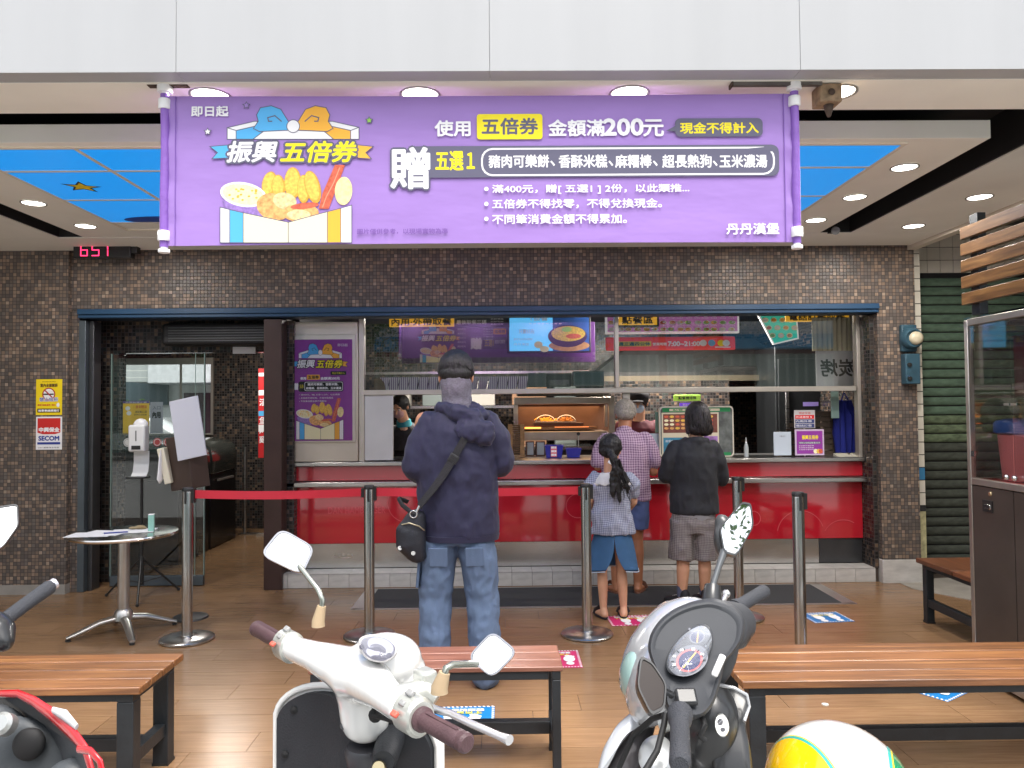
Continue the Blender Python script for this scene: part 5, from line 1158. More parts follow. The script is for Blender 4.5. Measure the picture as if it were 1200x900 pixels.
# paper dispenser box with slanting panel on slim stand
bx_ = thing('menu_box_stand', 'dark brown box with white slanted panel on a slim black stand', 'stand', (-2.2, 5.42, 0))
part('pole', MB().tube([(-2.205, 5.45, .02), (-2.205, 5.45, .93)], .014, 12), bp_, bx_, smooth=50); part('base', MB().lathe([(.004, 0), (.12, 0), (.115, .012), (.02, .02), (.004, .02)], 32, (-2.205, 5.45, 0)), bp_, bx_, smooth=40)
Mt = Matrix.Rotation(R(9), 3, 'Y') @ Matrix.Rotation(R(24), 3, 'Z')
dwood = mat('walnut_box', S(66, 52, 46), .4, var=.15, vscale=8, aniso=(1, 1, .3))
part('box', MB().obox((-2.215, 5.42, 1.09), (.20, .16, .37), Mt.transposed()), dwood, bx_, bevel=.004)
part('slanted_panel', MB().obox((-2.17, 5.31, 1.33), (.20, .012, .42), Matrix.Rotation(R(12), 3, 'Y').transposed() @ Matrix.Rotation(R(-8), 3, 'X')), mat('panel_pale', S(196, 196, 204), .35), bx_, bevel=.002)
part('paper_bundle', MB().obox((-2.345, 5.40, 1.07), (.05, .13, .25), Matrix.Rotation(R(13), 3, 'Y').transposed()), mat('paper_cream', S(220, 212, 190), .8), bx_, bevel=.006)
part('tissue', MB().loft([[Vector((-2.375+x, 5.33, z)) for x in ()] or [Vector((-2.37+.012*math.cos(a)*k-.03*(1.08-z), 5.34+.03*math.sin(a)*k, z)) for a in [2*math.pi*j/10 for j in range(10)]] for z, k in ((.95, .3), (.98, 1.3), (1.04, 1), (1.12, .8), (1.18, .4))]), iw, bx_, smooth=60)
# benches
slat_w = mat_wood('bench_wood', S(72, 44, 25), S(116, 74, 42), S(152, 106, 62), rough=.34, stretch=(.8, 20, 12), objvar=.16, coat=.25)
slat_d = mat_wood('bench_wood_dark', S(96, 60, 50), S(124, 82, 68), S(148, 104, 88), rough=.3, stretch=(1.0, 18, 12), objvar=.08, coat=.2)
blk = mat('black_painted_steel', S(40, 44, 48), .45, .2, var=.2, vscale=12, bump=.1)
def bench(name, lb, x0, x1, y0, y1, h, n, m_, leg=.062, inset=.03, rail=.14, th=.028, gap=.006, rot=0):
    cx, cy = (x0+x1)/2, (y0+y1)/2; L, W = x1-x0, y1-y0
    t = thing(name, lb, 'bench', (cx, cy, 0), rot)
    w_ = (W-gap*(n-1))/n
    for i in range(n):
        a = -W/2+i*(w_+gap); part('slat', MB().box(-L/2-RND.uniform(0, .004), L/2+RND.uniform(0, .004), a, a+w_, h-th, h), m_, t, world=False, bevel=.004)
    for sx in (-1, 1):
        for sy in (-1, 1):
            X, Y = sx*(L/2-inset-leg/2), sy*(W/2-inset*.6-leg/2)
            part('leg', MB().box(X-leg/2, X+leg/2, Y-leg/2, Y+leg/2, .004, h-th-.034), blk, t, world=False, bevel=.003)
            part('foot', MB().box(X-leg/2-.002, X+leg/2+.002, Y-leg/2-.002, Y+leg/2+.002, 0, .012), bp_, t, world=False)
        X = sx*(L/2-inset-leg/2); yy = W/2-inset*.6-leg
        part('end_rail', MB().box(X-.02, X+.02, -yy, yy, rail-.02, rail+.03), blk, t, world=False, bevel=.002)
        part('end_apron', MB().box(X-leg/2, X+leg/2, -yy-leg, yy+leg, h-th-.033, h-th-.001), blk, t, world=False, bevel=.002)
    xx = L/2-inset-leg/2-.021
    part('long_rail', MB().box(-xx, xx, -.022, .022, rail-.02, rail+.03), blk, t, world=False, bevel=.002)
    for sy in (-1, 1): Y = sy*(W/2-inset*.6-leg/2); part('long_apron', MB().box(-xx+.01, xx-.01, Y-leg*.4, Y+leg*.4, h-th-.033, h-th-.001), blk, t, world=False, bevel=.002)
    return t
bench('wooden_bench', 'orange-brown slatted bench by the round table, ending beside the white scooter', -3.35, -1.355, 2.885, 3.28, .43, 4, slat_w)
bench('wooden_bench', 'orange-brown slatted bench behind the yellow and white helmet', .875, 2.78, 2.865, 3.30, .43, 4, slat_w)
bench('wooden_bench', 'short dark reddish bench behind the white scooter at the feet of the man', -.775, .222, 3.055, 3.33, .43, 3, slat_d, leg=.034, inset=.006, th=.02, gap=.002)
bench('wooden_bench', 'dark wooden bench half hidden behind the glass cabinet', 2.76, 3.25, 3.9, 5.16, .42, 3, mat_wood('bench_wood_deep', S(70, 40, 24), S(100, 58, 34), S(120, 74, 46), rough=.35, stretch=(12, 1, 12)), leg=.05, rail=.13, th=.03)  # boards of a deeper brown than the long benches
# ================================================================== cabinet by the arcade edge
X0, X1, Y0, Y1 = 2.5, 2.95, 3.28, 4.13
cab = thing('glass_cabinet', 'tall steel cabinet with glass upper doors and dark lower doors', 'cabinet', (2.7, 3.7, 0))
sf = mat('cabinet_frame', S(186, 180, 172), .32, .85, var=.1)
for y in (Y0, Y1-.03):
    for x in (X0, X1-.03): part('post', MB().box(x, x+.03, y, y+.03, 0, 1.90), sf, cab, bevel=.003)
for z_ in (.02, 1.02, 1.87): 
    part('rail', MB().box(X0, X0+.03, Y0+.031, Y1-.031, z_, z_+.035), sf, cab, bevel=.003); part('rail', MB().box(X1-.03, X1, Y0+.031, Y1-.031, z_, z_+.035), sf, cab, bevel=.003)
    for y in (Y0, Y1-.03): part('rail', MB().box(X0+.031, X1-.031, y, y+.03, z_, z_+.035), sf, cab, bevel=.003)
part('top_board', MB().box(X0+.002, X1-.002, Y0+.002, Y1-.002, 1.906, 1.914), mat_pane('cabinet_top_glass', (.92, .92, .92), .02), cab); part('mid_board', MB().box(X0+.031, X1-.031, Y0+.031, Y1-.031, 1.03, 1.05), ink('redtray', 150, 40, 44), cab)
part('back_board', MB().box(X1-.02, X1-.012, Y0+.031, Y1-.031, .06, 1.87), mat('cab_back', S(168, 138, 122), .5, var=.4, vscale=7), cab)
for y_ in (Y0+.008, Y1-.016):
    part('end_panel', MB().box(X0+.031, X1-.031, y_, y_+.008, .056, 1.019), MAT['cab_back'], cab); part('end_glass', MB().box(X0+.031, X1-.031, y_, y_+.005, 1.056, 1.868), mat_pane('cabinet_end_glass', (.94, .94, .94), .02), cab)
ym = 3.765
for a, b, z0, z1, nm in ((Y0+.033, ym-.003, 1.06, 1.865, 'glass_door'), (ym+.003, Y1-.033, 1.06, 1.865, 'glass_door'), (Y0+.033, ym-.003, .058, 1.015, 'lower_door'), (ym+.003, Y1-.033, .058, 1.015, 'lower_door')):
    g = nm == 'glass_door'
    d = part(nm, MB().box(X0+.004, X0+(.010 if g else .022), a, b, z0, z1), mat_pane('cabinet_glass', (.9, .88, .86), 0, k=.5) if g else mat('cab_door_dark', S(94, 86, 80), .34, .6, var=.15, vscale=3), cab)
    if not g:
        hy = b-.12 if a > ym else a+.14
        part('handle_recess', MB().box(X0-.001, X0+.0035, hy-.05, hy+.03, .89, .95), mat('black_plastic'), d); part('handle', MB().box(X0-.006, X0-.001, hy-.04, hy+.01, .905, .93), chrome, d, bevel=.002); part('lock', MB().lathe([(.001, 0), (.012, 0), (.010, .005), (.001, .006)], 16, (X0+.004, hy-.03, .985), Matrix.Rotation(R(-90), 3, 'Y')), mat('brass', (.6, .5, .3), .3, 1), d)
    else:
        part('door_pull', MB().sphere((X0-.008, (ym+.03 if a > ym else ym-.03), 1.085), .014, 12), chrome, d, smooth=60); part('hinge', MB().box(X0-.003, X0+.0035, (Y1-.07 if a > ym else Y0+.04), (Y1-.04 if a > ym else Y0+.07), 1.17, 1.20), chrome, d); part('door_catch', MB().box(X0-.003, X0+.0035, (ym+.006 if a > ym else ym-.046), (ym+.046 if a > ym else ym-.006), 1.44, 1.452), chrome, d)
# things inside
pk = thing('pink_bucket', 'pink plastic bucket with a blue lid inside the glass cabinet', 'bucket', (2.72, 3.86, 1.052))
part('tub', MB().lathe([(.005, 1.052), (.085, 1.052), (.105, 1.29), (.10, 1.292), (.005, 1.292)], 32, (2.668, 3.94, 0)), mat('pink_plastic', S(226, 130, 134), .4), pk, smooth=40)
part('lid', MB().lathe([(.11, 1.294), (.122, 1.30), (.122, 1.345), (.11, 1.362), (.06, 1.372), (.004, 1.374)], 32, (2.668, 3.94, 0)), mat('lid_blue', S(44, 86, 160), .35), pk, smooth=45)
pf = thing('picture_frame', 'dim framed picture leaning inside the glass cabinet', 'picture', (2.9, 3.95, 1.06))
part('frame', MB().box(2.86, 2.88, 3.78, 4.08, 1.06, 1.42), mat('frame_bronze', S(96, 90, 50), .4, .5), pf, bevel=.004); part('picture', MB().box(2.855, 2.861, 3.81, 4.05, 1.09, 1.39), mat('dim_picture', S(70, 64, 56), .4, var=.4, vscale=12), pf)
ms = thing('maroon_box', 'maroon carton standing in the upper part of the glass cabinet', 'carton', (2.8, 3.95, 1.5)); part('carton', MB().box(2.72, 2.9, 3.80, 4.06, 1.492, 1.80), mat('maroon', S(90, 36, 40), .6, var=.2), ms, bevel=.004); part('lid_flap', MB().box(2.715, 2.905, 3.795, 4.065, 1.801, 1.81), MAT['maroon'], ms)
part('glass_shelf', MB().box(X0+.04, X1-.03, Y0+.035, Y1-.035, 1.48, 1.488), mat('shelf_smoked', S(70, 64, 60), .2), cab)
# slatted screen above the cabinet
ss = thing('slatted_screen', 'screen of five horizontal varnished wooden slats above the glass cabinet', 'slatted screen', (2.55, 3.7, 1.926))
sw = mat_wood('screen_wood', S(66, 44, 24), S(98, 68, 38), S(128, 94, 54), rough=.3, stretch=(14, 1, 14), objvar=.12, coat=.3)
for i in range(5): part('slat', MB().box(2.495, 2.525, 3.0, 4.135, 1.985+.0895*i, 2.050+.0895*i), sw, ss, bevel=.003)
for y in (4.03, 3.35): part('upright', MB().box(2.528, 2.575, y, y+.07, 1.926, 2.47), blk, ss, bevel=.003)
# electricity meter
em = thing('electric_meter', 'blue-green electricity meter box with round glass dial on the mosaic pillar', 'meter', (3.33, 6.2, 1.6))
mm_ = mat('meter_blue', S(48, 78, 92), .5, var=.2, vscale=12)
part('lower_box', MB().box(3.255, 3.375, 6.17, 6.247, 1.615, 1.86), mm_, em, bevel=.006); part('back_box', MB().box(3.245, 3.372, 6.20, 6.247, 1.88, 2.10), mm_, em, bevel=.01)
part('meter_ring', MB().lathe([(.001, -.0), (.085, 0), (.085, .04), (.07, .06), (.062, .06), (.062, .045), (.001, .045)], 32, (3.315, 6.2, 1.985), Matrix.Rotation(R(90), 3, 'X')), mm_, em, smooth=40)
part('dial', MB().lathe([(.001, .046), (.055, .046), (.05, .07), (.03, .082), (.001, .086)], 28, (3.335, 6.2, 1.985), Matrix.Rotation(R(90), 3, 'X')), mat('dial_glass', S(196, 186, 160), .1), em, smooth=50)
for z_ in (1.66, 1.77): part('knob', MB().lathe([(.001, 0), (.018, 0), (.016, .012), (.001, .014)], 16, (3.285, 6.17, z_), Matrix.Rotation(R(90), 3, 'X')), bp_, em, smooth=40)
# floor stickers
def floor_sticker(cx, cy, w_, h_, col, lb, rot=0):
    o = single('floor_sticker', MB().prism([(-w_/2, -h_/2), (w_/2, -h_/2), (w_/2, h_/2), (-w_/2, h_/2)], lambda u, v: (cx+u*math.cos(rot)-v*math.sin(rot), cy+u*math.sin(rot)+v*math.cos(rot), .0006), lambda u, v: (cx+u*math.cos(rot)-v*math.sin(rot), cy+u*math.sin(rot)+v*math.cos(rot), .0016)), col, lb, 'floor sticker', group='footprint stickers on the floor')
    pr = Print(lambda u, v, d: (cx+u*math.cos(rot)-v*math.sin(rot), cy+u*math.sin(rot)+v*math.cos(rot), .0016+d), base=.0003, eps=.00005)
    nb = 14
    for i in range(nb):
        for s_ in (-1, 1):
            u = -w_/2+w_*(i+.2)/nb; pr.poly([(u, s_*(h_/2-.002)), (u+w_/nb*.5, s_*(h_/2-.002)), (u+w_/nb*.7, s_*(h_/2-.014)), (u+w_/nb*.2, s_*(h_/2-.014))], iw)
            v = -h_/2+h_*(i+.2)/nb; pr.poly([(s_*(w_/2-.002), v), (s_*(w_/2-.002), v+h_/nb*.5), (s_*(w_/2-.014), v+h_/nb*.7), (s_*(w_/2-.014), v+h_/nb*.2)], iw)
    for s_ in (-1, 1):
        pr.ell(s_*.055, -.01, .034, .052, iw); pr.ell(s_*.055, -.085, .024, .026, iw)
        for k in range(4): pr.ell(s_*(.04+.014*k), .05-.004*k*k*.5, .008, .011, iw)
    pr.text('請保持距離', -w_/2+.05, h_/2-.065, w_/2-.05, h_/2-.035, iw, .001); pr.text('1公尺以上', -w_/2+.06, h_/2-.095, w_/2-.06, h_/2-.07, iy, .0014)
    pr.finish(o)
fb, fp = mat('sticker_blue', S(28, 120, 186), .35), mat('sticker_pink', S(206, 44, 110), .35)
floor_sticker(-.205, 3.62, .30, .32, fb, 'blue footprint sticker seen beside the white scooter brake lever')
floor_sticker(2.19, 5.27, .28, .24, fb, 'blue footprint sticker by the corner of the long dark mat', .1)
floor_sticker(2.19, 3.97, .30, .30, fb, 'blue footprint sticker glimpsed under the long bench', .6)
floor_sticker(.87, 5.25, .34, .24, fp, 'pink footprint sticker between the girl and the woman in black', .05)
floor_sticker(.31, 4.47, .24, .30, fp, 'pink footprint sticker beside the end of the short dark bench')
p = P(967, 826, Z=0); single('bottle_cap', MB().lathe([(.003, .0), (.016, .0), (.016, .004), (.012, .005), (.003, .005)], 20, (p.x, p.y, .0005)), ink('capwhite', 200, 198, 190), 'tiny pale disc lying on the floor under the long bench', 'disc', smooth=40)
# ================================================================== across the street (behind the photographer, seen in glass and mirrors)
ob = thing('opposite_building', 'pale building across the street with corrugated shutters and blue awning', 'building', (0, -14, -.12))
cor = mat_stripes('corrugated', S(190, 204, 194), S(150, 168, 158), 3, 'x', duty=.3, soft=.2, mode='one', wob=0)
part('upper_wall', MB().box(-26, 26, -16, -14.4, 4.6, 7.0), mat('upper_tile', S(206, 204, 196), .7, var=.08), ob)
part('shutter_wall', MB().box(-26, 26, -15, -14.3, -.1, 3.3), cor, ob); part('red_band', MB().box(-26, 26, -15, -14.2, 3.3, 3.45), ink('bandred', 110, 40, 44), ob)
part('awning', MB().box(-26, 26, -15, -13.6, 3.46, 3.95), ink('awningblue', 40, 150, 200), ob); part('sign_board', MB().box(-26, 26, -15, -14.2, 3.96, 4.6), ink('signwhite', 214, 214, 212), ob)
for i in range(14): part('window', MB().box(-24+3.6*i, -22.4+3.6*i, -14.42, -14.36, 5.2, 6.8), mat('window_dark', (.05, .06, .07), .1), ob)
struct('far_pavement', MB().box(-40, 40, -16, -11.5, -.3, .0), mat('pavement_grey', S(140, 138, 134), .8, var=.1))
def tree(x, y, h, lb):
    t = thing('street_tree', lb, 'tree', (x, y, 0)); tk = [(x, y, -.05), (x+.05, y, h*.3), (x-.05, y+.05, h*.6), (x, y, h*.8)]
    part('trunk', MB().tube(tk, [.16, .12, .08, .04], 10), mat('bark', (.12, .09, .07), .9), t, smooth=60)
    lv = MB(); rnd = random.Random(int(x*10))
    cl = [Vector((x+rnd.gauss(0, 1.6), y+rnd.gauss(0, 1.4), h*.75+rnd.gauss(0, 1.2))) for _ in range(60)]
    for c in cl:
        for _ in range(200):
            q = c+Vector((rnd.gauss(0, .34), rnd.gauss(0, .34), rnd.gauss(0, .28))); d = Vector((rnd.uniform(-1, 1), rnd.uniform(-1, 1), rnd.uniform(-1, 1))).normalized(); e = d.orthogonal().normalized()
            s_ = rnd.uniform(.05, .09); lv.add([q-d*s_, q+e*s_*.45, q+d*s_, q-e*s_*.45], [(0, 1, 2, 3)])
    part('crown', lv, mat('leaf_green', (.07, .15, .035), .6, var=.3, vscale=3), t)
tree(4.6, -9.2, 8.2, 'street tree with dense small leaves across from the grey scooter'); tree(-6.5, -10.5, 5.5, 'street tree before the shutters of the opposite building')
up = thing('utility_pole', 'grey round utility pole at the opposite kerb', 'pole', (-4.2, -11, 0)); part('shaft', MB().tube([(-4.2, -11, -.1), (-4.2, -11, 8)], [.19, .14], 20), mat('concrete_pole', S(130, 130, 126), .8), up, smooth=50); part('crossarm', MB().box(-4.9, -3.5, -11.06, -10.94, 7.2, 7.32), dark_steel, up)
# ================================================================== people
V = Vector
def skinm(n, r, g, b): return mat(n, S(r, g, b), .5, var=.06, vscale=12, bump=.05, bscale=200)
skin_a, skin_b, skin_c = skinm('skin_tan', 196, 140, 108), skinm('skin_brown', 170, 112, 80), skinm('skin_light', 206, 156, 126)
hairm = mat('hair_black', (.012, .011, .012), .45, var=.4, vscale=60, aniso=(1, 1, .25), bump=.6, bscale=160)
hairg = mat('hair_grey', S(150, 142, 132), .6, var=.35, vscale=70, bump=.6, bscale=220)
def hand(mb, w, d, n, s=1.0, side=1, curl=.5):
    """palm, four fingers of different length and a side thumb; d finger direction, n palm normal, side: thumb side sign"""
    d = V(d).normalized(); n = V(n); n = (n-d*n.dot(d)).normalized(); t = d.cross(n)*side
    c = V(w)
    mb.caps([c, c+d*.035*s, c+d*.078*s], [(.024*s, .018*s), (.036*s, .014*s), (.036*s, .012*s)], 12, up=tuple(n))
    for k, (o, L) in enumerate(((-.028, .060), (-.010, .072), (.010, .078), (.028, .070))):
        b = c+d*.080*s+t*o*s; p1 = b+d*L*.45*s+n*.006*s*curl; p2 = p1+(d*.8*(1-curl*.5)+n*curl).normalized()*L*.32*s; p3 = p2+(d*.4*(1-curl)+n*(curl+.2)).normalized()*L*.28*s
        mb.caps([b-d*.012*s, b, p1, p2, p3], [.0095*s, .0092*s, .0088*s, .0080*s, .0068*s], 8)
    b = c+d*.030*s+t*.030*s; p1 = b+(t*.6+d*.7).normalized()*.034*s+n*.006*s; p2 = p1+(d+n*.5*curl).normalized()*.028*s
    mb.caps([b-t*.01*s, b, p1, p2], [.012*s, .0115*s, .0100*s, .0078*s], 8)
def head(mb, c, s, face):
    """face: unit direction the face looks at"""
    f = V(face).normalized(); r = f.cross(V((0, 0, 1))).normalized(); u = r.cross(f); M = Matrix((r, f, u)).transposed(); q = lambda x, y, z: V(c)+M @ V((x*s, y*s, z*s))
    mb.sphere(q(0, -.012, .025), (.074*s, .092*s, .085*s), 24, M); mb.sphere(q(0, .028, -.040), (.056*s, .058*s, .066*s), 20, M); mb.sphere(q(0, .05, -.085), (.03*s, .03*s, .022*s), 14, M)
    mb.caps([q(0, .084, .004), q(0, .100, -.024)], [.010*s, .014*s], 8); mb.caps([q(-.016, .088, -.052), q(.016, .088, -.052)], [.008*s, .008*s], 8)
    for e in (-1, 1):
        mb.sphere(q(e*.077, -.008, -.008), (.010*s, .020*s, .032*s), 12, M); mb.sphere(q(e*.03, .08, .022), (.02*s, .012*s, .008*s), 10, M)
    return q, M
def eyes(c, s, q, par, M):
    for e in (-1, 1):
        part('eye', MB().sphere(q(e*.030, .078, .006), (.013*s, .011*s, .008*s), 14, M), mat('eye_white', (.7, .7, .68), .2), par, world=False, smooth=60); part('pupil', MB().sphere(q(e*.030, .088, .006), (.005*s, .003*s, .005*s), 10, M), mat('pupil_dark', (.02, .015, .01), .1), par, world=False, smooth=60)
        part('eyebrow', MB().tube([q(e*.014, .088, .026), q(e*.03, .090, .031), q(e*.046, .082, .027)], .0028*s, 6), hairm, par, world=False)
def body(par, skin, hc, face, s, neck, sh, el, wr, hd, hp, kn, an, ft, torso, thumb=(1, -1), armr=(.045, .038, .026), legr=(.08, .055, .038), voxel=.0065, hn=None, footlen=.16):
    mb = MB(); q, M = head(mb, hc, s, face)
    mb.caps([V(hc)-V(face)*.015*s-V((0, 0, .05*s)), neck], [.052*s, .060*s], 16); mb.caps([V(neck)-V((0, 0, 0)), V(neck)-V((0, 0, .05))], [.06*s, .08*s], 14)
    mb.tube([p for p, _ in torso], [r for _, r in torso], 24, up=(0, 1, 0))
    for i in (0, 1):
        mb.caps([V(neck)-V((0, 0, .06)), V(sh[i])], [.05*s, armr[0]*s*1.1], 12)
        mb.caps([sh[i], el[i]], [armr[0]*s*1.05, armr[1]*s], 14); mb.caps([el[i], (V(el[i])*.45+V(wr[i])*.55), wr[i]], [armr[1]*s, armr[1]*s*.92, armr[2]*s], 14)
        hand(mb, wr[i], hd[i], (hn[i] if hn else (0, 0, -1)), s*.97, thumb[i])
        mb.caps([hp[i], kn[i]], [legr[0]*s, legr[1]*s], 16)
        k_, a_ = V(kn[i]), V(an[i]); mb.caps([k_, k_*.68+a_*.32+V((0, -.010*s, 0)), a_], [legr[1]*s*.95, legr[1]*s*1.02, legr[2]*s], 16)
        f_ = V(ft[i]).normalized(); h_ = V((a_.x, a_.y, .036*s))
        mb.caps([a_, h_-f_*.022*s], [legr[2]*s, .032*s], 12); mb.caps([h_-f_*.03*s, h_+f_*.06*s-V((0, 0, .004)), h_+f_*footlen*.82*s-V((0, 0, .018*s))], [(.030*s, .030*s), (.036*s, .026*s), (.040*s, .014*s)], 14)
        pp = f_.cross(V((0, 0, 1)))
        for k in range(5): b = h_+f_*footlen*.86*s+pp*(-.030+.015*k)*s-V((0, 0, .021*s)); mb.caps([b, b+f_*.026*s], [.0085*s, .0075*s], 7)
    o = link('body', organic(mb, skin, voxel, 3), par, world=False); return q, M
def garment(nm, par, shapes, mt, voxel=.011, sm=4, fold=.006, fs=7, fn=None):
    mb = MB()
    for kind, a in shapes:
        getattr(mb, kind)(*a)
    return link(nm, organic(mb, mt, voxel, sm, fold, fs, fn=fn), par, world=False)
def shoe(par, c, f, s, up, sole, nm='shoe'):
    c = V(c); f = V(f).normalized(); p = f.cross(V((0, 0, 1)))
    mb = MB().caps([c-f*.045*s+V((0, 0, .055*s)), c+f*.05*s+V((0, 0, .045*s)), c+f*.155*s+V((0, 0, .032*s))], [(.040*s, .045*s), (.043*s, .036*s), (.042*s, .022*s)], 16)
    mb.caps([c-f*.035*s+V((0, 0, .06*s)), c-f*.03*s+V((0, 0, .10*s))], [.042*s, .040*s], 14)
    o = link(nm, organic(mb, up, .006, 3), par, world=False)
    out = []
    for k in range(24):
        a = 2*math.pi*k/24; L = .125 if math.cos(a) > 0 else .10; out.append((math.cos(a)*L*s+.05*s, math.sin(a)*(.046 if math.cos(a) > -.2 else .040)*s))
    part('sole', MB().prism(out, lambda u, v: c+f*u+p*v+V((0, 0, .002)), lambda u, v: c+f*u+p*v+V((0, 0, .024*s))), sole, o, world=False, bevel=.004)
    for k in range(4): part('lace', MB().tube([c+f*(.03+.018*k)*s-p*.02*s+V((0, 0, (.088-.006*k)*s)), c+f*(.036+.018*k)*s+p*.02*s+V((0, 0, (.088-.006*k)*s))], .003*s, 6), sole, o, world=False)
def sandal(par, c, f, s, m_):
    c = V(c); f = V(f).normalized(); p = f.cross(V((0, 0, 1))); out = []
    for k in range(24):
        a = 2*math.pi*k/24; out.append((math.cos(a)*.122*s+.058*s, math.sin(a)*(.046 if math.cos(a) > -.2 else .038)*s))
    o = part('sandal', MB().prism(out, lambda u, v: c+f*u+p*v+V((0, 0, .001)), lambda u, v: c+f*u+p*v+V((0, 0, .018*s))), m_, par, world=False, bevel=.004)
    part('strap', MB().tube([c+f*.10*s-p*.046*s+V((0, 0, .016*s)), c+f*.105*s-p*.03*s+V((0, 0, .05*s)), c+f*.11*s+V((0, 0, .062*s)), c+f*.105*s+p*.03*s+V((0, 0, .05*s)), c+f*.10*s+p*.046*s+V((0, 0, .016*s))], [(.004, .016)]*5, 8), m_, o, world=False)
def strands(par, q, n, z1, rx, ry, mt, rad=.0035, seed=1, spread=(-160, 160), wav=.006, part_x=0):
    """locks of hair lying over the head, from the crown down to local height z1"""
    rd = random.Random(seed); mb = MB()
    for i in range(n):
        a = R(-90+rd.uniform(*spread)); ca, sa = math.cos(a), math.sin(a); zz = z1+rd.uniform(-.018, .018); ph = rd.uniform(0, 6); pts = []
        for k in range(10):
            t = k/9
            if t < .5: e = R(86-86*t*2); x, y, z = rx*ca*math.cos(e), ry*sa*math.cos(e), .03+.105*math.sin(e)
            else: u = (t-.5)*2; x, y, z = rx*ca*(1+.05*math.sin(u*3)-.10*u*u), ry*sa*(1-.12*u*u), .03+(zz-.03)*u
            x += wav*math.sin(t*9+ph)*t; pts.append(q(x+part_x*(1-t), y-.02, z))
        mb.tube(pts, [rad*.6]+[rad]*6+[rad*.8, rad*.5, rad*.2], 5)
    o = part('hair_strands', mb, mt, par, world=False, smooth=60); o['kind'] = 'stuff'; return o
# ---- man in navy hooded jacket
mx, my = P(537, 700, Y=4.07).x, 4.07
man = thing('person', 'man in navy hooded jacket and pale blue jeans, black bag across his back', 'person', (mx, my, 0))
navyj = mat('jacket_navy', S(36, 36, 64), .65, var=.07, vscale=5, bump=.1, bscale=120, sheen=.1)
denim = mat('denim_light', S(92, 110, 138), .85, var=.08, vscale=16, aniso=(2, 2, .6), bump=.35, bscale=260)
hc = (-.005, .02, 1.625)
SHl, SHr, ELl, ELr, WRl, WRr = (-.185, 0, 1.385), (.185, 0, 1.385), (-.245, .01, 1.14), (.245, .02, 1.16), (-.14, .24, 1.10), (.12, .25, 1.14)
q, M = body(man, skin_a, hc, (0, 1, -.25), 1.0, (0, 0, 1.45), (SHl, SHr), (ELl, ELr), (WRl, WRr), ((.5, .8, .05), (-.5, .8, .05)), ((-.085, 0, .84), (.085, 0, .84)), ((-.12, .015, .47), (.13, .015, .47)), ((-.135, 0, .075), (.15, .01, .075)), ((-.12, 1, 0), (.12, 1, 0)),
     [((0, 0, 1.42), (.12, .07)), ((0, 0, 1.36), (.17, .095)), ((0, 0, 1.2), (.16, .10)), ((0, 0, 1.0), (.145, .095)), ((0, 0, .86), (.16, .11)), ((0, 0, .80), (.14, .10))], hn=((0, 0, 1), (0, 0, 1)))
eyes(hc, 1, q, man, M)
garment('hair', man, [('sphere', (q(0, -.026, .038), (.094, .100, .094), 28)), ('sphere', (q(0, -.052, -.004), (.090, .072, .058), 22)), ('sphere', (q(0, .02, .07), (.082, .08, .062), 20))], hairm, .007, 3, .003, 30)
for e_ in (-1, 1): part('ear', MB().sphere(q(e_*.089, -.012, -.014), (.010, .019, .030), 14, M), skin_a, man, world=False, smooth=60)
strands(man, q, 130, -.012, .097, .102, hairm, .0032, 4, (-130, 130), wav=.002)
gt = mat('gaiter_knit', S(112, 108, 120), .9, var=.28, vscale=75, aniso=(1, 1, 2.8), bump=.4, bscale=200)
garment('neck_gaiter', man, [('tube', ([q(0, -.012, -.030), q(0, -.01, -.065), V((0, .0, 1.50)), V((0, -.005, 1.435))], [(.088, .098), (.084, .096), (.084, .088), (.096, .09)], 28, (0, 1, 0)))], gt, .007, 3, .006, 22)
tor = [((0, 0, 1.455), (.10, .075)), ((0, -.005, 1.42), (.150, .095)), ((0, -.01, 1.35), (.205, .120)), ((0, -.01, 1.22), (.222, .138)), ((.0, -.005, 1.05), (.225, .142)), ((.005, 0, .90), (.226, .142)), ((.01, 0, .79), (.222, .140)), ((.01, 0, .772), (.21, .13))]
jk = garment('jacket', man, [('tube', ([p for p, _ in tor], [r for _, r in tor], 32, (0, 1, 0))),
    ('caps', ([(-.15, -.005, 1.37), (-.205, -.01, 1.27), (-.232, -.01, 1.155)], [.072, .074, .072], 18)), ('caps', ([(-.232, -.01, 1.15), (-.215, .12, 1.10), (-.16, .21, 1.10)], [.078, .062, .046], 18)),
    ('caps', ([(.16, -.005, 1.37), (.225, -.01, 1.28), (.250, .0, 1.175)], [.072, .073, .070], 18)), ('caps', ([(.250, 0, 1.17), (.23, .12, 1.13), (.14, .22, 1.14)], [.075, .060, .046], 18)),
    ('tube', ([(0, .0, 1.43), (0, .0, 1.475)], [(.105, .09), (.088, .085)], 24, (0, 1, 0)))], navyj, .0105, 3, .012, 11)
garment('hood', man, [('sphere', ((.10, -.125, 1.34), (.112, .045, .066), 20)), ('sphere', ((.155, -.12, 1.305), (.06, .042, .052), 18)), ('caps', ([(-.09, -.05, 1.455), (.0, -.10, 1.43), (.10, -.10, 1.40)], [.03, .045, .05], 14)), ('caps', ([(.08, -.02, 1.46), (.15, -.05, 1.41)], [.03, .04], 14))], navyj, .009, 3, .016, 16)
part('hem_band', MB().tube([(.01, 0, .792), (.01, 0, .762)], [(.222, .140), (.216, .135)], 36, (0, 1, 0)), navyj, man, world=False, smooth=50)
tr = []
for sx, hx, kx, ax in ((-1, -.098, -.125, -.135), (1, .10, .135, .15)):
    tr += [('caps', ([(hx, .0, .735), (hx*1.15, -.005, .66), (kx, .005, .47), ((kx+ax)/2, -.012, .28), (ax, -.005, .06)], [(.104, .112), (.104, .110), (.092, .096), (.088, .096), (.086, .094)], 20))]
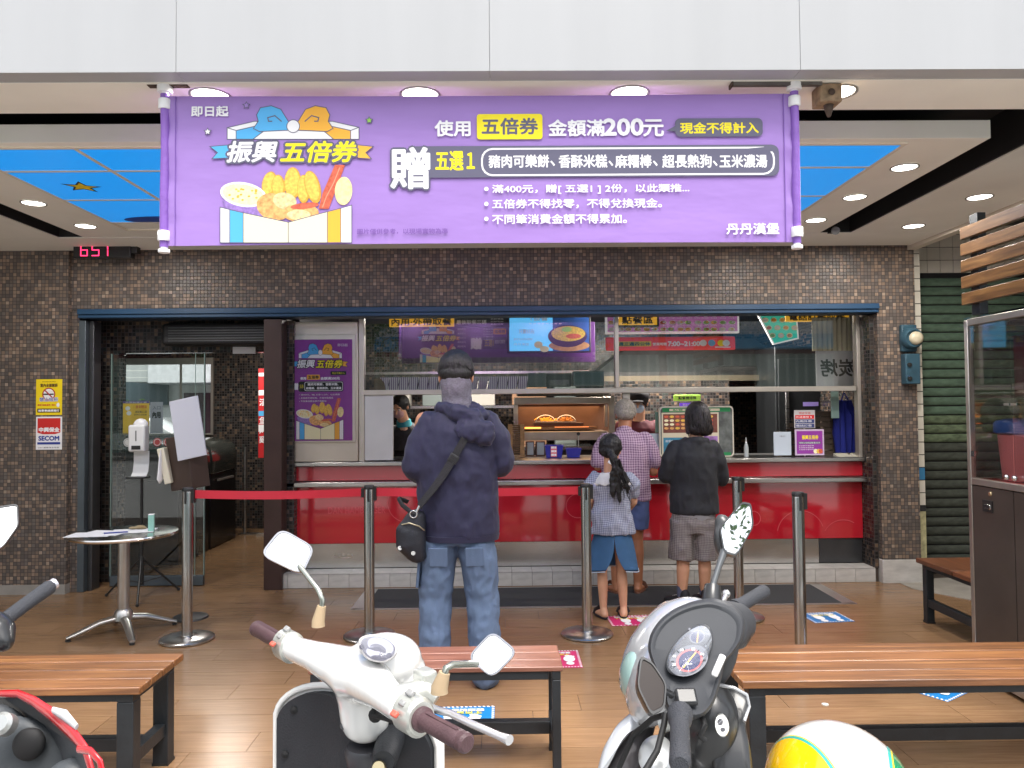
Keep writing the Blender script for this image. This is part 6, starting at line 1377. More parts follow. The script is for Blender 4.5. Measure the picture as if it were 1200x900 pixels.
garment('jeans', man, tr+[('tube', ([(0, 0, .84), (0, -.003, .80), (0, -.005, .74)], [(.145, .09), (.170, .108), (.165, .116)], 28, (0, 1, 0)))], denim, .0095, 2, .012, 14)
part('cargo_pocket', MB().obox((-.212, -.02, .60), (.016, .12, .15), Matrix.Rotation(.1, 3, 'Y')), denim, man, world=False, bevel=.006); part('pocket_flap', MB().obox((-.216, -.022, .672), (.02, .13, .035), Matrix.Rotation(.14, 3, 'Y')), denim, man, world=False, bevel=.005)
for sx in (-1, 1): part('back_pocket', MB().obox((sx*.098, -.120, .690), (.100, .006, .10), Matrix.Rotation(.18, 3, 'X')), denim, man, world=False, bevel=.004)
sl = mat('slipper_black', (.02, .02, .022), .6)
sandal(man, (-.135, -.0, 0), (-.12, 1, 0), 1.08, sl); sandal(man, (.15, .01, 0), (.12, 1, 0), 1.08, sl)
man.scale = (.95, 1, 1)
bag = thing('crossbody_bag', 'black crossbody bag with metal rivets hanging at the hip of the man in navy', 'bag', (mx-.23, my-.10, .85))
bk = mat('bag_black', S(36, 38, 46), .5, var=.15, vscale=14, bump=.2, bscale=150); webb = mat('webbing_black', S(34, 34, 38), .6, bump=.6, bscale=260)
bo = V((mx, my, 0))
def wpt(x, y, z): return bo+V((x, y, z))
sp_ = [(.135, .06, 1.44), (.125, -.06, 1.425), (.095, -.125, 1.385), (.05, -.152, 1.30), (0, -.158, 1.215), (-.06, -.158, 1.115), (-.11, -.156, 1.045), (-.16, -.150, .985), (-.185, -.142, .955)]
def strip_(pts, w_, th, nx_=(.85, 0, .53)):
    rings = []
    for i, p in enumerate(pts):
        p = wpt(*p); t_ = (wpt(*pts[min(i+1, len(pts)-1)])-wpt(*pts[max(i-1, 0)])).normalized(); out = V((p.x-bo.x, p.y-bo.y, 0)).normalized(); a = t_.cross(out).normalized(); o_ = a.cross(t_)
        rings.append([p-a*w_/2, p+a*w_/2, p+a*w_/2+o_*th, p-a*w_/2+o_*th])
    return MB().loft(rings)
part('strap', strip_(sp_, .038, .004), webb, bag, smooth=40)
part('strap_end', strip_([(x, y-.004, z) for x, y, z in sp_[4:]], .040, .005), webb, bag, smooth=40)
Mb = Matrix.Rotation(R(58), 3, 'Y')
part('buckle', MB().obox(wpt(-.01, -.166, 1.195), (.05, .006, .044), Matrix.Rotation(R(32), 3, 'Y')), mat('buckle_dark', (.08, .08, .085), .3, .8), bag, bevel=.003); part('buckle_ring', MB().obox(wpt(-.01, -.171, 1.195), (.034, .004, .026), Matrix.Rotation(R(32), 3, 'Y')), webb, bag)
part('clip', MB().tube([wpt(-.185, -.15, .958), wpt(-.20, -.152, .925)], .007, 8).tube([wpt(-.215+.018*math.cos(a), -.150, .915+.018*math.sin(a)) for a in [2*math.pi*k/16 for k in range(17)]], .0035, 8), chrome, bag, smooth=60)
bmb = MB().caps([wpt(-.205, -.10, .895), wpt(-.235, -.105, .82), wpt(-.235, -.105, .76), wpt(-.205, -.10, .70)], [(.050, .045), (.078, .055), (.080, .058), (.050, .045)], 20, up=(0, 1, 0))
link('bag_body', organic(bmb, bk, .007, 3, .004, 14), bag)
part('zip', MB().tube([wpt(-.275, -.140, .862), wpt(-.235, -.163, .873), wpt(-.185, -.158, .855), wpt(-.162, -.13, .83)], .0035, 8), mat('zip_gold', (.55, .5, .35), .3, 1), bag, smooth=60)
for c in ((-.285, -.145, .745), (-.215, -.165, .722)): part('rivet', MB().lathe([(.001, 0), (.012, 0), (.011, .004), (.004, .004), (.003, .001), (.001, .001)], 16, wpt(*c), Matrix.Rotation(R(90), 3, 'X')), chrome, bag, smooth=40)
part('short_strap', MB().tube([wpt(-.215, -.15, .915), wpt(-.275, -.13, .96), wpt(-.30, -.09, .99), wpt(-.255, -.05, .965)], [(.004, .012)]*4, 8), webb, bag, smooth=50)
# ---- woman in black cardigan
wx, wy = P(812, 650, Y=5.6).x, 5.58
wo = thing('person', 'woman with dark bobbed hair in black jacket and grey patterned shorts', 'person', (wx, wy, 0))
hc = (.055, .03, 1.355)
q, M = body(wo, skin_c, hc, (-.1, 1, -.3), .93, (.03, .0, 1.205), ((-.145, 0, 1.15), (.165, 0, 1.15)), ((-.205, .03, .96), (.225, .03, .93)), ((-.10, .24, 1.0), (.14, .25, .98)), ((.4, .9, .1), (-.4, .9, .1)), ((-.07, 0, .66), (.085, 0, .66)), ((-.085, .0, .36), (.09, .01, .36)), ((-.10, -.0, .085), (.095, .04, .085)), ((-.55, 1, 0), (-.25, 1, 0)),
     [((.03, 0, 1.18), (.10, .07)), ((.02, 0, 1.12), (.14, .09)), ((.01, 0, .95), (.13, .095)), ((0, 0, .78), (.14, .105)), ((0, 0, .64), (.13, .10))], legr=(.075, .056, .038), voxel=.0065, hn=((0, 0, 1), (0, 0, 1)))
eyes(hc, .93, q, wo, M)
garment('hair', wo, [('sphere', (q(0, -.02, .035), (.098, .108, .098), 28)), ('sphere', (q(0, -.035, -.04), (.108, .085, .08), 24)), ('sphere', (q(-.03, -.045, -.09), (.075, .06, .05), 20)), ('sphere', (q(.045, -.04, -.095), (.07, .06, .05), 20)), ('caps', ([q(-.08, .02, .03), q(-.09, .02, -.10)], [.025, .02], 12)), ('caps', ([q(.08, .02, .03), q(.09, .02, -.10)], [.025, .02], 12))], mat('hair_dark', (.016, .012, .012), .4, var=.4, vscale=60, aniso=(1, 1, .25), bump=.5, bscale=140), .008, 8, .002, 22)
strands(wo, q, 150, -.125, .104, .112, MAT['hair_dark'], .0042, 5, (-125, 125))
blk_c = mat('cardigan_black', (.016, .017, .022), .75, var=.2, vscale=8, bump=.2, bscale=140, sheen=.05)
tor = [((.03, 0, 1.215), (.09, .07)), ((.025, -.005, 1.17), (.16, .10)), ((.02, -.008, 1.09), (.195, .12)), ((.015, -.005, .95), (.19, .125)), ((.01, 0, .80), (.195, .128)), ((.012, 0, .70), (.205, .132)), ((.012, 0, .672), (.20, .13))]
garment('jacket', wo, [('tube', ([p for p, _ in tor], [r for _, r in tor], 32, (0, 1, 0))), ('caps', ([(-.135, 0, 1.14), (-.19, 0, 1.05), (-.215, .02, .955)], [.068, .068, .062], 16)), ('caps', ([(-.215, .02, .95), (-.13, .20, .99)], [.062, .042], 16)), ('caps', ([(.165, 0, 1.14), (.215, 0, 1.04), (.245, .02, .93)], [.07, .07, .064], 16)), ('caps', ([(.245, .02, .925), (.17, .20, .97)], [.064, .042], 16)), ('caps', ([(-.05, -.06, 1.205), (.03, -.075, 1.20), (.11, -.05, 1.20)], [.025, .035, .025], 12))], blk_c, .010, 4, .010, 10)
garment('undershirt', wo, [('tube', ([(.0, 0, .72), (.0, -.002, .665), (-.01, 0, .635)], [(.18, .12), (.185, .122), (.17, .115)], 26, (0, 1, 0)))], mat('tee_grey', S(150, 150, 156), .8), .009, 2, .004, 9)
shc = mat_stripes('shorts_check', S(150, 142, 140), S(84, 78, 80), 85, 'xz', duty=.5, soft=.3, wob=.03)
sh_ = [('tube', ([(0, 0, .72), (0, 0, .62), (0, 0, .54)], [(.165, .115), (.178, .125), (.17, .12)], 26, (0, 1, 0)))]
for x0, x1 in ((-.085, -.105), (.09, .10)): sh_.append(('tube', ([(x0, 0, .62), ((x0+x1)/2, 0, .5), (x1, 0, .345)], [(.10, .11), (.098, .11), (.098, .108)], 24, (0, 1, 0))))
garment('shorts', wo, sh_, shc, .0095, 2, .014, 9)
sn = mat('sneaker_black', (.02, .02, .024), .7, var=.3, vscale=40); snw = mat('sole_white', S(200, 198, 190), .6)
for x, y, f_ in ((-.10, .0, (-.6, 1, 0)), (.095, .04, (-.15, 1, 0))):
    shoe(wo, (x, y, 0), f_, 1.0, sn, snw); part('sock', MB().tube([(x, y, .08), (x, y, .155)], [.040, .041], 20), mat('sock_blue', S(90, 96, 120), .9, var=.2, vscale=60), wo, world=False, smooth=50)
wo.scale = (.89, .95, 1)
# ---- elderly man
ox, oy = P(733, 560, Y=6.05).x, 6.05
om = thing('person', 'elderly grey-haired man in purple checked shirt leaning on the counter', 'person', (ox, oy, 0))
hc = (.02, .10, 1.385)
q, M = body(om, skin_b, hc, (.1, 1, -.45), .96, (0, .03, 1.24), ((-.155, 0, 1.19), (.165, 0, 1.19)), ((-.215, -.01, .985), (.215, -.03, .94)), ((-.13, .22, 1.02), (.20, .16, .98)), ((.3, 1, 0), (-.3, 1, .1)), ((-.08, -.02, .76), (.08, -.02, .76)), ((-.085, .0, .42), (.085, .0, .42)), ((-.09, -.03, .085), (.085, -.02, .085)), ((-.3, 1, 0), (.35, 1, 0)),
     [((0, .01, 1.21), (.11, .075)), ((0, 0, 1.14), (.15, .095)), ((0, -.02, .98), (.145, .10)), ((0, -.03, .8), (.14, .10)), ((0, -.03, .74), (.13, .10))], legr=(.07, .05, .036), hn=((0, 0, 1), (0, 0, 1)))
eyes(hc, .96, q, om, M)
garment('hair', om, [('sphere', (q(0, -.03, .035), (.084, .088, .084), 26)), ('sphere', (q(0, -.05, -.01), (.076, .06, .055), 20))], hairg, .006, 3, .003, 30)
strands(om, q, 110, -.015, .088, .092, hairg, .003, 6, (-130, 130), wav=.002)
plaid = mat_stripes('shirt_plaid', S(196, 170, 188), S(112, 78, 112), 52, 'xz', duty=.5, soft=.2, wob=.03)
tor = [((.0, .02, 1.255), (.075, .06)), ((0, .01, 1.22), (.15, .09)), ((0, -.005, 1.14), (.195, .118)), ((0, -.02, .98), (.19, .125)), ((.0, -.03, .82), (.19, .125)), ((.0, -.03, .735), (.195, .13)), ((.0, -.03, .72), (.19, .125))]
garment('shirt', om, [('tube', ([p for p, _ in tor], [r for _, r in tor], 32, (0, 1, 0))), ('caps', ([(-.15, 0, 1.185), (-.20, -.005, 1.09), (-.215, -.01, 1.03)], [.068, .068, .064], 16)), ('caps', ([(.16, 0, 1.185), (.205, -.015, 1.09), (.215, -.025, 1.02)], [.068, .068, .064], 16)), ('tube', ([(0, .03, 1.235), (0, .05, 1.285)], [(.07, .065), (.06, .06)], 20, (0, 1, 0)))], plaid, .0095, 3, .012, 8)
bsh = mat('shorts_blue', S(84, 100, 146), .85, var=.1, vscale=9, bump=.2, bscale=200)
sh_ = [('tube', ([(0, -.03, .82), (0, -.03, .70)], [(.165, .115), (.17, .12)], 24, (0, 1, 0)))]
for x0, x1 in ((-.085, -.095), (.085, .09)): sh_.append(('tube', ([(x0, -.025, .74), (x1, -.015, .62), (x1, -.01, .50)], [(.094, .105), (.088, .10), (.086, .095)], 22, (0, 1, 0))))
garment('shorts', om, sh_, bsh, .010, 2, .009, 9)
sdb = mat('sandal_brown', S(110, 72, 56), .6)
sandal(om, (-.09, -.03, 0), (-.3, 1, 0), 1.05, sdb); sandal(om, (.085, -.02, 0), (.35, 1, 0), 1.05, sdb)
# ---- girl
gx, gy = P(718, 650, Y=5.33).x, 5.33
gi = thing('person', 'girl with long black ponytail in checked blouse and blue denim skirt', 'person', (gx, gy, 0))
hc = (-.0, .02, 1.15)
q, M = body(gi, skin_c, hc, (.55, 1, -.15), .86, (-.005, .0, 1.00), ((-.115, 0, .955), (.115, 0, .955)), ((-.155, .02, .80), (.155, .03, .79)), ((-.12, .16, .70), (.12, .17, .70)), ((.2, .8, -.4), (-.2, .8, -.4)), ((-.06, 0, .56), (.06, 0, .56)), ((-.075, .0, .32), (.06, .005, .32)), ((-.07, -.01, .075), (.07, .0, .075)), ((-.25, 1, 0), (.1, 1, 0)),
     [((0, 0, .98), (.08, .055)), ((0, 0, .92), (.11, .075)), ((0, 0, .78), (.10, .075)), ((0, 0, .64), (.115, .085)), ((0, 0, .55), (.10, .08))], armr=(.038, .032, .022), legr=(.064, .042, .029), voxel=.006, footlen=.15)
eyes(hc, .86, q, gi, M)
garment('hair', gi, [('sphere', (q(0, -.02, .03), (.082, .092, .084), 26)), ('sphere', (q(0, -.045, -.01), (.074, .06, .052), 20)), ('caps', ([q(0, -.09, .0), V((.0, -.115, 1.10)), V((.015, -.12, 1.0)), V((.03, -.125, .90)), V((.035, -.13, .80))], [.026, .028, .026, .018, .008], 14)), ('caps', ([V((.04, -.12, 1.02)), V((.09, -.115, .95)), V((.075, -.12, .90))], [.026, .022, .010], 10)), ('caps', ([V((-.01, -.12, 1.0)), V((-.015, -.13, .88)), V((-.01, -.125, .84))], [.022, .02, .01], 10)), ('caps', ([V((.06, -.125, .92)), V((.10, -.12, .90)), V((.085, -.12, .86))], [.018, .014, .008], 10))], hairm, .0065, 2, .009, 26)
strands(gi, q, 110, -.01, .086, .094, hairm, .0035, 8, (-120, 120), wav=.002)
rh = random.Random(3)
for i in range(22):
    a = rh.uniform(0, 6.28); rr_ = rh.uniform(.012, .034); x0 = .012+rr_*math.cos(a); y0 = -.118+rr_*.7*math.sin(a); zt = rh.uniform(1.06, 1.10); zb = rh.uniform(.78, .90); f_ = rh.uniform(24, 40); p_ = rh.uniform(0, 6); fl = rh.uniform(.3, 1.8)
    pts = [V((x0*(1+fl*k/12*.9)+.03*k/12+.010*math.sin(f_*(zt+(zb-zt)*k/12)+p_)*k/12, y0-.01*k/12+.008*math.cos(f_*(zt+(zb-zt)*k/12)+p_)*k/12, zt+(zb-zt)*k/12)) for k in range(13)]
    part('hair_strand', MB().tube(pts, [.0075-.0005*k for k in range(13)], 6), hairm, gi, world=False, smooth=60)
part('hair_clip', MB().obox((-.025, -.115, 1.075), (.03, .012, .022), Matrix.Rotation(.5, 3, 'Y')), iw, gi, world=False, bevel=.004)
ging = mat_stripes('blouse_gingham', S(176, 180, 196), S(96, 100, 126), 84, 'xz', duty=.5, soft=.2, wob=.03)
tor = [((0, 0, 1.0), (.065, .055)), ((0, 0, .965), (.115, .08)), ((0, -.002, .90), (.135, .09)), ((0, 0, .78), (.13, .092)), ((.0, 0, .66), (.150, .105)), ((0, 0, .585), (.162, .112)), ((0, 0, .575), (.158, .11))]
garment('blouse', gi, [('tube', ([p for p, _ in tor], [r for _, r in tor], 30, (0, 1, 0))), ('caps', ([(-.11, 0, .955), (-.15, .0, .90), (-.158, .01, .86)], [.052, .058, .05], 14)), ('caps', ([(.11, 0, .955), (.15, .0, .90), (.158, .015, .86)], [.052, .058, .05], 14))], ging, .0085, 3, .018, 11)
col = MB(); rings = []
for k_, (rx, ry, z_) in enumerate(((.066, .058, .998), (.10, .08, .985), (.135, .098, .955), (.150, .108, .925))):
    rings.append([V((rx*math.cos(a)*(1+(.05*math.cos(a*14) if k_ == 3 else 0)), ry*math.sin(a)*(1+(.05*math.cos(a*14) if k_ == 3 else 0)), z_+(.006*math.cos(a*14) if k_ == 3 else 0))) for a in [2*math.pi*j/84 for j in range(84)]])
cr_ = [[p*1 for p in r] for r in rings]+[[V((p.x*.985, p.y*.985, p.z-.006)) for p in r] for r in rings[::-1]]
part('lace_collar', col.loft(cr_+[cr_[0]], cap=False), mat('lace_white', S(206, 204, 206), .8, bump=.5, bscale=90), gi, world=False, smooth=50)
dskirt = mat('denim_skirt', S(54, 90, 128), .85, var=.14, vscale=9, bump=.3, bscale=240)
def slit(co):
    return 0
n_ = 60; outer = []; inner = []
for z_, rx, ry in ((.60, .120, .09), (.52, .145, .105), (.42, .162, .118), (.335, .176, .128)):
    outer.append([V((rx*math.cos(a), ry*math.sin(a), z_+(0 if z_ > .4 else .02*math.sin(a*3)*.3))) for a in [-math.pi/2+2*math.pi*j/n_ for j in range(n_+1)]])
# vent at the back: the hem edges pull apart into an inverted V
def vent(ring, half):
    return [V((p.x+(half*(1 if j < n_/2 else -1)*max(0, 1-min(j, n_-j)/13)), p.y, p.z)) for j, p in enumerate(ring)]
outer = [vent(r, h) for r, h in zip(outer, (0, 0, .016, .070))]
skm = MB().loft(outer+[[V((p.x*.96, p.y*.95, p.z)) for p in r] for r in outer[::-1]], cap=False, close=False)
m_ = skm.mesh('skirt', dskirt, 60)
so = link('skirt', m_, gi, world=False); so.modifiers.new('s', 'SUBSURF').levels = 1; so.modifiers['s'].render_levels = 1
fr3 = mat('frayed_hem', S(170, 184, 200), .9)
part('hem_fray', MB().tube([p+V((0, 0, -.002)) for p in outer[-1]], .0035, 6), fr3, gi, world=False)
fl_ = mat('flipflop', S(40, 34, 38), .6); sandal(gi, (-.07, -.01, 0), (-.25, 1, 0), .82, fl_); sandal(gi, (.07, 0, 0), (.1, 1, 0), .82, fl_)
# ---- staff
p = P(470, 480, Y=7.35)
s1 = thing('person', 'staff member in black with teal collar and mask bending over behind the counter', 'person', (p.x+.06, 7.45, .115))
uni = mat('uniform_black', (.02, .018, .02), .7)
def staff(t, hcx, hcz, lean, face, m_, collar, cap, maskc):
    hc = (hcx, lean, hcz); 
    q, M = body(t, skin_c, hc, face, .96, (hcx*.5, lean*.5, hcz-.17), ((hcx*.4-.16, lean*.3, hcz-.23), (hcx*.4+.16, lean*.3, hcz-.23)), ((-.2, lean*.3-.05, hcz-.48), (.2, lean*.3-.05, hcz-.48)), ((-.09, -.28, hcz-.50), (.07, -.30, hcz-.50)), ((.2, -1, 0), (-.2, -1, 0)), ((-.08, .1, .78), (.08, .1, .78)), ((-.085, .08, .44), (.085, .08, .44)), ((-.09, .1, .08), (.09, .1, .08)), ((-.1, -1, 0), (.1, -1, 0)),
         [((hcx*.4, lean*.4, hcz-.2), (.12, .08)), ((hcx*.3, lean*.3, hcz-.3), (.15, .10)), ((0, .04, 1.0), (.145, .10)), ((0, .1, .75), (.15, .11))], thumb=(-1, 1), voxel=.008)
    eyes(hc, .96, q, t, M)
    link('mask', organic(MB().sphere(q(0, .062, -.045), (.055, .045, .045), 18, M), mat(maskc[0], maskc[1], .7), .006, 3), t, world=False)
    garment('hair', t, [('sphere', (q(0, -.025, .03), (.086, .098, .088), 24)), ('sphere', (q(0, -.05, -.02), (.08, .06, .06), 18))], hairm, .008, 3, .004, 24)
    if cap:
        garment('cap', t, [('sphere', (q(0, -.01, .055), (.095, .108, .08), 24)), ('sphere', (q(0, .115, .035), (.065, .05, .012), 18))], uni, .007, 3, 0)
    garment('uniform', t, [('tube', ([(hcx*.5, lean*.45, hcz-.17), (hcx*.4, lean*.35, hcz-.24), (hcx*.3, lean*.3, hcz-.34), (0, .03, 1.0), (0, .09, .72)], [(.09, .07), (.19, .11), (.20, .125), (.18, .12), (.18, .12)], 26, (0, 1, 0))), ('caps', ([(hcx*.4-.16, lean*.3, hcz-.23), (-.2, lean*.3-.05, hcz-.46)], [.068, .058], 14)), ('caps', ([(hcx*.4+.16, lean*.3, hcz-.23), (.2, lean*.3-.05, hcz-.46)], [.068, .058], 14))], m_, .011, 3, .008, 9)
    garment('trousers', t, [('caps', ([(sx*.085, .1, .78), (sx*.088, .08, .44), (sx*.09, .1, .1)], [.105, .085, .07], 16)) for sx in (-1, 1)], uni, .012, 2, .006, 8)
    for sx in (-1, 1): shoe(t, (sx*.09, .1, 0), (0, -1, 0), 1, sn, uni)
    if collar: part('collar', MB().tube([(hcx*.5, lean*.5, hcz-.185), (hcx*.6, lean*.55, hcz-.125)], [(.078, .075), (.066, .066)], 20, (0, 1, 0)), collar, t, world=False, smooth=50)
staff(s1, -.06, 1.47-.115, -.18, (-.35, -1, -.6), uni, mat('collar_teal', S(60, 150, 160), .7), False, ('mask_pink', S(180, 140, 140)))
p = P(746, 478, Y=7.2)
s2 = thing('person', 'staff member with black cap and pale mask in maroon shirt serving the elderly man', 'person', (p.x+.03, 7.3, .115))
staff(s2, 0, 1.49-.115, -.08, (-.35, -1, -.25), mat('shirt_maroon', S(84, 24, 36), .7, var=.1), None, True, ('mask_blue', S(170, 186, 206)))
# ================================================================== scooters
Z3 = V((0, 0, 1)); CAM = V((0, 0, CAMZ))
def ray_plane(px, py, c, n):
    d = _F + _Rr*((px-600)/FPX) + _Ur*((450-py)/FPX); return CAM + d*((V(c)-CAM).dot(n)/d.dot(n))
def onplane(c, n): return lambda px, py, d: ray_plane(px, py, c+n*d, n)
def rounded(pts, r=.25, k=5):
    out = []; n = len(pts)
    for i, p in enumerate(pts):
        a, b = pts[i-1], pts[(i+1) % n]; p0 = p+(a-p)*r; p1 = p+(b-p)*r
        for j in range(k+1): t = j/k; out.append(p0*(1-t)**2+p*2*t*(1-t)+p1*t*t)
    return out
mirror_m = mat('mirror_glass', (.92, .93, .94), .015, 1)
def mirror(par, corners, Y, frame_m, tilt=40, depth=.022, r=.3, side=0, rim=1.10, glass=None, az=0, n=None, back=.0):
    cpx = (sum(c[0] for c in corners)/len(corners), sum(c[1] for c in corners)/len(corners)); c = P(*cpx, Y=Y)
    if n is None:
        tc = (CAM-c).normalized(); rd = V((math.sin(R(az))*math.cos(R(tilt)), -math.cos(R(az))*math.cos(R(tilt)), math.sin(R(tilt)))); n = (tc+rd).normalized()
    pts = rounded([ray_plane(x, y, c, n) for x, y in corners], r)
    cc = sum(pts, V((0, 0, 0)))/len(pts)
    sc = lambda k, o: [cc+(p-cc)*k+n*o for p in pts]
    g = MB().loft([sc(1, -.002), sc(1, .0005), sc(.97, .001)]); 
    o = thing_part(par, 'mirror')
    bk_ = MB().loft([sc(rim, .0), sc(rim, -.008), sc(rim*.96, -depth*.6), sc(rim*.7, -depth), sc(rim*.25, -depth*1.25)]); 
    h = part('mirror_housing', bk_, frame_m, par, smooth=50)
    rm = MB().loft([sc(1.0, .0), sc(1.0, .003), sc(rim, .003), sc(rim, -.004)], cap=False); part('mirror_rim', rm, frame_m, h, smooth=40)
    part('mirror_glass', g, glass or mirror_m, h)
    return c, n
def thing_part(par, nm): return None
def wheel(par, c, axis, r=.215):
    M = axis.to_track_quat('Z', 'Y').to_matrix()
    w_ = part('wheel', MB().lathe([(r*.72, -.045), (r*.93, -.045), (r, -.02), (r, .02), (r*.93, .045), (r*.72, .045)], 36, c, M), mat('tyre', (.02, .02, .02), .8), par, smooth=40)
    part('rim', MB().lathe([(.01, -.02), (r*.3, -.03), (r*.62, -.015), (r*.72, -.03), (r*.72, .03), (r*.62, .015), (r*.3, .03), (.01, .02)], 32, c, M), mat('wheel_silver', (.4, .4, .41), .35, .8), w_, smooth=40)
def lower(par, hd_, hb, paint, dark, w_=.17, seat_back=.42, seat_m=None, ztop=.60):
    """the body below the frame: front fork and wheel, floorboard, rear body, saddle, rear wheel"""
    hb = V((hb[0], hb[1], 0)).normalized(); s_ = V((hb.y, -hb.x, 0)); g = -.12; H = V((hd_[0], hd_[1], 0)); Q = lambda f, s, z: H+hb*f+s_*s+Z3*z
    wheel(par, Q(.20, 0, g+.215), s_); wheel(par, Q(-1.02, 0, g+.215), s_)
    part('fork', MB().tube([Q(.04, 0, .40), Q(.19, 0, .12)], .03, 12), dark, par, smooth=50)
    link('front_fender', organic(MB().caps([Q(.04, 0, .32), Q(.20, 0, .36), Q(.36, 0, .24)], [(.07, .05), (.075, .05), (.05, .03)], 14), paint, .012, 4), par)
    link('floorboard', organic(MB().caps([Q(-.02, 0, .26), Q(-.20, 0, .17), Q(-.45, 0, .17)], [(.16, .05), (.15, .04), (.14, .05)], 16), dark, .012, 3), par)
    link('rear_body', organic(MB().caps([Q(-.50, 0, .30), Q(-.75, 0, .36), Q(-1.15, 0, .42)], [(.13, .14), (.15, .15), (.07, .07)], 18), paint, .013, 4), par)
    link('saddle', organic(MB().caps([Q(-seat_back, 0, ztop-.07), Q(-.65, 0, ztop-.05), Q(-.85, 0, ztop-.04), Q(-1.1, 0, ztop-.03)], [(.10, .06), (.12, .055), (.13, .055), (.09, .04)], 18), seat_m or mat('saddle_black', (.02, .02, .021), .55), .011, 3), par)
    part('stand', MB().tube([Q(-.6, .0, .18), Q(-.62, .17, g+.01)], .012, 8), dark, par); 
def slab(nm, par, outl, Y, thick, m_, n=None, r=.3, bevel=.006, bulge=.008):
    cx = sum(p[0] for p in outl)/len(outl); cy = sum(p[1] for p in outl)/len(outl); c = P(cx, cy, Y=Y); n = n or ((CAM-c).normalized()+Z3*.25).normalized()
    f_ = onplane(c, n); q_ = rounded([V((x, y, 0)) for x, y in outl], r, 4); rg = lambda k, o: [f_(cx+(p.x-cx)*k, cy+(p.y-cy)*k, o) for p in q_]
    return part(nm, MB().loft([rg(.88, -thick), rg(1, -thick*.5), rg(1, -.004), rg(.965, 0), rg(.8, bulge*.6), rg(.4, bulge)]), m_, par, smooth=50)
# ------------------------------------------------------------------ white scooter
gl_, gr_ = P(300, 736, Z=1.0), P(548, 872, Z=1.0)
b_ = (gr_-gl_); b_.z = 0; L_ = b_.length; b_.normalize(); h_ = Z3.cross(b_).normalized(); C0 = (gl_+gr_)/2
F = lambda f, s, u: C0+h_*f+b_*s+Z3*u
wp_ = mat('scooter_white', (.80, .80, .78), .12, coat=1); wd = mat('scooter_black_plastic', S(44, 46, 50), .5, var=.1, vscale=10, bump=.15, bscale=260)
ws = thing('scooter', 'white retro scooter with brown grips and square chrome mirrors', 'scooter', (C0.x, C0.y, -.12))
mb = MB().caps([F(0, -.185, 0), F(.010, -.12, .000), F(.028, -.05, -.006), F(.036, 0, -.012)], [(.023, .022), (.027, .026), (.040, .036), (.049, .044)], 20).caps([F(0, .205, 0), F(.010, .13, .000), F(.028, .05, -.006), F(.036, 0, -.012)], [(.023, .022), (.028, .026), (.040, .036), (.049, .044)], 20)
mb.caps([F(.042, 0, -.02), F(.047, 0, -.055), F(.050, 0, -.092)], [(.049, .046), (.045, .043), (.043, .041)], 20)
Mw = Matrix((b_, h_, Z3)).transposed()
mb.sphere(F(.088, .0, .004), (.064, .068, .046), 28, Mw); mb.sphere(F(.118, 0, -.03), (.058, .048, .055), 24, Mw)
link('handlebar_cover', organic(mb, wp_, .0045, 6), ws)
part('screw', MB().lathe([(.001, 0), (.006, 0), (.005, .002), (.001, .002)], 14, F(.010, -.005, -.092), Matrix.Rotation(R(70), 3, 'X')), dark_steel, ws)
part('neck_joint', MB().lathe([(.005, -.03), (.034, -.03), (.038, -.008), (.034, 0), (.005, 0)], 28, F(.052, 0, -.135)), mat('neck_grey', S(70, 70, 74), .4, .3), ws, smooth=40)
# gauge
gc = P(443, 759, Y=1.29); gn = ((CAM-gc).normalized()*.55+Z3*.75+h_*(-.1)).normalized()
def pxell(cx, cy, rx, ry, rot, n=32): return [(cx+rx*math.cos(a)*math.cos(rot)-ry*math.sin(a)*math.sin(rot), cy+rx*math.cos(a)*math.sin(rot)+ry*math.sin(a)*math.cos(rot)) for a in [2*math.pi*k/n for k in range(n)]]
ggp = onplane(gc, gn)
out = [(419, 749), (428, 744), (442, 743), (456, 747), (466, 756), (467, 766), (457, 775), (445, 777), (431, 774), (421, 763)]
out = rounded([V((x, y, 0)) for x, y in out], .5, 3)
gb = part('gauge_housing', MB().loft([[ggp(p.x, p.y, o) for p in out] for o in (-.03, .0)]+[[ggp(443+(p.x-443)*.93, 760+(p.y-760)*.93, .004) for p in out]]), mat('gauge_rim', S(206, 204, 204), .3), ws, smooth=40)
pr = Print(ggp, eps=.00008, base=.0045); gA, gB, gC = ink('gaugegrey', 96, 96, 108), ink('gaugewhite', 168, 168, 180), ink('gaugedark', 70, 68, 84)
pr.poly([(443+(p.x-443)*.86, 760+(p.y-760)*.86) for p in out], gA); pr.poly(pxell(446, 757, 16, 9.5, .35), gB); pr.poly(pxell(443, 761, 10, 6, .35), gA); pr.poly(pxell(437, 764, 8, 6, .3), gB); pr.poly([(428, 759), (444, 758), (452, 764), (440, 763)], gC); pr.poly(pxell(444, 771, 9, 3, .15), gC); pr.poly(pxell(424, 758, 3, 3, 0), gC); pr.poly(pxell(456, 768, 3.2, 3, 0), gC)
pr.finish(gb)
part('gauge_lens', MB().loft([[ggp(443+(p.x-443)*k, 760+(p.y-760)*k, o) for p in out] for k, o in ((.92, .006), (.75, .012), (.4, .016))]), mat_pane('gauge_lens', (.97, .97, .98), 0, k=.6), gb, smooth=60)
brn = mat('grip_brown', S(84, 62, 66), .45, var=.12, vscale=30, bump=.2, bscale=300); silv = mat('switch_silver', S(196, 198, 192), .3, .5)
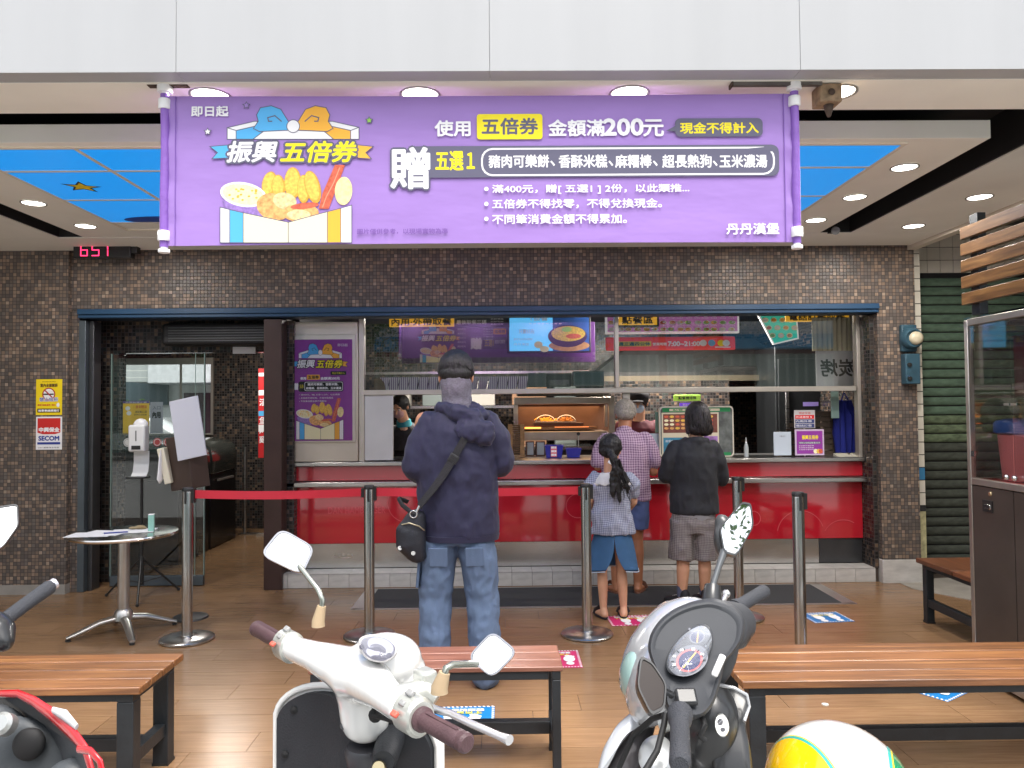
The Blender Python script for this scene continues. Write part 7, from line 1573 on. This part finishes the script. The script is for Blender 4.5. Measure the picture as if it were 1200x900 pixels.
for s_, e in ((-1, gl_), (1, gr_)):
    s0 = .252 if s_ > 0 else .228; a = F(0, s_*s0, 0); d = (e-a).normalized(); Lg = (e-a).length
    pts = [a+d*Lg*k for k in (0, .06, .09, .2, .5, .85, .87, .92, .97, 1.0)]
    part('grip', MB().tube(pts, [q_*(.86 if s_ > 0 else 1) for q_ in (.021, .021, .0155, .0152, .0158, .0158, .0147, .0163, .016, .012)], 24), brn, ws, smooth=35)
    part('grip_ribs', MB().box(0, .001, 0, .001, 0, .001) if 0 else MB().loft([[a+d*(Lg*k)+V((0, 0, .0002))+r_ for r_ in (V((.0, 0, .0162 if s_ < 0 else .0140)), (d.cross(Z3))*.004+V((0, 0, .0158 if s_ < 0 else .0137)), (d.cross(Z3))*-.004+V((0, 0, .0158 if s_ < 0 else .0137)))] for k in (.14, .82)]), brn, ws)
    k0 = a-d*.0; sw_ = part('switch_housing', MB().tube([F(0, s_*(s0-.044), 0), F(0, s_*(s0-.040), 0), F(0, s_*(s0-.004), 0), F(0, s_*(s0+.001), 0)], [(.022, .024), (.0255, .029), (.0255, .029), (.022, .024)], 24), silv, ws, smooth=35)
    cp = (CAM-F(0, s_*.2, 0)).normalized(); cp = (cp+Z3*.2); cp = (cp-b_*cp.dot(b_)).normalized(); up_ = cp.cross(b_)
    if up_.z < 0: up_ = -up_
    for o_, m_, r_ in ((.018, mat('button_grey', S(150, 150, 150), .4), .008), (0, MAT['button_grey'], .0065), (-.018, mat('button_red', S(206, 100, 84), .4), .007)):
        part('button', MB().obox(F(0, s_*(s0-.022), 0)+cp*.027+up_*o_, (r_*2, r_*1.3, .007), Matrix((b_, up_, cp)).transposed()), m_, sw_, bevel=.002)
# lever
part('brake_lever', MB().tube([F(.030, .22, .0), F(.046, .26, -.002), F(.050, .31, -.004), F(.054, .365, -.004), F(.056, .385, -.004)], [(.008, .006), (.007, .005), (.0065, .005), (.0065, .005), (.008, .007)], 12), mat('lever_alu', S(214, 214, 216), .25, .7), ws, smooth=50)
part('lever_mount', MB().tube([F(.0, .165, .0), F(.05, .19, .01), F(.06, .205, .0)], [.022, .02, .012], 14), silv, ws, smooth=50)
part('reservoir', MB().obox(F(.055, .180, .026), (.034, .028, .03), Mw), silv, ws, bevel=.006)
boot = mat('boot_tan', S(176, 154, 124), .6)
for bp0, bp1, path, cor, Y_, tl, azz in (((373, 728, 1.50), (377, 710, 1.50), [(377, 712, 1.50), (378, 703, 1.50), (373, 691, 1.51), (362, 677, 1.53), (351, 663, 1.55)], [(330, 621), (367, 642), (353, 672), (307, 650)], 1.56, 31, 10),
                                    ((515, 806, 1.15), (521, 788, 1.15), [(521, 790, 1.15), (523, 783, 1.15), (530, 779, 1.16), (545, 778, 1.18), (560, 778, 1.20)], [(577, 741), (605, 764), (577, 793), (550, 770)], 1.2, 22.5, -8)):
    part('mirror_boot', MB().tube([P(bp0[0], bp0[1]+6, Y=bp0[2]), P(*bp0[:2], Y=bp0[2]), P(*bp1[:2], Y=bp1[2])], [.013, .0125, .0085], 16), boot, ws, smooth=50)
    part('mirror_stem', MB().tube([P(x, y, Y=d) for x, y, d in path], .0055, 12), mat('stem_silver', S(170, 172, 162), .25, .9), ws, smooth=60)
    mirror(ws, cor, Y_, mat('mirror_chrome_white', S(170, 170, 174), .15, .8), tl, r=.28, rim=1.09, az=azz)
# leg shield
wv = V((.9, -.43, 0)).normalized(); hb = V((.43, .9, 0)).normalized(); sc0 = V((-.28, 1.42, 0))
def shp(k, top, bot, n=12):
    pts = []
    for i in range(n+1): a = R(90*i/n); pts.append((.172*k*math.sin(a)**.75 if i else 0, bot+(top-bot)*(1 if i == 0 else 0)+0, 0))
    return pts
def outline(hw, top, r, bot):
    o = [(-hw*.75, bot), (-hw, bot+.25)]
    for i in range(9): a = R(180-10*i-10); o.append((-hw+r+r*math.cos(a), top-r*.62+r*.62*math.sin(a)))
    for i in range(9): a = R(90-10*i); o.append((hw-r+r*math.cos(a), top-r*.62+r*.62*math.sin(a)))
    o += [(hw, bot+.25), (hw*.75, bot)]
    return o
def curve(a): return .22*(a*a)*-1+.01
def sh3(a, z_, o): return sc0+wv*a+hb*(curve(a)*1.0+o-(.93-z_)*.12*-1*0)+Z3*z_
o1 = outline(.182, .935, .13, .22); o2 = outline(.172, .925, .122, .24)
def strip_mesh(o, f0, f1, n=14):
    """shield filled row by row so the sheet can curve"""
    mb = MB(); m = len(o)//2; half = [(o[i], o[-1-i]) for i in range(m)]
    r0 = []; r1 = []
    for (a, b) in half:
        r0.append([f0(a[0]+(b[0]-a[0])*k/n, a[1]+(b[1]-a[1])*k/n) for k in range(n+1)]); r1.append([f1(a[0]+(b[0]-a[0])*k/n, a[1]+(b[1]-a[1])*k/n) for k in range(n+1)])
    mb.loft([p+q_[::-1] for p, q_ in zip(r0, r1)]); return mb
part('leg_shield', strip_mesh(o1, lambda a, z_: sh3(a, z_, .0), lambda a, z_: sh3(a, z_, .018)), wp_, ws, smooth=40)
part('rim_trim', MB().tube([sh3(a, z_, -.001) for a, z_ in o1], .0065, 8), wp_, ws, smooth=60)
lin_ = part('inner_shield', strip_mesh(o2, lambda a, z_: sh3(a, z_, -.012-.02*math.exp(-(a/.05)**2)), lambda a, z_: sh3(a, z_, -.0005)), wd, ws, smooth=40)
for a, z_ in ((-.13, .885), (-.150, .80), (-.155, .70), (.150, .82), (.155, .72)): part('rivet', MB().lathe([(.001, .006), (.007, .004), (.007, 0), (.001, 0)], 12, sh3(a, z_, -.012), Matrix.Rotation(R(90), 3, 'X')), black_paint, lin_)
c = P(449, 893, Y=1.27); part('lock_housing', MB().tube([c+V((0, .09, 0)), c+V((0, .02, .0)), c], [(.024, .024), (.022, .022), (.018, .018)], 20), wd, lin_, smooth=50); c2 = P(444, 900, Y=1.262); part('ignition_lock', MB().lathe([(.001, .006), (.010, .006), (.012, .0), (.001, 0)], 20, c2, Matrix.Rotation(R(65), 3, 'X')), mat('brass', (.6, .5, .3), .3, 1), lin_, smooth=40)
part('cable', MB().tube([P(438, 838, Y=1.28), P(455, 843, Y=1.25), P(475, 849, Y=1.22), P(493, 852, Y=1.2), P(505, 846, Y=1.17), P(506, 835, Y=1.15)], .0042, 10), black_paint, ws, smooth=60); part('cable_sleeve', MB().tube([P(470, 847, Y=1.226), P(484, 851, Y=1.207)], .0062, 10), dark_steel, ws)
part('cable_port', MB().sphere(P(440, 838, Y=1.29), .012, 12), black_paint, ws, smooth=60)
lower(ws, (-.28, 1.44), hb, wp_, wd, ztop=.60)
# ------------------------------------------------------------------ grey scooter
gs_l, gs_r = P(797, 897, Y=1.0), P(896, 692, Y=1.66)
b2 = (gs_r-gs_l).normalized(); bh = V((b2.x, b2.y, 0)).normalized(); h2 = Z3.cross(bh).normalized(); C2 = (gs_l+gs_r)/2
gsc = thing('scooter', 'silver and dark grey scooter with round gauges and pointed mirrors', 'scooter', (C2.x, C2.y, -.12))
sv = mat('scooter_silver', S(196, 198, 202), .22, .45, coat=.8); gp = mat('console_grey', S(62, 64, 68), .58, spec=.35, var=.06, vscale=12, bump=.06, bscale=400); gd_ = mat('dark_plastic', (.022, .023, .025), .3, coat=.3)
pe = lambda px, py, Y: P(px, py, Y=Y)
def blob(mb, lst, n=22):
    for px, py, Y, rx, ry, rz, rot in lst:
        # ellipsoid with its x along the picture's width, turned about the view axis
        M = Matrix((_R0, V((_F.x, _F.y, 0)).normalized(), Z3)).transposed() @ Matrix.Rotation(-R(rot), 3, 'Y'); mb.sphere(pe(px, py, Y), (rx, ry, rz), n, M)
    return mb
link('console', organic(blob(MB(), [(812, 770, 1.44, .075, .05, .105, -36), (850, 728, 1.54, .045, .05, .040, -10), (802, 815, 1.34, .040, .05, .040, 0)]).caps([pe(845, 735, 1.50), pe(862, 730, 1.56)], [.052, .042], 16), gp, .0055, 6), gsc)
link('front_cowl', organic(blob(MB(), [(788, 770, 1.50, .086, .09, .128, -36), (766, 800, 1.44, .048, .08, .080, -20), (802, 738, 1.55, .070, .06, .05, -38)]), sv, .006, 6), gsc)
link('headlamp', organic(blob(MB(), [(741, 790, 1.475, .024, .05, .046, -12)]), mat('headlamp_glass', S(140, 168, 164), .06, coat=1), .005, 4), gsc)
g0 = pe(812, 770, 1.30); gn2 = ((CAM-g0).normalized()*.62+Z3*.7+V((.1, 0, 0))).normalized(); gp2 = onplane(g0, gn2)
co_ = rounded([V((x, y, 0)) for x, y in [(763, 742), (774, 726), (790, 714), (812, 705), (837, 701), (861, 710), (873, 724), (871, 748), (860, 764), (848, 776), (845, 796), (836, 826), (822, 842), (795, 839), (780, 829), (781, 808), (767, 784), (759, 760)]], .4, 4)
cc0 = (812, 768); cpl2 = onplane(g0-gn2*.006, gn2); cr2 = lambda k, o: [cpl2(cc0[0]+(p.x-cc0[0])*k, cc0[1]+(p.y-cc0[1])*k, o) for p in co_]
part('dash_panel', MB().loft([cr2(.80, -.13), cr2(.97, -.07), cr2(1.015, -.03), cr2(1.0, -.010), cr2(.975, -.002), cr2(.95, .001), cr2(.91, .0), cr2(.85, -.005), cr2(.5, -.008)]), gp, gsc, smooth=38)
out = rounded([V((x, y, 0)) for x, y in [(779, 778), (785, 760), (800, 742), (818, 731), (829, 731), (836, 742), (836, 757), (826, 778), (815, 790), (800, 794), (784, 790)]], .5, 3)
mg = (809, 762)
gb2 = part('gauge_cluster', MB().loft([[gp2(p.x, p.y, o) for p in out] for o in (-.045, .0)]+[[gp2(mg[0]+(p.x-mg[0])*.95, mg[1]+(p.y-mg[1])*.95, .0025) for p in out]]), mat('cluster_rim', S(70, 72, 76), .4), gsc, smooth=40)
pr = Print(gp2, eps=.00008, base=.0032); gg = ink('facegrey', 78, 80, 86); blu = ink('faceblue', 40, 46, 92); org = ink('needle', 246, 190, 90); pk_ = ink('dialpink', 216, 110, 110); blk2 = ink('facedark', 56, 58, 66)
pr.poly([(mg[0]+(p.x-mg[0])*.88, mg[1]+(p.y-mg[1])*.88) for p in out], gg)
pr.poly(pxell(807, 774, 24, 17, -.45), ink('facelight', 118, 120, 128)); pr.poly(pxell(808, 774, 16, 13, -.4), pk_); pr.poly(pxell(808, 774, 13.5, 11, -.4), blu); pr.line((801, 782), (815, 765), org, 1.6)
pr.poly(pxell(817, 746, 9.5, 8, -.4), ink('facelight', 118, 120, 128)); pr.poly(pxell(817, 746, 7.6, 6.4, -.4), blu); pr.line((817, 752), (818, 741), org, 1.4)
for x, y in ((788, 782), (827, 757), (801, 748), (808, 737)): pr.poly(pxell(x, y, 2.6, 2.4, 0), blk2); pr.poly(pxell(x, y, 1.3, 1.2, 0), ink('facelight', 118, 120, 128))
for k in range(9): a = R(150+k*26); pr.line((807+20*math.cos(a), 774+15*math.sin(a)), (807+17.5*math.cos(a), 774+13*math.sin(a)), blk2, 1.0)
for k, s_ in enumerate(('20', '40', '60', '80', '100')): a = R(160+k*42); x, y = 807+18.5*math.cos(a), 774+14*math.sin(a); pr.text(s_, x-2, y+1.6, x+2.4, y-1.6, iw)
pr.text('km/h', 804, 779, 811, 776.5, iw)
pr.finish(gb2)
part('gauge_lens', MB().loft([[gp2(mg[0]+(p.x-mg[0])*k, mg[1]+(p.y-mg[1])*k, o) for p in out] for k, o in ((.93, .0045), (.8, .010), (.45, .015))]), mat_pane('gauge_lens2', (.96, .97, .98), 0, k=.6), gb2, smooth=60)
for pts, in ((((797, 836, 1.17), (796.5, 850, 1.13), (797, 875, 1.05), (797, 897, 1.0)),), (((861, 714, 1.57), (868, 709, 1.59), (885, 699, 1.63), (897, 692, 1.66)),)):
    q_ = [pe(*p) for p in pts]; m = [q_[0], q_[0].lerp(q_[1], .5), q_[1], q_[2], q_[3].lerp(q_[2], .15), q_[3]]
    part('grip', MB().tube(m, [.019, .018, .0138, .0138, .0145, .011], 22), mat('grip_black', S(58, 60, 66), .6, bump=.5, bscale=420, var=.1), gsc, smooth=35)
part('brake_lever', MB().tube([pe(838, 712, 1.56), pe(848, 704, 1.60), pe(851, 696, 1.62)], .0055, 10).sphere(pe(851, 696, 1.62), .009, 12), mat('lever_alu'), gsc, smooth=60)
link('switch_housing', organic(MB().caps([pe(862, 728, 1.55), pe(868, 740, 1.53), pe(866, 750, 1.50)], [.030, .026, .018], 14), gd_, .005, 3), gsc)
part('button', MB().sphere(pe(868, 748, 1.49), (.012, .008, .009), 12), mat('button_grey'), gsc, smooth=60)
part('rocker_switch', MB().obox(pe(804, 817, 1.235), (.034, .012, .028), Matrix.Rotation(R(-50), 3, 'X')), gd_, gsc, bevel=.004); part('white_clip', MB().obox(pe(842, 780, 1.26), (.011, .008, .038), Matrix.Rotation(R(25), 3, 'Y')), mat('white_plastic'), gsc, bevel=.003)
for x, y, Y_ in ((792, 722, 1.45), (771, 764, 1.37), (783, 817, 1.27)): part('screw', MB().sphere(pe(x, y, Y_), .0055, 8), black_paint, gsc)
part('mirror_boot', MB().tube([pe(834, 712, 1.56), pe(834, 705, 1.57), pe(835, 686, 1.585)], [.024, .021, .016], 18), gd_, gsc, smooth=50)
part('mirror_stem', MB().tube([pe(835, 688, 1.585), pe(842, 665, 1.60), pe(849, 645, 1.615)], [.007, .0065, .009], 12), mat('stem_dark', S(110, 112, 114), .3, .7), gsc, smooth=60)
mh = mat('mirror_black', (.05, .052, .055), .35, coat=.3)
mirror(gsc, [(844, 619), (869, 590), (879, 592), (882, 617), (863, 650), (849, 646)], 1.62, mh, 26, depth=.05, r=.22, rim=1.07, az=10)
link('mirror_back', organic(blob(MB(), [(852, 628, 1.655, .024, .022, .050, 18), (845, 636, 1.645, .016, .02, .036, 8)]), mh, .005, 5), gsc)
tn = ((CAM-pe(764, 806, 1.2)).normalized()+V((.3, 0, .3))).normalized()
mirror(gsc, [(752, 772), (764, 779), (779, 802), (777, 828), (763, 835), (748, 805)], 1.2, gd_, 50, depth=.03, r=.25, rim=1.12, glass=mat('mirror_dark_reflection', (.035, .028, .026), .28, 0, spec=.25), n=tn)  # dark face colour stands in for a dark reflection
part('mirror_stem', MB().tube([pe(765, 808, 1.25), pe(785, 818, 1.26)], .012, 10), gd_, gsc, smooth=50)
# inner body, glove pocket, key plate, caps
link('inner_body', organic(blob(MB(), [(806, 915, 1.46, .095, .06, .10, 0), (830, 850, 1.40, .06, .07, .085, 0)]), gd_, .008, 5), gsc)
slab('side_fairing', gsc, [(752, 838), (770, 846), (760, 880), (742, 925), (700, 925), (708, 895), (728, 862)], 1.46, .05, mat('fairing_dark', S(64, 60, 62), .35, .3, coat=.4))
slab('fairing_edge', gsc, [(757, 828), (766, 840), (744, 852), (726, 874), (710, 905), (697, 915), (706, 878), (722, 850), (740, 834)], 1.44, .03, sv)
gpk = slab('glove_pocket', gsc, [(842, 801), (862, 804), (877, 814), (880, 828), (873, 848), (880, 880), (884, 925), (838, 925), (832, 880), (836, 830)], 1.36, .06, gd_)
part('pocket_rim', MB().tube([pe(843, 803, 1.36), pe(860, 806, 1.345), pe(875, 814, 1.345), pe(878, 828, 1.345), pe(872, 845, 1.325)], .0032, 8), sv, gsc, smooth=60)
kp = pe(846, 850, 1.262); kpl = onplane(kp, ((CAM-kp).normalized()*.8+Z3*.3).normalized())
po = pxell(846, 850, 8.5, 14, -.15); kk = part('key_plate', MB().loft([[kpl(x, y, o) for x, y in po] for o in (-.02, .0)]+[[kpl(846+(x-846)*.9, 850+(y-850)*.9, .002) for x, y in po]]), mat('keyplate', S(176, 178, 176), .3, .6), gsc, smooth=40)
pr = Print(kpl, base=.0025); pr.poly(pxell(844, 846, 3.6, 4, 0), blk2); pr.poly(pxell(847, 855, 3, 2.6, 0), blk2); pr.line((842, 848), (847, 843), ink('facelight', 118, 120, 128), .8); pr.finish(kk)
cp = pe(770, 884, 1.22); cpl = onplane(cp, ((CAM-cp).normalized()*.7+Z3*.6).normalized())
co = pxell(769, 886, 21, 25, .1); part('round_cap', MB().loft([[cpl(x, y, -.03) for x, y in co], [cpl(x, y, 0) for x, y in co], [cpl(769+(x-769)*.75, 886+(y-886)*.75, .006) for x, y in co]]), mat('cap_silver', S(170, 172, 172), .3, .5), gsc, smooth=50)
for a_ in (((780, 836, 1.18), (778, 850, 1.17), (770, 880, 1.14), (755, 905, 1.12)), ((778, 838, 1.2), (765, 842, 1.22), (742, 862, 1.26), (725, 900, 1.26)), ((822, 838, 1.25), (826, 850, 1.22), (820, 862, 1.22), (826, 868, 1.22))):
    part('cable', MB().tube([pe(*p) for p in a_], .0048, 10), black_paint, gsc, smooth=60)
part('side_panel', MB().tube([pe(790, 845, 1.25), pe(775, 850, 1.26)], .012, 10), MAT['keyplate'], gsc, smooth=60)
Hh = V((-.97, .2, 0)).normalized(); lower(gsc, (.30, 1.40), Hh, sv, gd_, seat_back=.24, ztop=.652)
# ------------------------------------------------------------------ red scooter at the edge
rs = thing('scooter', 'red and dark grey scooter cut by the picture edge beside the slatted bench', 'scooter', (-1.05, 1.6, -.12))
rp_ = mat('scooter_red', S(190, 24, 34), .15, coat=1); dg2 = mat('shield_grey', S(70, 74, 78), .45, var=.1, vscale=9, bump=.1, bscale=300)
part('grip', MB().tube([pe(-6, 737, 1.62), pe(0, 731, 1.63), pe(6, 726, 1.64), pe(30, 708, 1.69), pe(58, 688, 1.745), pe(60, 686.5, 1.75)], [.022, .020, .015, .015, .016, .013], 22), mat('grip_black'), rs, smooth=35)
part('bar_end', MB().tube([pe(59, 687, 1.75), pe(65, 683, 1.76)], .0125, 16), mat('bar_end_white', S(210, 210, 220), .2, .6), rs, smooth=40)
link('switch_housing', organic(MB().caps([pe(-8, 735, 1.62), pe(0, 742, 1.61), pe(4, 752, 1.60)], [.034, .032, .022], 14), gd_, .006, 3), rs)
part('handlebar', MB().tube([pe(-60, 770, 1.52), pe(-6, 738, 1.62)], .03, 16), gd_, rs, smooth=50)
mirror(rs, [(-30, 600), (20, 592), (21, 616), (4, 640), (-30, 660)], 1.7, mat('mirror_black'), 42, r=.15, rim=1.06)
part('mirror_stem', MB().tube([pe(-22, 735, 1.62), pe(-26, 690, 1.66), pe(-20, 650, 1.70)], .007, 10), gd_, rs, smooth=60)
rimp = [(-40, 815, 1.56), (0, 813, 1.52), (22, 813, 1.49), (40, 822, 1.46), (62, 838, 1.42), (84, 858, 1.38), (100, 878, 1.35), (108, 905, 1.33), (112, 950, 1.32)]
part('red_rim', MB().tube([pe(*p) for p in rimp], [(.004, .006), (.0045, .007), (.005, .008), (.006, .010), (.006, .013), (.006, .013), (.005, .010), (.005, .008), (.005, .008)], 14), rp_, rs, smooth=60)
part('red_rim', MB().tube([pe(92, 878, 1.33), pe(106, 880, 1.31), pe(117, 892, 1.30), pe(121, 912, 1.30), pe(118, 950, 1.30)], [(.004, .007)]*5, 12), rp_, rs, smooth=60)
part('lamp_strip', MB().tube([pe(62, 832, 1.405), pe(76, 838, 1.39), pe(90, 852, 1.37)], [(.003, .006), (.006, .010), (.003, .006)], 10), mat('lamp_clear', (.6, .6, .62), .1), rs, smooth=60)
sh5 = MB(); outer_ = [pe(*p)+V((0, 0, -.004)) for p in rimp]; cc_ = pe(-20, 960, 1.62)
rows = []
for k in (0, .12, .35, .7, 1.0): rows.append([o.lerp(cc_, k)+V((0, .05*math.sin(k*3.0), -.02*math.sin(k*3))) for o in outer_])
sh5.loft([r+[p+V((0, .02, -.01)) for p in r[::-1]] for r in rows]); part('leg_shield', sh5, dg2, rs, smooth=60)
link('inner_shield', organic(blob(MB(), [(20, 915, 1.47, .13, .035, .12, -20), (82, 918, 1.40, .05, .03, .045, 20), (-8, 862, 1.50, .085, .03, .062, -20)]), dg2, .008, 8), rs)
link('pocket', organic(blob(MB(), [(34, 872, 1.432, .030, .016, .032, -40)]), mat('pocket_black', (.012, .012, .013), .7), .005, 4), rs)
kq = pe(1, 848, 1.40); part('key_ring', MB().lathe([(.001, .006), (.014, .006), (.020, .0), (.020, -.02), (.001, -.02)], 24, kq, Matrix.Rotation(R(60), 3, 'X')), mat('keyplate'), rs, smooth=40)
lower(rs, (-1.16, 1.62), (.25, .97), rp_, gd_, ztop=.60)
# ------------------------------------------------------------------ helmet
hc_ = V((.58, 1.36, .770)); hr = .121
he = thing('helmet', 'glossy white helmet with yellow front and green side stripe', 'helmet', hc_-V((0, 0, .09)))
sq = Matrix.Diagonal((1.0, 1.12, .96))
def cap_patch(axis, th0, th1, r, n=56, m=10):
    M = V(axis).normalized().to_track_quat('Z', 'Y').to_matrix(); rings = []
    for k in range(m+1):
        t = R(th0+(th1-th0)*k/m); rings.append([hc_+sq @ (M @ V((r*math.sin(t)*math.cos(2*math.pi*j/n), r*math.sin(t)*math.sin(2*math.pi*j/n), r*math.cos(t)))) for j in range(n)])
    rings2 = [[hc_+(p-hc_)*.985 for p in r_] for r_ in rings[::-1]]
    return MB().loft(rings+rings2+[rings[0]], cap=False)
gw = mat('helmet_white', (.78, .78, .76), .08, coat=1); part('shell', cap_patch((0, 0, 1), .1, 108, hr, m=20), gw, he, smooth=60)
axy = (-.80, -.28, .10)
part('yellow_panel', cap_patch(axy, .1, 50, hr+.0012), mat('helmet_yellow', S(250, 200, 20), .08, coat=1), he, smooth=60)
part('stripe', cap_patch(axy, 50.1, 52.5, hr+.0014, m=3), mat('stripe_teal', S(60, 170, 160), .15, coat=.5), he, smooth=60); part('stripe', cap_patch(axy, 52.6, 53.6, hr+.0013, m=2), mat('stripe_gold', S(224, 200, 60), .15, coat=.5), he, smooth=60)
axg = (.86, -.42, .06)
part('green_panel', cap_patch(axg, .1, 42, hr+.0012), mat('helmet_green', S(30, 140, 96), .1, coat=1), he, smooth=60); part('stripe', cap_patch(axg, 42.1, 43.6, hr+.0014, m=2), MAT['stripe_gold'], he, smooth=60); part('stripe', cap_patch(axg, 43.8, 46.5, hr+.0013, m=3), mat('stripe_teal'), he, smooth=60)
part('rim', cap_patch((0, 0, 1), 106, 111, hr+.002, m=3), black_paint, he, smooth=60); part('liner', cap_patch((0, 0, 1), 60, 108, hr*.93), mat('liner', (.03, .03, .03), .9), he, smooth=60)
bpy.data.scenes.remove(TMP)
